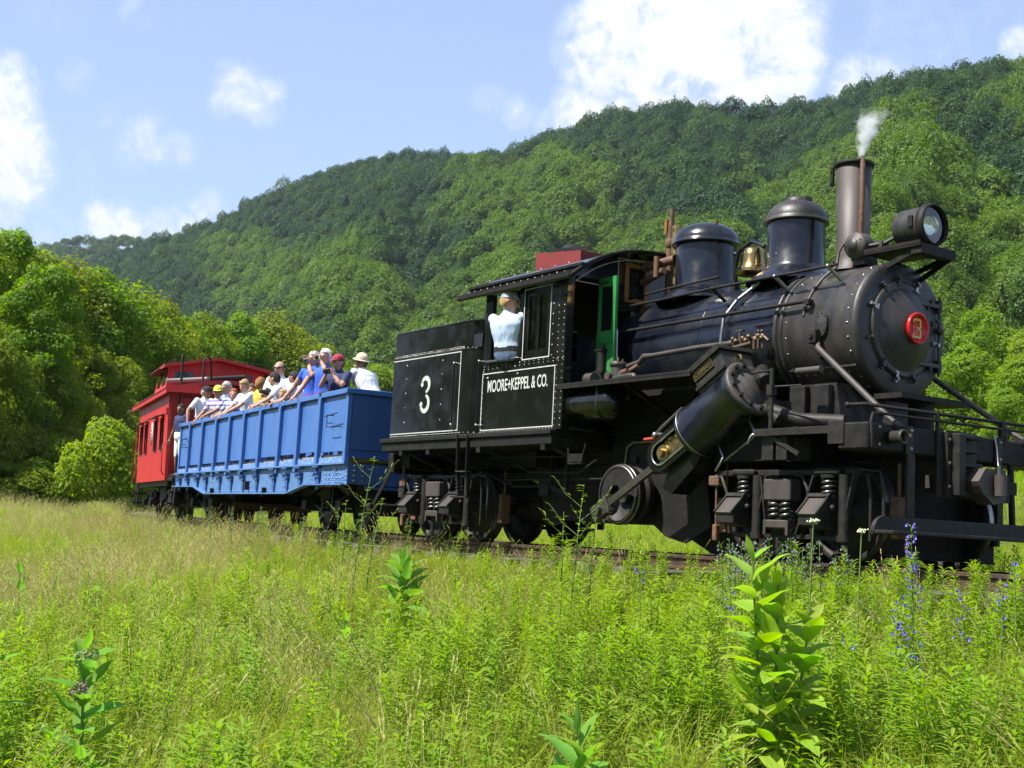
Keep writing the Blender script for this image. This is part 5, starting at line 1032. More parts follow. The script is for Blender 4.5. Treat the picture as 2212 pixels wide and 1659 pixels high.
# ================================================================== FOLIAGE KIT
def leaf_mat(name, c1, c2, c3, trans=.35, tint='object', rough=.55, amt=.0):
    m, nt, b = shader(name); N = nt.nodes; L = nt.links
    at = N.new('ShaderNodeAttribute'); at.attribute_name = 'shade'
    c = n_mix(nt, at.outputs['Fac'], c1, c2)
    if tint == 'object':
        oi = N.new('ShaderNodeObjectInfo'); c = n_mix(nt, oi.outputs['Random'], c, n_mix(nt, .45, c, c3)) if amt == 0 else n_mix(nt, n_range(nt, oi.outputs['Random'], 0, 1, 0, amt), c, c3)
        mx = N.new('ShaderNodeMix'); mx.data_type = 'RGBA'; mx.blend_type = 'MULTIPLY'; mx.inputs[0].default_value = 1.; L.new(c, mx.inputs[6]); L.new(oi.outputs['Color'], mx.inputs[7]); c = mx.outputs[2]
    else:
        ai = N.new('ShaderNodeAttribute'); ai.attribute_type = 'INSTANCER'; ai.attribute_name = 'tint'; c = n_mix(nt, ai.outputs['Fac'], c, n_mix(nt, .0, c3, c3))
        c = n_mix(nt, n_range(nt, at.outputs['Fac'], 0, 1, .0, .35), c, n_mix(nt, ai.outputs['Fac'], c2, c3))
    L.new(c, b.inputs['Base Color']); b.inputs['Roughness'].default_value = rough; b.inputs['Specular IOR Level'].default_value = .25
    if trans > 0:
        tl = N.new('ShaderNodeBsdfTranslucent'); hs = N.new('ShaderNodeHueSaturation'); hs.inputs['Value'].default_value = 1.5; hs.inputs['Saturation'].default_value = 1.1; L.new(c, hs.inputs['Color']); L.new(hs.outputs[0], tl.inputs[0])
        ms = N.new('ShaderNodeMixShader'); ms.inputs[0].default_value = trans; L.new(b.outputs[0], ms.inputs[1]); L.new(tl.outputs[0], ms.inputs[2]); L.new(ms.outputs[0], N['Material Output'].inputs[0])
leaf_mat('tree_leaves', (.115,.19,.015), (.205,.285,.026), (.21,.26,.03), .55)
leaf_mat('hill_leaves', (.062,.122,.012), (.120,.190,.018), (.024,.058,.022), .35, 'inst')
mat('bark', (.10,.085,.07), .9, col2=(.05,.042,.035), scale=8, stretch=(1,1,.2), bump=.6)
leaf_mat('grass_blade', (.160,.235,.016), (.275,.34,.032), (.30,.29,.07), .48, 'inst')
leaf_mat('straw', (.31,.26,.09), (.46,.41,.16), (.24,.28,.07), .30, 'inst')
leaf_mat('forb_leaf', (.145,.25,.014), (.255,.37,.026), (.20,.29,.03), .48, 'inst')
leaf_mat('weed_leaf', (.13,.245,.018), (.22,.35,.028), (.23,.31,.04), .48, amt=.4)
leaf_mat('milkweed_leaf', (.17,.30,.030), (.22,.36,.045), (.18,.30,.07), .48, amt=.5, rough=.75)
mat('weed_stem', (.10,.17,.03), .6, col2=(.14,.19,.05), scale=20)
mat('bugloss_blue', (.095,.075,.48), .5, col2=(.16,.10,.55), scale=60)
mat('bugloss_grey', (.16,.17,.22), .7, col2=(.13,.15,.13), scale=60)
mat('lace_white', (.62,.66,.40), .6)
mat('milk_pink', (.30,.17,.17), .6, col2=(.42,.30,.24), scale=50)
mat('milk_bud', (.26,.33,.12), .6, col2=(.36,.36,.18), scale=50)
mat('clover_pink', (.42,.16,.30), .6)

def cards(centers, normals, size, rng, aspect=.7, jit=.6):
    """leaf-clump polygons: numpy -> quads (a bent diamond each)"""
    n = len(centers); nrm = normals+rng.normal(0, jit, (n,3)); nrm /= np.linalg.norm(nrm, axis=1)[:,None]+1e-9
    t = np.cross(nrm, rng.normal(0,1,(n,3))); t /= np.linalg.norm(t, axis=1)[:,None]+1e-9; b = np.cross(nrm, t)
    s = size*rng.uniform(.6, 1.35, n)[:,None]; fold = nrm*s*rng.uniform(-.35,.35,n)[:,None]
    v = np.stack([centers-t*s, centers-b*s*aspect+fold, centers+t*s, centers+b*s*aspect+fold], 1)
    return v.reshape(-1,3)
def quad_mesh(name, v, m, shade=None):
    nq = len(v)//4; me = bpy.data.meshes.new(name); me.vertices.add(nq*4); me.vertices.foreach_set('co', v.ravel())
    me.loops.add(nq*4); me.loops.foreach_set('vertex_index', np.arange(nq*4)); me.polygons.add(nq); me.polygons.foreach_set('loop_start', np.arange(nq)*4)
    me.update(calc_edges=True); me.materials.append(M[m])
    if shade is not None:
        at = me.attributes.new('shade', 'FLOAT', 'FACE'); at.data.foreach_set('value', shade.astype(np.float32))
    me.validate(); return me
def crown(name, rng, h, w, base, nb, ncards, csize, m, shape='round'):
    """crown of many leaf clumps: sub-crowns scattered in an uneven envelope"""
    C_, R_ = [], []
    for k in range(nb):
        t = rng.uniform(0, 1)**.85; z = base+(h-base)*t
        env = {'round': sqrt(max(0.02, 1-(2*t-.85)**2*.85)), 'tall': sqrt(max(.03, 1-(1.6*t-.6)**2*.9)), 'cone': .2+.85*(1-t)}[shape]
        a = rng.uniform(0, 2*pi); rad = w*.5*env*sqrt(rng.uniform(.05, 1))*.82
        C_.append((cos(a)*rad, sin(a)*rad, z)); R_.append(rng.uniform(.10,.22)*w*(1.15-.4*t))
    C_ = np.array(C_); R_ = np.array(R_); pr = R_**2/np.sum(R_**2); idx = rng.choice(nb, ncards, p=pr)
    d = rng.normal(0,1,(ncards,3)); d[:,2] = np.where(d[:,2] < -.3, d[:,2]*.5, d[:,2]); d /= np.linalg.norm(d,axis=1)[:,None]
    rad = R_[idx]*rng.uniform(.72,1.06,ncards); p = C_[idx]+d*rad[:,None]*np.array([1,1,.85])
    nr_ = d*1.0+np.array([0,0,.55]); sh_ = np.clip(rng.uniform(0,1,ncards)*.55+.45*rng.uniform(0,1,nb)[idx], 0, 1)
    return quad_mesh(name, cards(p, nr_, csize, rng, jit=.45), m, sh_)
def trunk_mesh(rng, h, r, lean=.04, forks=4, split=.35):
    mb = MB(); pts = [(rng.uniform(-1,1)*lean*h*t, rng.uniform(-1,1)*lean*h*t, h*t) for t in (0,.2,.4,.6,.8)]
    pts[0] = (0,0,-.3); mb.tube(pts, [r*1.35,r,r*.85,r*.65,r*.4], 8)
    for k in range(forks):
        z = h*rng.uniform(split, .72); a = rng.uniform(0,2*pi); l = h*rng.uniform(.18,.32); p0 = Vector((0,0,z)); mb.tube([p0, p0+Vector((cos(a)*l*.5,sin(a)*l*.5,l*.45)), p0+Vector((cos(a)*l*.9,sin(a)*l*.9,l*1.0))], [r*.42,r*.3,r*.14], 6)
    return finish_mesh('trunk', mb.v, mb.f, mb.sm, 'bark')

# ================================================================== FORESTED HILL
def px_table(tab):
    az = []; el = []
    for x, y in tab: a, e = pix_azel(x, y); az.append(a); el.append(e)
    return np.array(az), np.array(el)
ridge_px = [(-500,980),(0,700),(150,600),(250,552),(340,515),(470,470),(620,400),(720,360),(800,340),(880,332),(950,333),(1020,333),(1100,318),(1240,279),(1330,257),(1420,233),(1500,231),(1600,227),(1760,217),(1850,197),(1950,173),(2040,160),(2100,153),(2150,136),(2212,134),(2500,70),(3000,20)]
r_az, r_el = px_table(ridge_px)
d_az = np.array([pix_azel(x, 900)[0] for x in (-500,0,340,700,1106,1600,2212,3000)])
RD = np.array([1500,1450,1300,1130,960,860,780,740.]); FD = np.array([600,520,400,300,215,165,125,115.])
def hill_z(r, az, foot=-1.0):
    rd = np.interp(az, d_az, RD); fd = np.interp(az, d_az, FD); el = np.interp(az, r_az, r_el)
    hz = CAM_Z+rd*np.tan(el)-9.0
    t = (r-fd)/(rd-fd); tc = np.clip(t, 0, 1); s = .30*tc+.70*tc**1.35
    x = r*np.sin(az); y = r*np.cos(az)
    gully = (vn.fbm(az*14+3, r*.0022, 4)-.5)*2*hz*.17*np.sin(pi*np.clip(tc,0,1))**.8
    rough = (vn2.fbm(x*.014, y*.014, 3)-.5)*16*np.clip(tc*4,0,1)*np.clip((1-tc)*3+.25,0,1)
    z = foot+2.0*np.clip(t*6,0,1)+hz*s+gully+rough
    return np.where(t > 1, z-(t-1)*hz*.9, np.where(t < 0, foot+t*30, z))
haz = np.linspace(radians(-60), radians(60), 241); ht = np.concatenate([np.linspace(-.05,1.1,70), np.linspace(1.2,2.2,8)])
HA, HT = np.meshgrid(haz, ht); rd_ = np.interp(HA, d_az, RD); fd_ = np.interp(HA, d_az, FD); HR = fd_+HT*(rd_-fd_); HZ = hill_z(HR, HA)
vs = np.stack([HR*np.sin(HA), HR*np.cos(HA), HZ], -1).reshape(-1,3); nA = len(haz); fs = [(i*nA+k, i*nA+k+1, (i+1)*nA+k+1, (i+1)*nA+k) for i in range(len(ht)-1) for k in range(nA-1)]
mat('forest_floor', (.022,.050,.010), .95, col2=(.014,.032,.008), scale=.05, spec=.05)
hl_ = link('forested_hill', finish_mesh('forested_hill', vs.tolist(), fs, [True]*len(fs), 'forest_floor'), kind='structure'); hl_['label'] = 'steep wooded hillside behind the train'
fr_px = [(-600,640),(-100,580),(60,545),(100,525),(140,515),(190,509),(260,511),(330,514),(420,515),(520,530),(700,560)]
f_az, f_el = px_table(fr_px); fa = np.linspace(radians(-40), radians(-4), 80); ft = np.linspace(0, 1.2, 14); FA, FT = np.meshgrid(fa, ft)
FR = 1650+FT*350; FZ0 = (CAM_Z+2000*np.tan(np.interp(FA, f_az, f_el))-12); FZ = np.where(FT <= 1, 20+(FZ0-20)*(.45*FT+.55*FT**1.3), FZ0*(1-(FT-1)*1.2))
vs = np.stack([FR*np.sin(FA), FR*np.cos(FA), FZ], -1).reshape(-1,3); fs = [(i*80+k, i*80+k+1, (i+1)*80+k+1, (i+1)*80+k) for i in range(13) for k in range(79)]
fh = link('distant_ridge', finish_mesh('distant_ridge', vs.tolist(), fs, [True]*len(fs), 'forest_floor'), kind='structure'); fh['label'] = 'lower distant wooded ridge at the left'

def instancer(name, pts, variants, label, rot=None, scl=None, tint=None, idx=None):
    """one object: points that carry small meshes (stuff)"""
    n = len(pts); me = bpy.data.meshes.new(name); me.vertices.add(n); me.vertices.foreach_set('co', np.asarray(pts, np.float32).ravel())
    def attr(nm, ty, val, key='value'):
        a = me.attributes.new(nm, ty, 'POINT'); a.data.foreach_set(key, np.asarray(val).ravel())
    attr('i_rot', 'FLOAT_VECTOR', np.asarray(rot, np.float32), 'vector'); attr('i_scl', 'FLOAT_VECTOR', np.asarray(scl, np.float32), 'vector')
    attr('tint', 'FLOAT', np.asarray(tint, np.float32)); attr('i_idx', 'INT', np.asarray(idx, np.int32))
    o = bpy.data.objects.new(name, me); COL.objects.link(o); o['kind'] = 'stuff'; o['label'] = label
    col = bpy.data.collections.new(name+'_kinds')
    for k, m_ in enumerate(variants): v = bpy.data.objects.new('%s_kind_%02d' % (name, k), m_); col.objects.link(v)
    ng = bpy.data.node_groups.new(name, 'GeometryNodeTree'); ng.interface.new_socket('Geometry', in_out='INPUT', socket_type='NodeSocketGeometry'); ng.interface.new_socket('Geometry', in_out='OUTPUT', socket_type='NodeSocketGeometry')
    N = ng.nodes; L = ng.links; gi = N.new('NodeGroupInput'); go = N.new('NodeGroupOutput'); ip = N.new('GeometryNodeInstanceOnPoints'); ci = N.new('GeometryNodeCollectionInfo')
    ci.inputs['Collection'].default_value = col; ci.inputs['Separate Children'].default_value = True; ci.inputs['Reset Children'].default_value = True
    def na(nm, ty): x = N.new('GeometryNodeInputNamedAttribute'); x.data_type = ty; x.inputs['Name'].default_value = nm; return x.outputs[0]
    e2r = N.new('FunctionNodeEulerToRotation'); L.new(na('i_rot','FLOAT_VECTOR'), e2r.inputs[0])
    L.new(gi.outputs[0], ip.inputs['Points']); L.new(ci.outputs[0], ip.inputs['Instance']); ip.inputs['Pick Instance'].default_value = True
    L.new(na('i_idx','INT'), ip.inputs['Instance Index']); L.new(e2r.outputs[0], ip.inputs['Rotation']); L.new(na('i_scl','FLOAT_VECTOR'), ip.inputs['Scale']); L.new(ip.outputs[0], go.inputs[0])
    md = o.modifiers.new('instances', 'NODES'); md.node_group = ng
    return o
rng = np.random.RandomState(11)
def dome_crown(name, rng, h, w, ncards, csize, m):
    V = VNoise(int(rng.randint(1,9999))); d = rng.normal(0,1,(ncards,3)); d[:,2] = np.where(d[:,2] < -.15, -d[:,2]*.8, d[:,2]); d /= np.linalg.norm(d,axis=1)[:,None]
    ph = np.arctan2(d[:,1], d[:,0]); lump = V.fbm(ph*1.4+8, d[:,2]*2.6+3, 3); lump2 = V(ph*4+2, d[:,2]*7)
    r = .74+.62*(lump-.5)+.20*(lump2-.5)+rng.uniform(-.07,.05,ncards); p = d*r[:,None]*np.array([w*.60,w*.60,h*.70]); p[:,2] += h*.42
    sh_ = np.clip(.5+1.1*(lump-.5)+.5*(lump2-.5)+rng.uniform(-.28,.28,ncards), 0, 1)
    return quad_mesh(name, cards(p, d+np.array([0,0,.5]), csize, rng, jit=.5), m, sh_)
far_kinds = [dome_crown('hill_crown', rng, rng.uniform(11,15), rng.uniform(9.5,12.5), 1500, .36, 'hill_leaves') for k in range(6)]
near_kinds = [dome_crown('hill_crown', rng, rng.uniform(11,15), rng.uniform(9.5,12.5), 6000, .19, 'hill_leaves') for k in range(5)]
def hill_points():
    pts = []; cell = 7.9
    X0, X1, Y0, Y1 = -860, 520, 110, 1420
    for yi in np.arange(Y0, Y1, cell):
        xs = np.arange(X0, X1, cell); xs = xs+rng.uniform(-.45,.45,len(xs))*cell; ys = yi+rng.uniform(-.45,.45,len(xs))*cell
        pts.append(np.stack([xs,ys],1))
    p = np.concatenate(pts); r = np.hypot(p[:,0],p[:,1]); az = np.arctan2(p[:,0],p[:,1]); rd = np.interp(az,d_az,RD); fd = np.interp(az,d_az,FD); t = (r-fd)/(rd-fd)
    lo, hi = pix_azel(-420,900)[0], pix_azel(2750,600)[0]
    k = (az > lo) & (az < hi) & (t > .02) & (t < 1.05); p = p[k]; r = r[k]; az = az[k]; t = t[k]
    return p, r, az, t, hill_z(r, az)
hp, hr_, haz_, ht_, hz_ = hill_points(); n = len(hp)
# cloud shade put into the crown colour: darker high and left, lighter low
cloud_n = vn3.fbm(haz_*9+ht_*1.2, ht_*2.6+haz_*3, 4)+.42*(ht_-.52)-.55*np.clip(haz_-.18,0,.3)+.75*np.clip(-haz_-.05,0,.25)
tint = np.clip(sm(.41,.59,cloud_n)*.82+rng.normal(0,.20,n)+.05, 0, 1)
sc_ = np.clip(rng.normal(.93,.19,n),.6,1.5)
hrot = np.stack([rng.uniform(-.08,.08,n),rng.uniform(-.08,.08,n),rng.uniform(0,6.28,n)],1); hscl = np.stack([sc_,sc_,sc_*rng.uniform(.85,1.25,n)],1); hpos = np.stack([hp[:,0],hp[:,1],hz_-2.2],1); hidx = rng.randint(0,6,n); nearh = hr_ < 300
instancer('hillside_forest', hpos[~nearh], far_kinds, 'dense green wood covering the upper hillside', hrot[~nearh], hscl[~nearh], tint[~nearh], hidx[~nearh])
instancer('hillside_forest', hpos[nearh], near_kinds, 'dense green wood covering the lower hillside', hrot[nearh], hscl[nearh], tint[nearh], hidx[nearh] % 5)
q = np.stack([rng.uniform(pix_azel(-160,700)[0], pix_azel(700,700)[0], 5200), rng.uniform(.25, 1.12, 5200)], 1)
rq = 1650+q[:,1]*350; z0 = CAM_Z+2000*np.tan(np.interp(q[:,0], f_az, f_el))-8; zq = np.where(q[:,1] <= 1, 20+(z0-20)*(.45*q[:,1]+.55*np.abs(q[:,1])**1.3), z0*(1-(q[:,1]-1)*1.2)); n = len(q); sc_ = rng.uniform(.8,1.2,n)
instancer('distant_forest', np.stack([rq*np.sin(q[:,0]), rq*np.cos(q[:,0]), zq-1],1), far_kinds, 'wood on the distant ridge', np.stack([0*sc_,0*sc_,rng.uniform(0,6.28,n)],1), np.stack([sc_]*3,1), np.clip(.35+rng.uniform(-.3,.3,n),0,1), rng.randint(0,6,n))

# the other side of the valley, left of and behind the tripod (seen in the reflections)
oa = np.linspace(radians(-205), radians(-62), 90); ot = np.linspace(0, 1.3, 16); OA, OT = np.meshgrid(oa, ot); OR = 130+OT*330
OH = 105*(1+.25*np.sin(OA*5)+.3*(vn.fbm(OA*6+40, OA*0, 3)-.5))*np.clip((OA-radians(-205))*4,0,1)*np.clip((radians(-56)-OA)*5,0,1); OZ = -2+OH*np.where(OT<1, OT**1.2, 1-(OT-1)*.6)
vs = np.stack([OR*np.sin(OA), OR*np.cos(OA), OZ], -1).reshape(-1,3); fs = [(i*90+k, i*90+k+1, (i+1)*90+k+1, (i+1)*90+k) for i in range(15) for k in range(89)]
oh_ = link('valley_hillside', finish_mesh('valley_hillside', vs.tolist(), fs, [True]*len(fs), 'forest_floor'), kind='structure'); oh_['label'] = 'wooded hillside on the other side of the valley'
q = np.array([(a_+rng.uniform(-.012,.012), t_+rng.uniform(-.015,.015)) for t_ in np.linspace(.0,1.05,30) for a_ in np.linspace(radians(-204),radians(-63),96)]); rq = 130+q[:,1]*330; n = len(q)
oz = np.array([OZ[min(15,max(0,int(t_/1.3*15))), min(89,max(0,int((a_-oa[0])/(oa[-1]-oa[0])*89)))] for a_, t_ in q]); sc_ = rng.uniform(.95,1.35,n)
instancer('valley_forest', np.stack([rq*np.sin(q[:,0]), rq*np.cos(q[:,0]), oz-2],1), far_kinds, 'wood on the other side of the valley', np.stack([0*sc_,0*sc_,rng.uniform(0,6.28,n)],1), np.stack([sc_]*3,1), np.clip(.35+rng.uniform(-.3,.3,n),0,1), rng.randint(0,6,n))

# ================================================================== VALLEY TREES (each a thing)
rng = np.random.RandomState(23)
tree_specs = [('round',17,10.5,1.2,60,22000),('tall',19,8.5,1.0,64,21000),('round',16,12,.8,70,24000),('tall',20,9.5,1.6,66,22000),('round',13,9,.6,48,17000)]
tree_proto = [(crown('crown', rng, h, w, b, nb, nc, .155, 'tree_leaves', s), trunk_mesh(rng, h*.85, .24)) for s, h, w, b, nb, nc in tree_specs]
def tree(name, x, y, k, s, label, group, col=(1,1,1), sz=1.):
    t = thing(name, label, 'tree', (x, y, ground_or_hill(x, y)-.1), (0,0,rng.uniform(0,6.28)), group); t.scale = (s, s, s*sz)
    c = link('crown', tree_proto[k][0], t); c.color = (*col, 1); link('trunk', tree_proto[k][1], t); return t
def ground_or_hill(x, y):
    r = hypot(x, y); az = atan2(x, y); return max(ground_z1(x, y), float(hill_z(np.array([r]), np.array([az]))[0]) if abs(az) < 1 else -9)
tcol = lambda: (rng.uniform(.85,1.25), rng.uniform(.9,1.12), rng.uniform(.75,1.1))
# wood along the left of the field, running away to the right behind the cars: (px, skyline y, depth)
left = [(-110,560,80),(-40,525,84),(30,508,88),(88,556,92),(150,572,96),(212,598,99),(285,645,103),(345,670,108),(400,700,118),(455,690,126),(520,684,132),(580,700,140),(640,722,148),(700,750,158),(755,790,166),(815,800,176),(870,822,186)]
row_lab = 'leafy tree in the rows behind or under the front row of the left wood'
ordn = 'first second third fourth fifth sixth seventh eighth ninth tenth eleventh twelfth thirteenth fourteenth fifteenth sixteenth seventeenth'.split()
for i_, (px_, py_, Yd) in enumerate(left):
    p = at_depth(px_, py_, Yd); g = ground_or_hill(p.x, p.y); H_ = p.z-g; k = int(rng.randint(0,4)); s = H_/tree_specs[k][1]
    where = 'left of the caboose' if px_ < 330 else ('above the caboose roof' if px_ < 560 else 'above the gondola riders')
    lab_ = '%s tree in front row of left wood, %s from left, %s' % ('broad' if k in (0, 2) else 'tall', ordn[i_-1], where) if i_ else 'leafy tree cut by the left picture edge at the top of the left wood'
    tree('tree', p.x, p.y, k, s, lab_, 'trees of the left wood', tcol())
for row, (dy, dpx, drop) in enumerate(((13, 30, .93), (26, 5, .98), (-9, 14, .72))):
    for (px_, py_, Yd) in left:
        if row == 2 and px_ > 330: continue
        p = at_depth(px_+dpx+rng.uniform(-18,18), py_, Yd+dy); g = ground_or_hill(p.x, p.y); H_ = (p.z-g)*drop*rng.uniform(.86,1.0); k = int(rng.randint(0,5)); s = H_/tree_specs[k][1]
        tree('tree', p.x, p.y, k, s, row_lab, 'trees of the left wood', tcol())
# single ones that stand out at the left
p = at_depth(75,1080,80); tk_ = thing('twin_stem_tree', 'dark trunked tree with forked grey stem at the left field edge', 'tree', (p.x,p.y,ground_z1(p.x,p.y)-.1), (0,0,1.2), None)
mb = MB().tube([(0,0,-.2),(.1,0,2.5),(.5,0,5),(.9,.1,8)],[.30,.24,.18,.1],8).tube([(.15,0,2.6),(-.3,0,4.6),(-.2,0,7.5),(.2,.2,10)],[.18,.15,.12,.06],8).tube([(.5,0,5),(1.6,0,6.2),(2.4,.2,7.6)],[.14,.1,.05],7)
obj('trunk', mb, 'bark', tk_); c = link('crown', tree_proto[1][0], tk_); c.scale = (.72,.72,.72); c.location = (0,0,1.2); c.color = (.8,.95,.8,1)
p = at_depth(222,1085,74); bs_s = 1.32; bs = thing('round_bush', 'rounded bright green bush standing left of the red caboose', 'bush', (p.x,p.y,ground_z1(p.x,p.y)-.2), (0,0,.4)); 
bush_me = crown('crown', rng, 3.7, 4.3, .1, 34, 9000, .085, 'tree_leaves', 'round'); c = link('crown', bush_me, bs); c.color = (1.25,1.25,.9,1); bs.scale = (1.28,1.28,1.5)
bt = MB()
for k in range(7): a = 2*pi*k/7; bt.tube([(0,0,-.1),(cos(a)*.5,sin(a)*.5,1.2),(cos(a)*1.1,sin(a)*1.1,2.6)],[.06,.045,.02],6)
link('stems', finish_mesh('stems', bt.v, bt.f, bt.sm, 'bark'), bs)
p = at_depth(272,1085,76); b2 = thing('small_bush', 'smaller low green bush half hidden by the caboose', 'bush', (p.x,p.y,ground_z1(p.x,p.y)-.2), (0,0,2.)); c = link('crown', bush_me, b2); c.color = (1.2,1.15,.9,1); b2.scale = (.95,.95,.8); link('stems', bs.children[1].data, b2)
for k_ in range(11):
    px_ = -30+16*k_+rng.uniform(-6,6); p = at_depth(px_, 1085, 72+rng.uniform(0,6)); sb = thing('shrub', 'low shrub along the field edge at the foot of the left wood', 'bush', (p.x,p.y,ground_z1(p.x,p.y)-.3), (0,0,rng.uniform(0,6)), 'shrubs along the field edge'); sb.scale = (rng.uniform(.7,1.15),)*2+(rng.uniform(.6,1.2),); c = link('crown', bush_me, sb); c.color = (rng.uniform(.8,1.15),rng.uniform(.9,1.1),.9,1); link('stems', bs.children[1].data, sb)
# trees at the foot of the hill behind the train, right
right = [(905,800,175),(960,780,168),(1010,765,165),(1060,770,160)]
rl2 = 'leafy green tree at the foot of the hill behind the train'
for (px_, py_, Yd) in right:
    for dy in (0, 14):
        p = at_depth(px_+dy*1.4, py_-dy, Yd+dy); g = ground_or_hill(p.x,p.y); k = int(rng.randint(0,5)); s = min(1.15, max(.6, (p.z-g)/tree_specs[k][1])); tree('tree', p.x, p.y, k, s, rl2, 'trees at the hill foot', tcol())
for k_ in range(46):
    px_ = rng.uniform(1050, 2420); az = pix_azel(px_, 900)[0]; fd = float(np.interp(az, d_az, FD)); r = fd*rng.uniform(.93, 1.28); x, y = r*sin(az), r*cos(az); k = int(rng.randint(0,5)); s = rng.uniform(.62,.92)
    tree('tree', x, y, k, s, rl2, 'trees at the hill foot', tcol())
for (px_, yb, Yd, H_, lab) in ((2176,1040,66,4.6,'small dark green tree on the pale meadow right of the coupler'),(2205,1000,74,7,'rounded tree at the meadow edge by the right picture border'),(2090,985,84,9,'leafy tree behind the front brace of the locomotive')):
    p = at_depth(px_, yb, Yd); t_ = tree('tree', p.x, p.y, 4, H_/13, lab, None, (.9,1.,.9))

# ================================================================== MEADOW PLANTS
rng = np.random.RandomState(5)
def blade_quads(base, direc, L_, W_, bend, segs, V, S, sh):
    """one curved grass blade as a strip of quads"""
    d = np.array([cos(direc), sin(direc), 0]); side = np.array([-sin(direc), cos(direc), 0]); pts = []
    for i in range(segs+1):
        t = i/segs; p = base+np.array([0,0,1])*L_*(t-.35*bend*t*t)+d*L_*bend*t*t*.9; w = W_*(1-t)**.6*(.6+.4*min(1,t*4)) if i < segs else W_*.08
        pts.append((p-side*w/2, p+side*w/2))
    for i in range(segs): V += [pts[i][0], pts[i][1], pts[i+1][1], pts[i+1][0]]; S.append(sh)
def tuft(name, n, R_, h0, h1, W_, m, segs=3, bend=(.15,.8), heads=0):
    V, S = [], []
    for k in range(n):
        a = rng.uniform(0,2*pi); r = R_*sqrt(rng.uniform(0,1)); L_ = rng.uniform(h0,h1); sh = rng.uniform(0,1)
        blade_quads(np.array([cos(a)*r, sin(a)*r, -.04]), rng.uniform(0,2*pi), L_, W_*rng.uniform(.7,1.4), rng.uniform(*bend), segs, V, S, sh)
    for k in range(heads):
        a = rng.uniform(0,2*pi); r = R_*sqrt(rng.uniform(0,1)); L_ = rng.uniform(h1*.95,h1*1.45); b = rng.uniform(.15,.45); dr = rng.uniform(-.5,.9); base = np.array([cos(a)*r, sin(a)*r, 0.]); sh = rng.uniform(.3,1)
        blade_quads(base, dr, L_, .0028, b, 3, V, S, sh)
        d = np.array([cos(dr), sin(dr), 0]); tip = base+np.array([0,0,1])*L_*(1-.35*b)+d*L_*b*.9; ax = np.array([0,0,1])*(1-.7*b)+d*b*1.8; ax /= np.linalg.norm(ax)
        for j in range(10):
            c = tip-ax*.06+ax*.12*j/10; e = rng.normal(0,1,3); e /= np.linalg.norm(e); f_ = ax*.012; V += [c-f_-e*.002, c+f_*.2-e*.0038, c+f_*1.2+e*.002, c+e*.0038]; S.append(rng.uniform(.3,1))
    return quad_mesh(name, np.array(V), m, np.array(S))
def leaf_quads(p, d, up, L_, W_, droop, V, S, sh, segs=3, fold=.25):
    d = d/np.linalg.norm(d); s = np.cross(d, up); s /= np.linalg.norm(s)+1e-9; u = np.cross(s, d); prev = None
    for i in range(segs+1):
        t = i/segs; c = p+d*L_*t-np.array([0,0,1])*droop*L_*t*t; w = W_*.5*(sin(pi*min(1,(t*.92+.06)))**.8); row = (c-s*w+u*w*fold, c, c+s*w+u*w*fold)
        if prev is not None:
            V += [prev[0], prev[1], row[1], row[0], prev[1], prev[2], row[2], row[1]]; S += [sh, sh]
        prev = row
def forb(name, h, nl, L_, W_, m, up=1.0, start=.2, topb=1.0):
    V, S = [], []; blade_quads(np.array([0,0,-.05]), rng.uniform(0,6), h+.05, .009, .08, 3, V, S, .15); blade_quads(np.array([0.003,0,-.05]), rng.uniform(0,6)+1.5, h+.05, .009, .08, 3, V, S, .1)
    for k in range(nl):
        t = start+(1-start)*(k+.5)/nl; a = k*2.4+rng.uniform(-.3,.3); e = up*(.25+.75*t)+rng.uniform(-.15,.15); l = L_*(1.0-.45*abs(t-.55)*1.3)*rng.uniform(.8,1.2)
        leaf_quads(np.array([0,0,h*t]), np.array([cos(a), sin(a), e]), np.array([0,0,1.]), l, W_*rng.uniform(.8,1.2), .35, V, S, np.clip(.2+.7*t+rng.uniform(-.2,.2),0,1), 3)
    return quad_mesh(name, np.array(V), m, np.array(S))
def cover(name, n, R_, h, L_, W_, m):
    V, S = [], []
    for k in range(n):
        a = rng.uniform(0,2*pi); r = R_*sqrt(rng.uniform(0,1)); z = h*rng.uniform(.15,1); aa_ = rng.uniform(0,2*pi); leaf_quads(np.array([cos(a)*r, sin(a)*r, z]), np.array([cos(aa_), sin(aa_), rng.uniform(-.1,.8)]), np.array([0,0,1.]), L_*rng.uniform(.7,1.3), W_*rng.uniform(.7,1.3), .3, V, S, rng.uniform(0,1), 2)
    return quad_mesh(name, np.array(V), m, np.array(S))
kinds = [tuft('green_tuft',40,.17,.22,.52,.0085,'grass_blade',bend=(.3,1.0)), tuft('green_tuft',46,.20,.18,.45,.0075,'grass_blade',bend=(.3,1.1)), tuft('fine_tuft',60,.20,.22,.50,.0045,'grass_blade',heads=3),
         tuft('straw_tuft',34,.18,.22,.50,.0042,'straw',heads=12), tuft('straw_tuft',26,.20,.25,.55,.0038,'straw',heads=18),
         forb('forb',.50,44,.105,.017,'forb_leaf'), forb('forb',.60,56,.115,.018,'forb_leaf',.8), forb('forb',.40,38,.095,.020,'forb_leaf',.7,.1), forb('forb',.55,64,.080,.013,'forb_leaf',1.0),
         cover('low_leaves',52,.20,.30,.055,.024,'forb_leaf'), cover('low_leaves',64,.22,.36,.070,.018,'forb_leaf')]
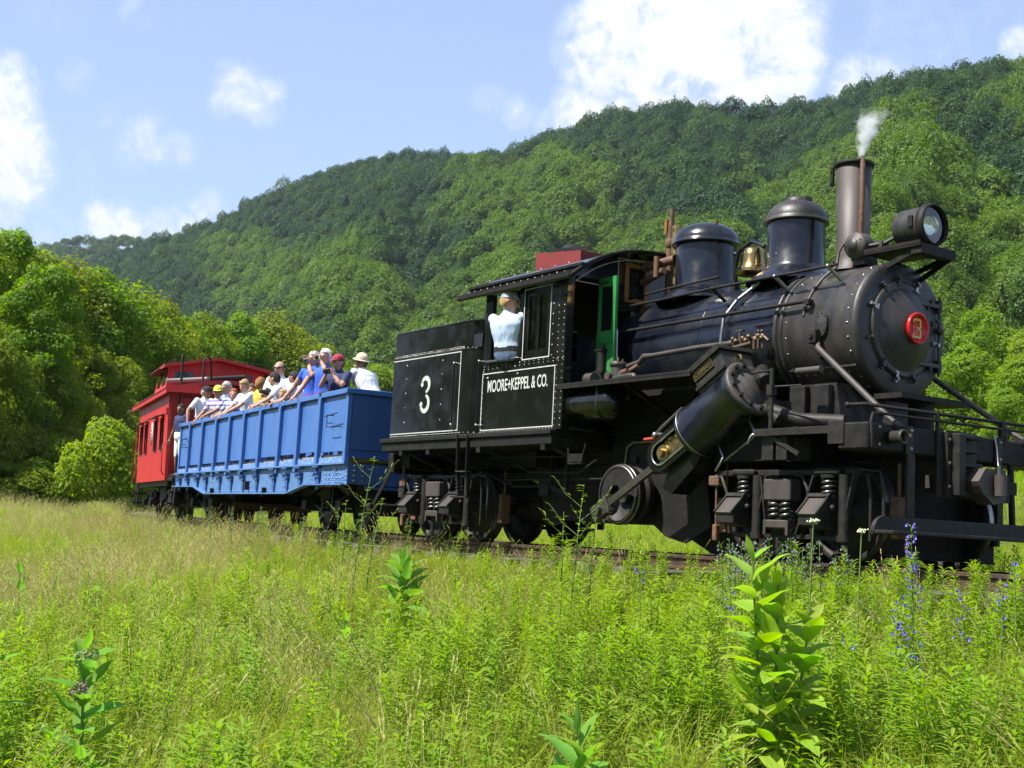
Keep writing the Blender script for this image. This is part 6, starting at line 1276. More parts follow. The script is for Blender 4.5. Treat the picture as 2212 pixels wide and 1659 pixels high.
def scatter():
    az0, az1 = -.46, .46; P_ = []
    for (r0, r1, den) in ((4.3,10.5,66),(10.5,17,46),(17,32,18),(32,62,6.0),(62,108,2.6)):
        n = int((az1-az0)/2*(r1*r1-r0*r0)*den); r = np.sqrt(rng.uniform(r0*r0, r1*r1, n)); a = rng.uniform(az0, az1, n); P_.append(np.stack([r*np.sin(a), r*np.cos(a), r],1))
    for (i0, i1, dl, dh, den) in ((40,62,1.0,2.3,40),(62,110,1.0,2.6,38),(40,110,-3.2,-1.3,10)):   # taller growth on the track shoulder
        n = int((i1-i0)*den); t = rng.uniform(i0, i1-1, n); j = t.astype(int); f = (t-j)[:,None]; c = TR[j,:2]*(1-f)+TR[j+1,:2]*f; q = c+TRN[j]*rng.uniform(dl,dh,n)[:,None]; P_.append(np.concatenate([q, np.hypot(q[:,0],q[:,1])[:,None]],1))
    return np.concatenate(P_)
gp_ = scatter(); gd = track_dist(gp_[:,0], gp_[:,1]); n = len(gp_); gzz = ground_z(gp_[:,0], gp_[:,1]); az_g = np.arctan2(gp_[:,0], gp_[:,1])
keep = (gd > 1.12) | (gd < -1.35) | (rng.uniform(0,1,n) < np.where(gp_[:,2] > 21, .6, np.where(np.abs(gd) > .85, .5, .15)))
keep &= ~((gd < -3) & (rng.uniform(0,1,n) < .25))
spots = [(1672,1215,6.2,.42),(872,1222,12.0,.62),(185,1392,6.4,.40),(1252,1575,5.4,.26),(748,1335,9.6,.34),(-8,1372,6.6,.25),(42,1228,14.,.25),(205,1270,12.5,.22),(1968,1138,7.6,.18)]
for (px_, py_, Yd, rad) in spots:                                # plants that stand out have shorter growth around and in front of them
    c_ = at_depth(px_, py_, Yd); L0 = hypot(c_.x, c_.y); ux, uy = c_.x/L0, c_.y/L0; dx_, dy_ = gp_[:,0]-c_.x, gp_[:,1]-c_.y
    al = -(dx_*ux+dy_*uy); la = np.abs(dx_*uy-dy_*ux); keep &= ~((al > -.12) & (al < rad*2.6) & (la < rad*.8) & (rng.uniform(0,1,n) < .85))
gp_, gd, gzz, az_g = gp_[keep], gd[keep], gzz[keep], az_g[keep]; n = len(gp_); rr = gp_[:,2]
dry = np.clip(sm(9.5,16,rr)*(1-.85*sm(-.10,.14,az_g))*(gd > 1.8)*.82+.06, 0, 1)*np.clip((vn.fbm(gp_[:,0]*.35+9, gp_[:,1]*.28, 3)-.34)*2.7, 0, 1)
dry = np.clip(dry+.35*sm(45,75,rr)*(gd > 0), 0, .9); leafy = np.clip((vn2.fbm(gp_[:,0]*.6, gp_[:,1]*.6+5, 3)-.22)*2.8, .12, 1)*(1-.78*sm(10,17,rr)*(1-.8*sm(-.02,.16,az_g)))
u = rng.uniform(0,1,n); kind = rng.choice([0,1,2], n); isdry = u < dry*.85; kind[isdry] = rng.choice([3,4], isdry.sum()); u2 = rng.uniform(0,1,n); isl = (~isdry) & (u2 < leafy*.92)
kind[isl] = rng.choice([5,6,7,8,9,10], isl.sum(), p=[.18,.16,.16,.14,.18,.18])
s_ = rng.uniform(.72,1.2,n)*(1+.35*sm(25,80,rr)); s_ *= np.where(np.abs(gd) < 1.5, .48, 1.0); s_ *= np.where((gd > 1.5) & (gd < 3.4), np.where(rr > 17.0, .92, .85), 1.0)
patch = vn3.fbm(gp_[:,0]*.5, gp_[:,1]*.5, 3)
wide = 1+.5*sm(20,70,rr)
tint_g = np.clip((patch-.5)*1.8+.35+rng.uniform(-.25,.25,n), 0, 1)*.7
# the largest leafy shoots nearest the tripod become plants of their own
cand = np.where(np.isin(kind,[5,6]) & (rr < 9.5) & (gd > 1.6) & (np.abs(az_g) < .42))[0]; cand = cand[np.argsort(rr[cand])][:200]
own = np.zeros(n, bool); own[cand] = True
mo = ~own
instancer('meadow_grass', np.stack([gp_[mo,0],gp_[mo,1],gzz[mo]],1), kinds, 'tall meadow grass with dry seed heads and leafy growth', np.stack([rng.uniform(-.18,.18,mo.sum()),rng.uniform(-.05,.30,mo.sum()),rng.uniform(0,6.28,mo.sum())*1.0],1), np.stack([s_[mo]*wide[mo],s_[mo]*wide[mo],s_[mo]],1), tint_g[mo], kind[mo])
own_me = [forb('leafy_shoot', h, nl, L_, W_, 'weed_leaf', up) for h, nl, L_, W_, up in ((.52,52,.115,.019,.9),(.62,64,.125,.020,.8),(.56,56,.105,.017,1.))]
for i in cand:
    o = link('leafy_shoot', own_me[int(rng.randint(0,3))]); o.location = (gp_[i,0], gp_[i,1], gzz[i]); o.rotation_euler = (rng.uniform(-.1,.1), rng.uniform(-.1,.1), rng.uniform(0,6.28)); s = rng.uniform(.8,1.18); o.scale = (s,s,s)
    tag(o, 'narrow leaved green shoot in the near meadow', 'plant', 'leafy shoots in the foreground'); o.color = (rng.uniform(.9,1.15),rng.uniform(.95,1.1),.9,1)

# ---- milkweeds and other plants that stand out
def leaf_blade(name, L_, W_, curl, fold, m='milkweed_leaf'):
    V, F_, n = [], [], 8
    for i in range(n+1):
        t = i/n; w = W_/2*max(.04, sin(pi*min(1, .04+.94*t))**.75*(1-.18*t)); c = Vector((L_*t*cos(curl*t*.5), 0, -L_*sin(curl*t*.6)*t))
        for j, k in ((-1,1),(-.5,.4),(0,0),(.5,.4),(1,1)): V.append((c.x, w*j, c.z+abs(j)*w*fold+.004*sin(9*t+j)))
    for i in range(n):
        for j in range(4): F_.append((i*5+j, i*5+j+1, (i+1)*5+j+1, (i+1)*5+j))
    me = finish_mesh(name, V, F_, [True]*len(F_), m); at = me.attributes.new('shade', 'FLOAT', 'FACE'); at.data.foreach_set('value', np.array([.15 if j in (1,2) else .75 for i in range(n) for j in range(4)], np.float32)); return me
lb = [leaf_blade('leaf', .20, .082, .5, .35), leaf_blade('leaf', .20, .075, -.25, .55), leaf_blade('leaf', .20, .088, .9, .25)]
def umbel(parent, p, r, m):
    mb = MB()
    for k in range(60):
        d = Vector((random.gauss(0,1), random.gauss(0,1), random.gauss(0,1))).normalized(); mb.ball(p+d*r*random.uniform(.75,1), r*.17, 5)
    return obj('flower_head', mb, m, parent)
def milkweed(name, label, px_, ytop, Yd, stems, cat='plant', leaf_s=1., up=.7, color=(1,1,1), group=None):
    p = at_depth(px_, ytop, Yd); g = ground_z1(p.x, p.y); H0 = p.z-g
    t = thing(name, label, cat, (p.x, p.y, g), (0,0,0), group)
    for (ox, hy, az_, lean, flowers, n) in stems:
        H_ = H0*hy; top = Vector((ox+lean*H_, 0, H_)); base = Vector((ox*.4,0,-.06)); mid = (base+top)/2+Vector((-.03*lean*H_,.02,0))
        stem = obj('stem', MB().tube([base, mid, top], [.011,.009,.004], 7), 'weed_stem', t)
        for i in range(n):
            f = .12+.88*(i+.5)/n; pos = base.lerp(top, f); a = az_+i*pi/2*1.02
            for s in (0, pi):
                L_ = leaf_s*(1.12-.55*abs(f-.5)*1.2)*random.uniform(.88,1.12)*(.75 if f > .93 else 1)
                lf_ = link('leaf', random.choice(lb), t); lf_.location = pos; e = (.15+up*f**1.4)*random.uniform(.8,1.2); lf_.rotation_euler = (random.uniform(-.35,.35), -e, a+s+random.uniform(-.25,.25)); lf_.scale = (L_,L_,L_); lf_.color = (*[c*random.uniform(.9,1.1) for c in color],1)
        for (f, off, r, m) in flowers: umbel(t, base.lerp(top, f)+Vector(off), r, m)
    return t
milkweed('milkweed', 'tallest broad leaved milkweed with three stems in the right foreground', 1672, 1215, 6.2, [(-.07,1.03,.3,-.03,[],13),(.02,.92,.9,.0,[],13),(.13,.76,.2,.05,[],11)], leaf_s=1.22, up=.95, color=(1.35,1.2,.95))
milkweed('milkweed', 'milkweed with upward folded leaves standing alone below the tender', 872, 1222, 12.0, [(0,1.0,.4,.0,[],15)], leaf_s=1.5, up=1.15, color=(.95,1.05,1.1))
milkweed('milkweed', 'milkweed with pink and cream flower heads in the lower left corner', 185, 1392, 6.4, [(0,1.0,.2,.0,[(.90,(-.0,-.05,.03),.038,'milk_bud'),(.76,(.0,-.06,.0),.046,'milk_pink'),(.95,(.05,-.02,.0),.028,'milk_bud')],12)], leaf_s=1.12, up=.75, color=(.85,1.0,1.05))
milkweed('milkweed', 'young milkweed with upright leaves at the bottom edge of the picture', 1252, 1575, 5.4, [(0,1.0,.6,.0,[],8)], leaf_s=1.15, up=1.3, color=(.9,1.05,1.2))
milkweed('milkweed', 'pale slender milkweed left of the one below the tender', 748, 1335, 9.6, [(0,1.0,.1,-.02,[],8)], leaf_s=.85, up=1.0, color=(1.15,1.15,1.))
milkweed('milkweed', 'milkweed cut by the left picture edge', -8, 1372, 6.6, [(0,1.0,.1,-.02,[],8)], leaf_s=1.0, up=.8, color=(.85,1.0,1.))
milkweed('milkweed', 'small far milkweed in the dry grass near the left edge', 42, 1228, 14., [(0,1.0,.1,.02,[],6)], leaf_s=.95, up=.8, color=(.8,.95,1.))
milkweed('milkweed', 'low milkweed shoot in dry grass left of the pale one', 205, 1270, 12.5, [(0,1.0,.1,.02,[],6)], leaf_s=.8, up=.8, color=(.9,1.0,.95))

def bugloss(label, px_, ytop, ybase, Yd, m='bugloss_blue', group=None, dens=1., lean=0.):
    p = at_depth(px_, ytop, Yd); g = ground_z1(p.x, p.y); H_ = p.z-g; b = at_depth(px_, ybase, Yd).z-g
    t = thing('bugloss', label, 'flower', (p.x, p.y, g), (0,0,0), group); top = Vector((lean*H_,0,H_))
    obj('stem', MB().tube([(0,0,-.05),top*.5+Vector((.01,0,0)),top], [.006,.005,.002], 6), 'weed_stem', t)
    fl, V, S = MB(), [], []; n = int(46*dens*max(.4,(H_-b)/.9))
    for k in range(n):
        f = (max(b,.05)+(H_-max(b,.05))*random.random())/H_; a = random.uniform(0,2*pi); r = (.016+.085*(1-f)**1.0)*random.uniform(.4,1.25); c = top*f+Vector((cos(a)*r, sin(a)*r, random.uniform(0,.02)))
        sz = random.uniform(.0065,.0125); d = Vector((cos(a),sin(a),.4)).normalized(); fl.lathe([(.001,0),(sz*.5,sz*.9),(sz*1.0,sz*1.3)], c, d, 6)
        leaf_quads(np.array(top*f), np.array([cos(a+.4),sin(a+.4),.7]), np.array([0,0,1.]), .045+.05*(1-f), .009, .2, V, S, random.random(), 2)
    for k in range(int(40*dens)):
        f = random.uniform(.05,.75); a = random.uniform(0,6.28); leaf_quads(np.array(top*f), np.array([cos(a),sin(a),.6]), np.array([0,0,1.]), .05+.06*(1-f), .010, .3, V, S, random.random(), 2)
    obj('blossoms', fl, m, t, kind='stuff'); link('leaves', quad_mesh('leaves', np.array(V), 'weed_leaf', np.array(S)), t)
    return t
bugloss('tallest spike of violet blue flowers in front of the footboard', 1968, 1138, 1480, 7.6, dens=2.2)
bugloss('loose blue flower spike right of the tallest one', 2078, 1285, 1420, 7.2)
bugloss('blue flower spike left of the tallest, half as high', 1925, 1300, 1440, 7.4, lean=.05)
bugloss('blue flower spike leaning near the right picture edge', 2150, 1255, 1400, 7.6, lean=.06, dens=.8)
bugloss('blue flower spike in the grass below the gear case', 1578, 1280, 1330, 8.6, dens=.6)
bugloss('small blue flower spike in mid grass left of the tall milkweed', 1382, 1225, 1290, 9.5, dens=.5)
bugloss('blue flower tip beside the right rail end', 2190, 1215, 1260, 8.8, dens=.6)
bugloss('short blue flower spike between the milkweed and the tallest one', 1832, 1370, 1420, 7.2, dens=.5)
for k in range(34):
    if k < 22: px_, yt, Yd = random.uniform(1555,1830), random.uniform(1160,1205), random.uniform(9.6,10.8)
    else: px_, yt, Yd = random.uniform(440,900), 0, random.uniform(17.5,21)
    if not yt: yt = 1098+random.uniform(-6,22)
    lab = 'faded grey blue flower spike in front of the front truck wheels' if k < 22 else 'faded grey blue flower spike beside the rails under the gondola'
    bugloss(lab, px_, yt, yt+70 if k < 22 else yt+40, Yd, 'bugloss_grey', 'faded flower spikes by the front truck' if k < 22 else 'faded flower spikes under the gondola', .9)
for k, (px_, yt, Yd, lab) in enumerate(((1757,1128,8.2,'left of two pale flower heads on bare stalks before the front truck'),(1861,1150,8.2,'right of two pale flower heads on bare stalks before the front truck'))):
    p = at_depth(px_, yt, Yd); g = ground_z1(p.x,p.y); H_ = p.z-g; t = thing('pale_flower', lab, 'flower', (p.x,p.y,g)); obj('stalk', MB().tube([(-.04,0,-.05),(-.02,0,H_*.6),(0,0,H_)],[.006,.005,.004],6), 'weed_stem', t)
    mb = MB()
    for j in range(26): mb.ball((random.gauss(0,.016), random.gauss(0,.016), H_+random.uniform(.0,.022)), .007, 5)
    obj('flower_head', mb, 'lace_white', t)
def tall_weed(label, pxb, pxt, ytop, Yd, branches, group=None):
    p = at_depth(pxb, ytop, Yd); q = at_depth(pxt, ytop, Yd); g = ground_z1(p.x,p.y); H_ = p.z-g; t = thing('tall_weed', label, 'plant', (p.x,p.y,g), (0,0,0), group); dx = q.x-p.x
    path = lambda f: Vector((dx*f**1.6, 0, H_*f)); obj('stem', MB().tube([path(f) for f in (-.05,.0,.3,.6,.85,1)] if 0 else [path(0)-Vector((0,0,.06))]+[path(f) for f in (.3,.6,.85,1)], [.009,.008,.006,.004,.003], 7), 'weed_stem', t)
    V, S = [], []; br = MB()
    for k in range(branches):
        f = .35+.6*k/branches; s = 1 if k % 2 else -1; l = H_*random.uniform(.14,.26); p0 = path(f); p1 = p0+Vector((s*l*.7, random.uniform(-.1,.1), l*.75)); br.tube([p0,(p0+p1)/2+Vector((s*l*.06,0,-l*.04)),p1],[.004,.003,.002],5)
        for j in range(4): leaf_quads(np.array(p0.lerp(p1,.4+.2*j)), np.array([s*random.uniform(.2,1), random.uniform(-.6,.6), random.uniform(.2,1.1)]), np.array([0,0,1.]), random.uniform(.05,.09), .014, .3, V, S, random.random(), 3)
    for j in range(46):
        f = .08+.92*random.random(); a = random.uniform(0,6.28); leaf_quads(np.array(path(f)), np.array([cos(a),sin(a)*.8,.55]), np.array([0,0,1.]), random.uniform(.07,.13)*(1.15-.5*f), .020, .45, V, S, random.random(), 3)
    obj('branches', br, 'weed_stem', t); c = link('leaves', quad_mesh('leaves', np.array(V), 'weed_leaf', np.array(S)), t); c.color = (1.25,1.15,1,1); return t
tall_weed('tall thin branching weed leaning right before the gap between gondola and tender', 770, 810, 985, 13.6, 7)
tall_weed('leafy weed at the foot of the tall branching one', 742, 748, 1082, 13.2, 5)
tall_weed('short weed with forked top beside the gondola truck wheel', 795, 828, 1075, 13.6, 5)
tall_weed('tall leafy weed in front of the crank disc', 1236, 1262, 1046, 10.6, 7)
tall_weed('lower leafy weed right of the one before the crank disc', 1272, 1290, 1098, 10.6, 5)
tall_weed('weed left of the one before the crank disc', 1215, 1218, 1105, 10.8, 5)
tall_weed('small weed in front of the rear truck wheels', 985, 990, 1148, 14.2, 4)
for k in range(16):
    px_ = random.uniform(520,1560); yt = random.uniform(1330,1560); Yd = 1.5*2800/max(60,(yt-1100+45)); p = at_depth(px_,yt,min(Yd,11)); mb = MB()
    for j in range(12): mb.ball((random.gauss(0,.008),random.gauss(0,.008),random.gauss(0,.008)), .006, 5)
    g = ground_z1(p.x,p.y); z = min(p.z, g+.6); mb.tube([(0,0,-max(.1,z-g)),(0,0,0)],.003,5); o = obj('clover', mb, 'clover_pink'); o.location = (p.x,p.y,z); tag(o, 'small pink clover head among the meadow grass', 'flower', 'pink clover heads')
# ================================================================== PEOPLE
def cloth(name, c, c2=None, rough=.85):
    mat(name, c, rough, col2=c2, scale=14)
    if name.split('_')[0] not in ('skin', 'eye', 'lip'):
        nt = M[name].node_tree; n_bump(nt, nt.nodes['Principled BSDF'], n_noise(nt, 5.0, 2, .5, 'Object', (1.8,1.8,.7), 1.0), .45, .04)
cloth('skin_fair', (.50,.27,.19), (.44,.22,.15), .55); cloth('skin_tan', (.36,.18,.115), (.30,.145,.09), .55); cloth('skin_dark', (.20,.10,.065), (.16,.08,.05), .55)
cloth('shirt_white', (.78,.78,.80), (.68,.69,.74)); cloth('shirt_paleblue', (.52,.63,.84), (.44,.55,.78)); cloth('shirt_navy', (.020,.028,.09), (.030,.035,.10)); cloth('shirt_blue', (.03,.10,.52), (.04,.12,.60)); cloth('shirt_yellow', (.70,.46,.06), (.6,.38,.05))
cloth('jeans', (.11,.16,.27), (.08,.12,.21)); cloth('jeans_dark', (.03,.045,.10)); cloth('trousers', (.10,.095,.09)); cloth('purple', (.13,.08,.34)); cloth('shorts_white', (.75,.75,.75)); cloth('belt', (.015,.012,.01)); cloth('shoe', (.05,.04,.035))
cloth('hair_grey', (.42,.40,.37), (.30,.28,.26)); cloth('hair_white', (.66,.64,.60), (.5,.49,.46)); cloth('hair_brown', (.10,.06,.035), (.06,.035,.02)); cloth('hair_black', (.022,.016,.013)); cloth('hair_red', (.33,.10,.03), (.24,.075,.025)); cloth('hair_blond', (.42,.27,.10), (.32,.20,.08)); cloth('hair_ginger', (.25,.12,.035), (.19,.09,.03))
cloth('cap_black', (.015,.015,.015)); cloth('cap_red', (.33,.025,.05), (.25,.02,.04)); cloth('cap_tan', (.55,.47,.33), (.45,.38,.26)); cloth('cap_grey', (.16,.19,.25), (.48,.51,.56)); cloth('cap_yellow', (.65,.55,.08)); cloth('lip', (.30,.10,.08)); cloth('eye_dark', (.01,.008,.007), None, .2)
def mat_plaid(name, a, b, c):
    m, nt, bs_ = shader(name); tc = nt.nodes.new('ShaderNodeTexCoord'); f = []
    for d in ('Z','X'):
        w = nt.nodes.new('ShaderNodeTexWave'); w.bands_direction = d; w.inputs['Scale'].default_value = 3.2; nt.links.new(tc.outputs['Object'], w.inputs[0]); f.append(n_range(nt, w.outputs['Fac'], .55, .62))
    nt.links.new(n_mix(nt, f[1], n_mix(nt, f[0], a, b), n_mix(nt, f[0], c, b)), bs_.inputs['Base Color']); bs_.inputs['Roughness'].default_value = .85
mat_plaid('shirt_plaid', (.72,.68,.70), (.16,.14,.28), (.55,.40,.42)); mat_plaid('shirt_print', (.66,.70,.85), (.10,.18,.60), (.75,.76,.82))
def person(label, base, W_, psi, H=1.75, lean=0., twist=0., head=(0,0), hands=((.2,-.55,1.0),(-.2,-.55,1.0)), shirt='shirt_white', legs='jeans', skin='skin_fair', sleeve=.55, hair='hair_brown', hairstyle='short', cap=None, glasses=False, seated=False, knees=None, female=False, shorts=False, girth=1.12, lean_side=0., group=None, elbow=(0,0)):
    """base: point on W_ (local) under the feet; psi turns the figure from facing -y towards +x; lean, head in degrees; hands: left, right"""
    k = H/1.75; root = thing('person', label, 'person', W_ @ Vector(base), (W_.to_3x3() @ Matrix.Rotation(radians(psi), 3, 'Z')).to_euler(), group)
    L_ = radians(lean); Tz = radians(twist); ls = radians(lean_side)
    hipz = .94*k; pel = Vector((0,0,hipz)); tdir = Vector((sin(ls), -sin(L_), cos(L_)*cos(ls))).normalized(); lat = (Matrix.Rotation(Tz, 3, 'Z') @ Vector((1,0,0))); lat = (lat-tdir*lat.dot(tdir)).normalized(); frt = tdir.cross(lat)*1.0
    if frt.y > 0 and abs(twist) < 60: frt = -frt
    lat0 = Vector((1,0,0)); caps = []; mb = MB(); sw = .185*k*(.9 if female else 1.)*(girth*.6+.4)
    def ringloft(rs, m):
        n = 16; V, F_ = [], []
        for (c, lx, rx, ry) in rs:
            fx = tdir.cross(lx)
            for j in range(n): a = 2*pi*j/n; V.append(c+lx*cos(a)*rx+fx*sin(a)*ry)
        for i in range(len(rs)-1):
            for j in range(n): F_.append((i*n+j, i*n+(j+1) % n, (i+1)*n+(j+1) % n, (i+1)*n+j))
        F_ += [tuple(range(n-1,-1,-1)), tuple(range((len(rs)-1)*n, len(rs)*n))]; mb.add(V, F_)
    up = Vector((0,0,1)); b = .96 if female else 1.05
    prof = [(-.07,.13,.10),(.0,.165 if not female else .175,.118),(.08,.158,.115),(.17,.145*b,.108),(.28,.165*b,.118),(.38,.178*b,.118),(.45,.165*b,.095),(.50,.10,.070),(.53,.062,.06)]
    rs = []
    for (h, rx, ry) in prof:
        t = min(1, max(0, h/.4)); c = pel+(up*(1-t)+tdir*t).normalized()*h*k if h < .0 else pel+tdir*h*k*(.0+1.0); lx = (lat0*(1-t)+lat*t).normalized(); gg = girth if h < .48 else 1.; rs.append((c, lx, rx*k*gg, ry*k*gg))
    ringloft(rs, shirt); spine = [(pel+tdir*.02*k, legs), (pel+tdir*.24*k, shirt), (pel+tdir*.42*k, shirt)]
    caps += [(pel+tdir*.10*k, pel+tdir*.47*k, .15*k, shirt), (pel+tdir*.065*k, pel+tdir*.085*k, .152*k, 'belt' if legs in ('jeans','trousers') else legs), (pel-up*.1*k, pel+tdir*.05*k, .15*k, legs)]
    shl = pel+tdir*.455*k+lat*sw; shr = pel+tdir*.455*k-lat*sw; caps.append((shl, shr, .085*k, shirt))
    nb = pel+tdir*.49*k; hyaw, hpit = radians(head[0]), radians(head[1])
    Hm = Matrix.Rotation(Tz*.6+hyaw, 3, 'Z') @ Matrix.Rotation(hpit, 3, 'X'); hd = (tdir*.55+up*.45).normalized(); hc = nb+hd*.115*k+Hm @ Vector((0,-.02*k,.045*k))
    mb.tube([nb-tdir*.05*k, nb+hd*.06*k, hc-up*.02*k], [.062*k,.054*k,.056*k], 10); caps.append((nb+tdir*.02*k, hc, .058*k, skin))
    hs = k*(1.08 if H > 1.45 else 1.2); hp_ = lambda x, y, z: hc+Hm @ (Vector((x,y,z))*hs)
    hv = MB().ball((0,0,0), 1, 16); mb.add([hp_(v[0]*.076*(1-.18*max(0,-v[2])), v[1]*.096-.006, v[2]*.116) for v in hv.v], hv.f)
    jv = MB().ball((0,0,0), 1, 12); mb.add([hp_(v[0]*.052, v[1]*.055-.036, v[2]*.05-.065) for v in jv.v], jv.f)
    mb.tube([hp_(0,-.092,.012), hp_(0,-.112,-.022), hp_(0,-.098,-.034)], [.011*hs,.017*hs,.012*hs], 6)
    for s in (-1,1): mb.tube([hp_(s*.074,.0,.02), hp_(s*.086,.012,.0), hp_(s*.076,.0,-.035)], [.014*hs,.018*hs,.010*hs], 6); mb.tube([hp_(s*.008,-.092,.030), hp_(s*.045,-.086,.032)], [.013*hs,.011*hs], 6)
    caps += [(hp_(0,0,.03), hp_(0,-.03,-.06), .10*hs, skin), (hp_(-.018,-.094,-.058), hp_(.018,-.094,-.058), .010*hs, 'lip')]
    # arms by two-bone IK
    fing = MB()
    for s, sh_, tg in ((1, shl, hands[0]), (-1, shr, hands[1])):
        tgt = Vector(tg)*k; a1, a2 = .29*k, .255*k; d = tgt-sh_; dl = min(d.length, (a1+a2)*.985); d = d.normalized(); tgt = sh_+d*dl
        ca_ = max(-1, min(1, (a1*a1+dl*dl-a2*a2)/(2*a1*dl))); hint = Vector((s*(.7+elbow[0 if s > 0 else 1]), .45, -.75)); hint = (hint-d*hint.dot(d)).normalized(); el = sh_+d*a1*ca_+hint*a1*sqrt(max(0,1-ca_*ca_))
        mb.tube([sh_, sh_.lerp(el,.5), el, el.lerp(tgt,.35), tgt], [.064*k,.054*k,.042*k,.043*k,.029*k], 10); mb.ball(sh_, .07*k, 10)
        cut = sleeve if sleeve <= 1 else 1.
        caps += [(sh_, sh_.lerp(el, cut), .062*k, shirt), (sh_.lerp(el, cut+.03) if cut < .97 else el, el, .044*k, skin if sleeve < 1 else shirt)]
        caps.append((el, tgt, .04*k, skin) if sleeve <= 1 else (el, el.lerp(tgt,.92), .045*k, shirt))
        if sleeve > 1: caps.append((tgt, tgt, .03*k, skin))
        # hand: palm + four curled fingers + thumb
        fd = (tgt-el).normalized(); fd = (fd+Vector((0,-.35,-.15))).normalized(); pn = fd.cross(Vector((s,0,.2))).normalized(); sd2 = pn.cross(fd).normalized(); pc = tgt+fd*.045*k
        mb.tube([tgt, pc, tgt+fd*.085*k], [.026*k,.034*k,.032*k], 8); caps.append((tgt, tgt+fd*.09*k, .03*k, skin))
        dn_ = pn if pn.z < 0 else -pn
        for j, (o_, l) in enumerate(((-.030,.068),(-.010,.078),(.010,.073),(.029,.058))):
            f0 = tgt+fd*.080*k+sd2*o_*k; f1 = f0+(fd*.85+dn_*.4).normalized()*l*.55*k; f2 = f1+(fd*.35+dn_*.9).normalized()*l*.45*k; fing.tube([f0, f1, f2], [.0095*k,.009*k,.007*k], 6)
        t0 = tgt+fd*.03*k+sd2*s*.03*k; fing.tube([t0, t0+(fd*.6+sd2*s*.8).normalized()*.038*k, t0+(fd*.9+sd2*s*.5+dn_*.3).normalized()*.068*k], [.012*k,.011*k,.008*k], 6)
    # legs
    for s in (-1,1):
        h0 = pel+Vector((s*.09*k,0,-.03*k)); kn, an = (Vector((s*.10*k,-.02*k,.50*k)), Vector((s*.10*k,.01*k,.075*k))) if not seated else (pel+Vector((s*.11*k,-.42*k,-.0)), pel+Vector((s*.11*k,-.45*k,-.42*k)))
        mb.tube([h0, h0.lerp(kn,.5), kn, kn.lerp(an,.35), an], [.088*k,.078*k,.056*k,.056*k,.038*k], 10)
        mb.tube([an+Vector((0,.05*k,-.045*k)), an+Vector((0,-.06*k,-.04*k)), an+Vector((0,-.17*k,-.05*k))], [.036*k,.042*k,.03*k], 8)
        if shorts: caps += [(h0, kn.lerp(h0,.15), .09*k, legs), (kn, an, .05*k, skin)]
        else: caps += [(h0, kn, .08*k, legs), (kn, an, .055*k, legs)]
        caps.append((an+Vector((0,.05*k,-.05*k)), an+Vector((0,-.17*k,-.05*k)), .04*k, 'shoe'))
    me0 = finish_mesh('tmp', mb.v, mb.f, [True]*len(mb.f), 'shoe'); o = bpy.data.objects.new('tmp', me0); COL.objects.link(o)
    rm = o.modifiers.new('r', 'REMESH'); rm.mode = 'VOXEL'; rm.voxel_size = .0165*k; smo = o.modifiers.new('s', 'SMOOTH'); smo.iterations = 2; smo.factor = .5
    dg = bpy.context.evaluated_depsgraph_get(); me = bpy.data.meshes.new_from_object(o.evaluated_get(dg)); bpy.data.objects.remove(o); bpy.data.meshes.remove(me0)
    nf = len(me.polygons); nv_ = len(me.vertices); vc_ = np.empty(nv_*3, np.float32); me.vertices.foreach_get('co', vc_); vc_ = vc_.reshape(-1,3)
    cen = np.empty(nf*3, np.float32); me.polygons.foreach_get('center', cen); cen = cen.reshape(-1,3)
    names = []; best = np.full(nf, 9e9); mi = np.zeros(nf, np.int32)
    for (p0, p1, r, m) in caps:
        if m not in names: names.append(m)
        p0, p1 = np.array(p0), np.array(p1); d = p1-p0; l2 = max(1e-9, d @ d); t = np.clip(((cen-p0) @ d)/l2, 0, 1); ds = np.linalg.norm(cen-(p0+t[:,None]*d), axis=1)/r; q = ds < best; best[q] = ds[q]; mi[q] = names.index(m)
    bm = bmesh.new(); bm.from_mesh(me); bm.faces.ensure_lookup_table(); off = len(bm.verts)
    for v in fing.v: bm.verts.new(v)
    bm.verts.ensure_lookup_table(); nfb = len(bm.faces)
    for f in fing.f:
        try: bm.faces.new([bm.verts[i+off] for i in f])
        except ValueError: pass
    bm.to_mesh(me); bm.free()
    if skin not in names: names.append(skin)
    mi = np.concatenate([mi, np.full(len(me.polygons)-nf, names.index(skin), np.int32)])
    me.materials.clear(); [me.materials.append(M[m]) for m in names]; me.polygons.foreach_set('material_index', mi); me.polygons.foreach_set('use_smooth', [True]*len(me.polygons)); me.name = 'body'; me.update()
    link('body', me, root)
    for s in (-1,1):
        if not glasses: obj('eye', MB().ball(hp_(s*.031,-.094,.012), .010*hs, 6), 'eye_dark', root)
    if glasses: obj('sunglasses', MB().tube([hp_(-.072,-.035,.022), hp_(-.064,-.092,.018), hp_(-.03,-.103,.012), hp_(0,-.104,.018), hp_(.03,-.103,.012), hp_(.064,-.092,.018), hp_(.072,-.035,.022)], [.006*hs,.012*hs,.020*hs,.007*hs,.020*hs,.012*hs,.006*hs], 8), 'eye_dark', root)
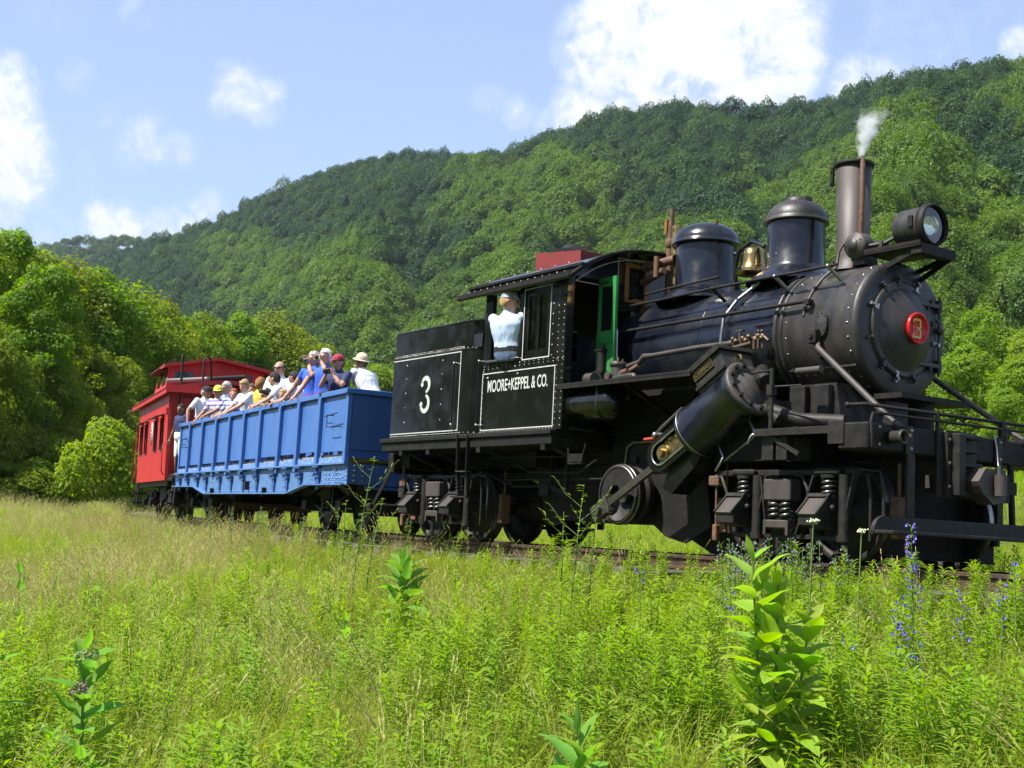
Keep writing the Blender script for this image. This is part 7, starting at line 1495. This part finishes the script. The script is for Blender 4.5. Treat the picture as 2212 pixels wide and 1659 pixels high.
    # hair
    if hairstyle != 'none':
        hv = MB().ball((0,0,0), 1, 22); vs_ = []; rgn = random.Random(hash(label) % 9999)
        amp = {'short':.06,'curly':.20,'long':.08,'fringe':.04}[hairstyle]
        for v in hv.v:
            j = 1+amp*mnoise.noise(Vector(v)*(3.5 if hairstyle != 'curly' else 2.6)+Vector((len(label),0,0)))*1.3+(.06 if hairstyle in ('curly','long') else 0)
            vs_.append((v[0]*.086*j, v[1]*.104*j+.006, v[2]*.122*j+.008))
        def keep(c):
            x, y, z = c
            if hairstyle == 'fringe': return z < .055 and z > -.05 and y > -.02
            if y < -.035: return z > .062
            if y < .02: return z > .012 if hairstyle == 'short' else z > -.035
            return z > (-.07 if hairstyle in ('short','curly') else -.13)
        F_ = [f for f in hv.f if keep([sum(vs_[i][a] for i in f)/4 for a in range(3)])]; mh = MB().add([hp_(*v) for v in vs_], F_, True)
        ho = obj('hair', mh, hair, root); sl = ho.modifiers.new('thick', 'SOLIDIFY'); sl.thickness = .012*hs
    if cap:
        prof = [(.092*cos(a), .088*sin(a)) for a in [radians(q) for q in range(0,91,12)]]
        cm = MB().lathe([(.094,-.012)]+prof, (0,0,0), Z, 20); cvs = [hp_(v[0]*.96, v[1]*1.14, v[2]+.052) for v in cm.v]
        flat = cap == 'cap_grey'; cm2 = MB().add(cvs, cm.f, True)
        bill = [(.075*cos(a), -.085-.075*sin(a)*(1 if not flat else .7), .048-.018*sin(a)) for a in [radians(q) for q in range(0,181,15)]]; nbk = len(bill)
        cm2.add([hp_(*b_) for b_ in bill]+[hp_(b_[0],b_[1],b_[2]-.006) for b_ in bill], [tuple(range(nbk)), tuple(range(2*nbk-1,nbk-1,-1))]+[(i,i+1,nbk+i+1,nbk+i) for i in range(nbk-1)]+[(nbk-1,0,nbk,2*nbk-1)])
        obj('cap', cm2, cap, root)
        if cap == 'cap_tan':
            bb = MB().lathe([(.09,0),(.128,-.010),(.128,-.016),(.09,-.006)],(0,0,0),Z,24); obj('cap_brim', MB().add([hp_(v[0],v[1]*1.15,v[2]+.042) for v in bb.v], bb.f, True), cap, root)
    root['_h'] = 0; del root['_h']
    return root, hp_, k
def held_camera(label, W_, p, psi, size=1., m='black_rubber', lens=.06):
    t = thing('photo_camera', label, 'camera', W_ @ Vector(p), (W_.to_3x3() @ Matrix.Rotation(radians(psi), 3, 'Z')).to_euler()); s = size
    obj('camera_body', MB().box(-.065*s,.065*s,-.025*s,.025*s,-.045*s,.04*s,.008).box(-.025*s,.025*s,-.02*s,.02*s,.04*s,.058*s), m, t)
    obj('lens', MB().lathe([(.0,lens*s),(.028*s,lens*s),(.032*s,lens*s-.01),(.034*s,.02*s),(.034*s,0)], (0,-.022*s,-.003), -Y, 18), 'black_rubber', t); return t
FL = 1.15
def on_gondola(px_, py_, y):                                  # local x and z of a head-top place in the car
    d = pix(px_, py_); o = Vector((0,0,CAM_Z)); Mi = MG.inverted(); a = Mi @ o; dd = Mi.to_3x3() @ d; t = (y-a.y)/dd.y; q = a+dd*t; return q.x, q.z
def rider(px_, py_, y, label, psi, lean=0., hands=None, k_adj=1., **kw):
    x, z = on_gondola(px_, py_, y); L_ = radians(lean); want = z-FL
    frac = (.94+.49*cos(L_)+.25*(.45+.55*cos(L_)))                   # head-top height share for a 1.75 m figure
    H = want/frac*1.75*.985*k_adj; H = max(1.05, min(2.02, H)); k = H/1.75; off = .52*sin(L_)*k
    fx, fy = sin(radians(psi)), -cos(radians(psi)); base = Vector((x-fx*off*1.3, y-fy*off*1.3, FL))
    base.y = min(.9, max(-1.12, base.y))
    if hands is None: hands = ((.22,-.50,1.02),(-.20,-.50,1.02))
    def wall(h):   # 'w' + offset along the car: a point on top of the near wall
        if h[0] == 'w':
            g = Vector((base.x+fx*.42*sin(L_)*k+h[1], -1.37+(h[2] if len(h) > 2 else 0), GT+.02)); r = Matrix.Rotation(radians(-psi), 3, 'Z') @ (g-base); return tuple(r/k)
        return h
    return person(label, base, MG, psi, H=H, lean=lean, hands=tuple(wall(h) for h in hands), **kw), base, k
R_ = rider
R_(445,836,-.98,'person in black cap and white T-shirt at the rear end of the gondola',120,lean=4,hands=((.42,.05,1.02),('w',.22)),cap='cap_black',hair='hair_grey',skin='skin_tan',head=(10,12))
R_(471,835,-.98,'person in yellow visor and plaid shirt leaning on the gondola side',30,lean=8,hands=(('w',.22),('w',-.08)),shirt='shirt_plaid',glasses=True,cap='cap_yellow',hair='hair_brown',skin='skin_tan',head=(35,8),sleeve=.7)
R_(482,832,-.35,'brown haired person behind the yellow visor and plaid shirt',25,lean=2,hands=((.2,-.3,.95),(-.2,-.3,.95)),shirt='shirt_white',hair='hair_brown',hairstyle='long',female=True,head=(25,6))
R_(494,819,-.50,'grey haired person behind the plaid shirt looking down',45,lean=4,hands=((.2,-.3,.95),(-.2,-.3,.95)),shirt='shirt_print',hair='hair_grey',head=(-25,14))
R_(503,842,-1.06,'red haired person resting chin over the gondola wall',38,lean=16,hands=(('w',.20),('w',-.02)),shirt='shirt_print',hair='hair_red',hairstyle='long',female=True,head=(35,-6))
R_(528,822,-1.0,'curly blond person in white and navy shirt with arms on the wall',15,lean=13,hands=(('w',.16),('w',-.10)),shirt='shirt_white',legs='shirt_navy',hair='hair_blond',hairstyle='curly',female=True,head=(25,16))
R_(546,830,-.45,'brown haired person in white between the curly blond one and the ginger one',20,lean=2,hands=((.2,-.3,.95),(-.2,-.3,.95)),shirt='shirt_white',hair='hair_brown',head=(30,5))
R_(563,818,-.40,'ginger haired person in yellow seen from behind',-150,lean=4,hands=((.2,-.3,1.0),(-.2,-.3,1.0)),shirt='shirt_yellow',hair='hair_ginger',hairstyle='curly',female=True)
R_(590,806,-.98,'dark haired person bending over the wall in a plain white shirt',-10,lean=28,hands=(('w',.22),('w',-.12)),shirt='shirt_white',hair='hair_black',girth=1.25,head=(-30,8))
_, b8, k8 = R_(610,763,-.70,'tall bald person in sunglasses standing with a camera at the chest',42,lean=0,hands=((.10,-.28,1.16),(-.10,-.28,1.16)),shirt='shirt_white',glasses=True,hair='hair_black',hairstyle='fringe',head=(-12,6))
R_(613,843,-1.08,'small blond child peering over the gondola wall',45,lean=0,hands=(('w',.10),('w',-.16)),shirt='shirt_white',hair='hair_blond',head=(0,8))
R_(637,803,-1.02,'dark haired youngster in white T-shirt looking down the wall',-35,lean=10,hands=(('w',.14),('w',-.12)),shirt='shirt_white',hair='hair_black',skin='skin_tan',head=(-15,14))
R_(657,806,-.30,'brown haired person half hidden behind the row',-170,hands=((.2,-.2,.95),(-.2,-.2,.95)),shirt='shirt_white',hair='hair_brown',hairstyle='long',female=True)
_, b12, k12 = R_(680,762,-.98,'silver haired person in blue top with raised small camera and arm along the wall',38,lean=3,hands=((.02,-.22,1.52),('w',-.42)),shirt='shirt_blue',legs='purple',hair='hair_grey',hairstyle='curly',sleeve=.25,female=True,head=(-5,2))
_, b13, k13 = R_(705,757,-.90,'white haired person in blue vest holding a pale camera to the eye',40,lean=3,hands=((.06,-.26,1.50),('w',-.15)),shirt='shirt_blue',legs='purple',hair='hair_white',hairstyle='curly',sleeve=.3,head=(-5,2))
_, b14, k14 = R_(733,769,-.85,'person in dark red cap and navy shirt aiming a black camera',28,lean=6,hands=((.09,-.28,1.38),(-.07,-.28,1.38)),shirt='shirt_navy',cap='cap_red',hair='hair_brown',girth=1.2,head=(-5,4))
R_(776,769,-.45,'person in tan hat and white shirt bending over a camera at the front corner',-62,lean=30,hands=((-.10,-.44,1.42),(-.06,-.48,1.30)),shirt='shirt_white',legs='shirt_white',cap='cap_tan',skin='skin_tan',girth=1.25,head=(-20,-14))
def rel(base, psi, v, k): return base+Matrix.Rotation(radians(psi), 3, 'Z') @ (Vector(v)*k)
held_camera('black camera with long lens held at the chest of the bald person', MG, rel(b8,42,(0,-.36,1.16),k8), 20, 1.25, lens=.12)
held_camera('tiny silver camera raised by the silver haired person', MG, rel(b12,38,(0,-.27,1.55),k12), 38, .8, 'worn_steel', .03)
held_camera('pale camera at the eye of the white haired person', MG, rel(b13,40,(.0,-.27,1.56),k13), 40, .95, 'cream_line', .05)
held_camera('black compact camera held by the person in the red cap', MG, rel(b14,28,(0,-.34,1.42),k14), 28, 1., lens=.05)
held_camera('big black camera hanging over the gondola wall from the white haired person', MG, (on_gondola(708,852,-1.30)[0],-1.30,on_gondola(708,852,-1.3)[1]), 20, 1.15, 'stack_grey', .10)
held_camera('black video camera held out by the bending person in the plain white shirt', MG, (on_gondola(648,870,-1.30)[0],-1.28,on_gondola(648,876,-1.28)[1]), -60, 1.2, lens=.12)
# person on the caboose platform
person('person in navy shirt and white shorts standing on the caboose platform', (.45,-1.12,.99), MC, 20, H=1.72, hands=((.28,-.05,.86),(-.42,-.05,.85)), shirt='shirt_navy', legs='shorts_white', skin='skin_dark', hair='hair_black', shorts=True, head=(25,0))
# engine crew
person('engine driver in pale blue shirt and striped cap sitting in the cab window', (1.42,-1.30,2.28-.94*1.0), ML, -164, H=1.75, girth=1.40, lean=-11, hands=((.26,-.42,1.16),(-.30,-.30,1.10)), shirt='shirt_paleblue', legs='jeans', skin='skin_fair', hair='hair_blond', cap='cap_grey', seated=True, head=(-62,4), sleeve=1.2)
person('second crew member in dark denim sitting in the shade of the cab', (1.75,.55,1.37-.2), ML, 70, H=1.72, lean=8, hands=((.2,-.4,.95),(-.2,-.4,.95)), shirt='jeans_dark', legs='jeans_dark', skin='skin_dark', hair='hair_black', cap='cap_black', seated=True, head=(10,5), sleeve=1.2)
# wisp of steam above the stack
def steam():
    m = bpy.data.materials.new('steam'); m.use_nodes = True; nt = m.node_tree; N = nt.nodes; L = nt.links; N.clear(); out = N.new('ShaderNodeOutputMaterial'); pv = N.new('ShaderNodeVolumePrincipled'); L.new(pv.outputs[0], out.inputs['Volume']); pv.inputs['Color'].default_value = (.97,.98,1,1); pv.inputs['Anisotropy'].default_value = .2
    tc = N.new('ShaderNodeTexCoord'); sp = N.new('ShaderNodeSeparateXYZ'); L.new(tc.outputs['Object'], sp.inputs[0])
    def mt(op, a, b=None):
        n = N.new('ShaderNodeMath'); n.operation = op
        for i, v in enumerate((a, b)):
            if v is None: continue
            if isinstance(v, (int, float)): n.inputs[i].default_value = v
            else: L.new(v, n.inputs[i])
        return n.outputs[0]
    nz = N.new('ShaderNodeTexNoise'); nz.inputs['Scale'].default_value = 9; nz.inputs['Detail'].default_value = 5; nz.inputs['Distortion'].default_value = .6; L.new(tc.outputs['Object'], nz.inputs['Vector'])
    z = sp.outputs[2]; cx_ = mt('MULTIPLY', mt('POWER', mt('MAXIMUM', z, 0.), 1.3), .34); w = mt('ADD', mt('MULTIPLY', z, .30), .028)
    dx = mt('DIVIDE', mt('SUBTRACT', sp.outputs[0], cx_), w); dy = mt('DIVIDE', sp.outputs[1], w); rr2 = mt('ADD', mt('MULTIPLY', dx, dx), mt('MULTIPLY', dy, dy))
    den = mt('SUBTRACT', mt('ADD', 1.0, mt('MULTIPLY', mt('SUBTRACT', nz.outputs['Fac'], .5), 4.0)), rr2); den = mt('MULTIPLY', mt('MAXIMUM', den, 0.), mt('MULTIPLY', mt('MAXIMUM', mt('SUBTRACT', .52, z), 0.), 48.)); L.new(den, pv.inputs['Density'])
    p = ML @ Vector((5.66,0,4.10)); mb = MB().box(-.14,.32,-.18,.18,0,.55); mb.f = mb.f; M['steam'] = m; o = obj('steam', mb, 'steam', None, kind='stuff'); o.location = p; o['label'] = 'thin white wisp of steam above the stack'
steam()

# ================================================================== HAZE in the valley air
mh_ = bpy.data.materials.new('valley_air'); mh_.use_nodes = True; nt_ = mh_.node_tree; nt_.nodes.clear(); ou_ = nt_.nodes.new('ShaderNodeOutputMaterial'); pv_ = nt_.nodes.new('ShaderNodeVolumePrincipled')
pv_.inputs['Color'].default_value = (.72,.84,1,1); pv_.inputs['Density'].default_value = .00005; pv_.inputs['Anisotropy'].default_value = .1; nt_.links.new(pv_.outputs[0], ou_.inputs['Volume']); M['valley_air'] = mh_
hz_o = obj('haze', MB().box(-2360,2360,-2360,2360,-6,560), 'valley_air', None, kind='stuff'); hz_o['label'] = 'thin summer haze in the valley air'
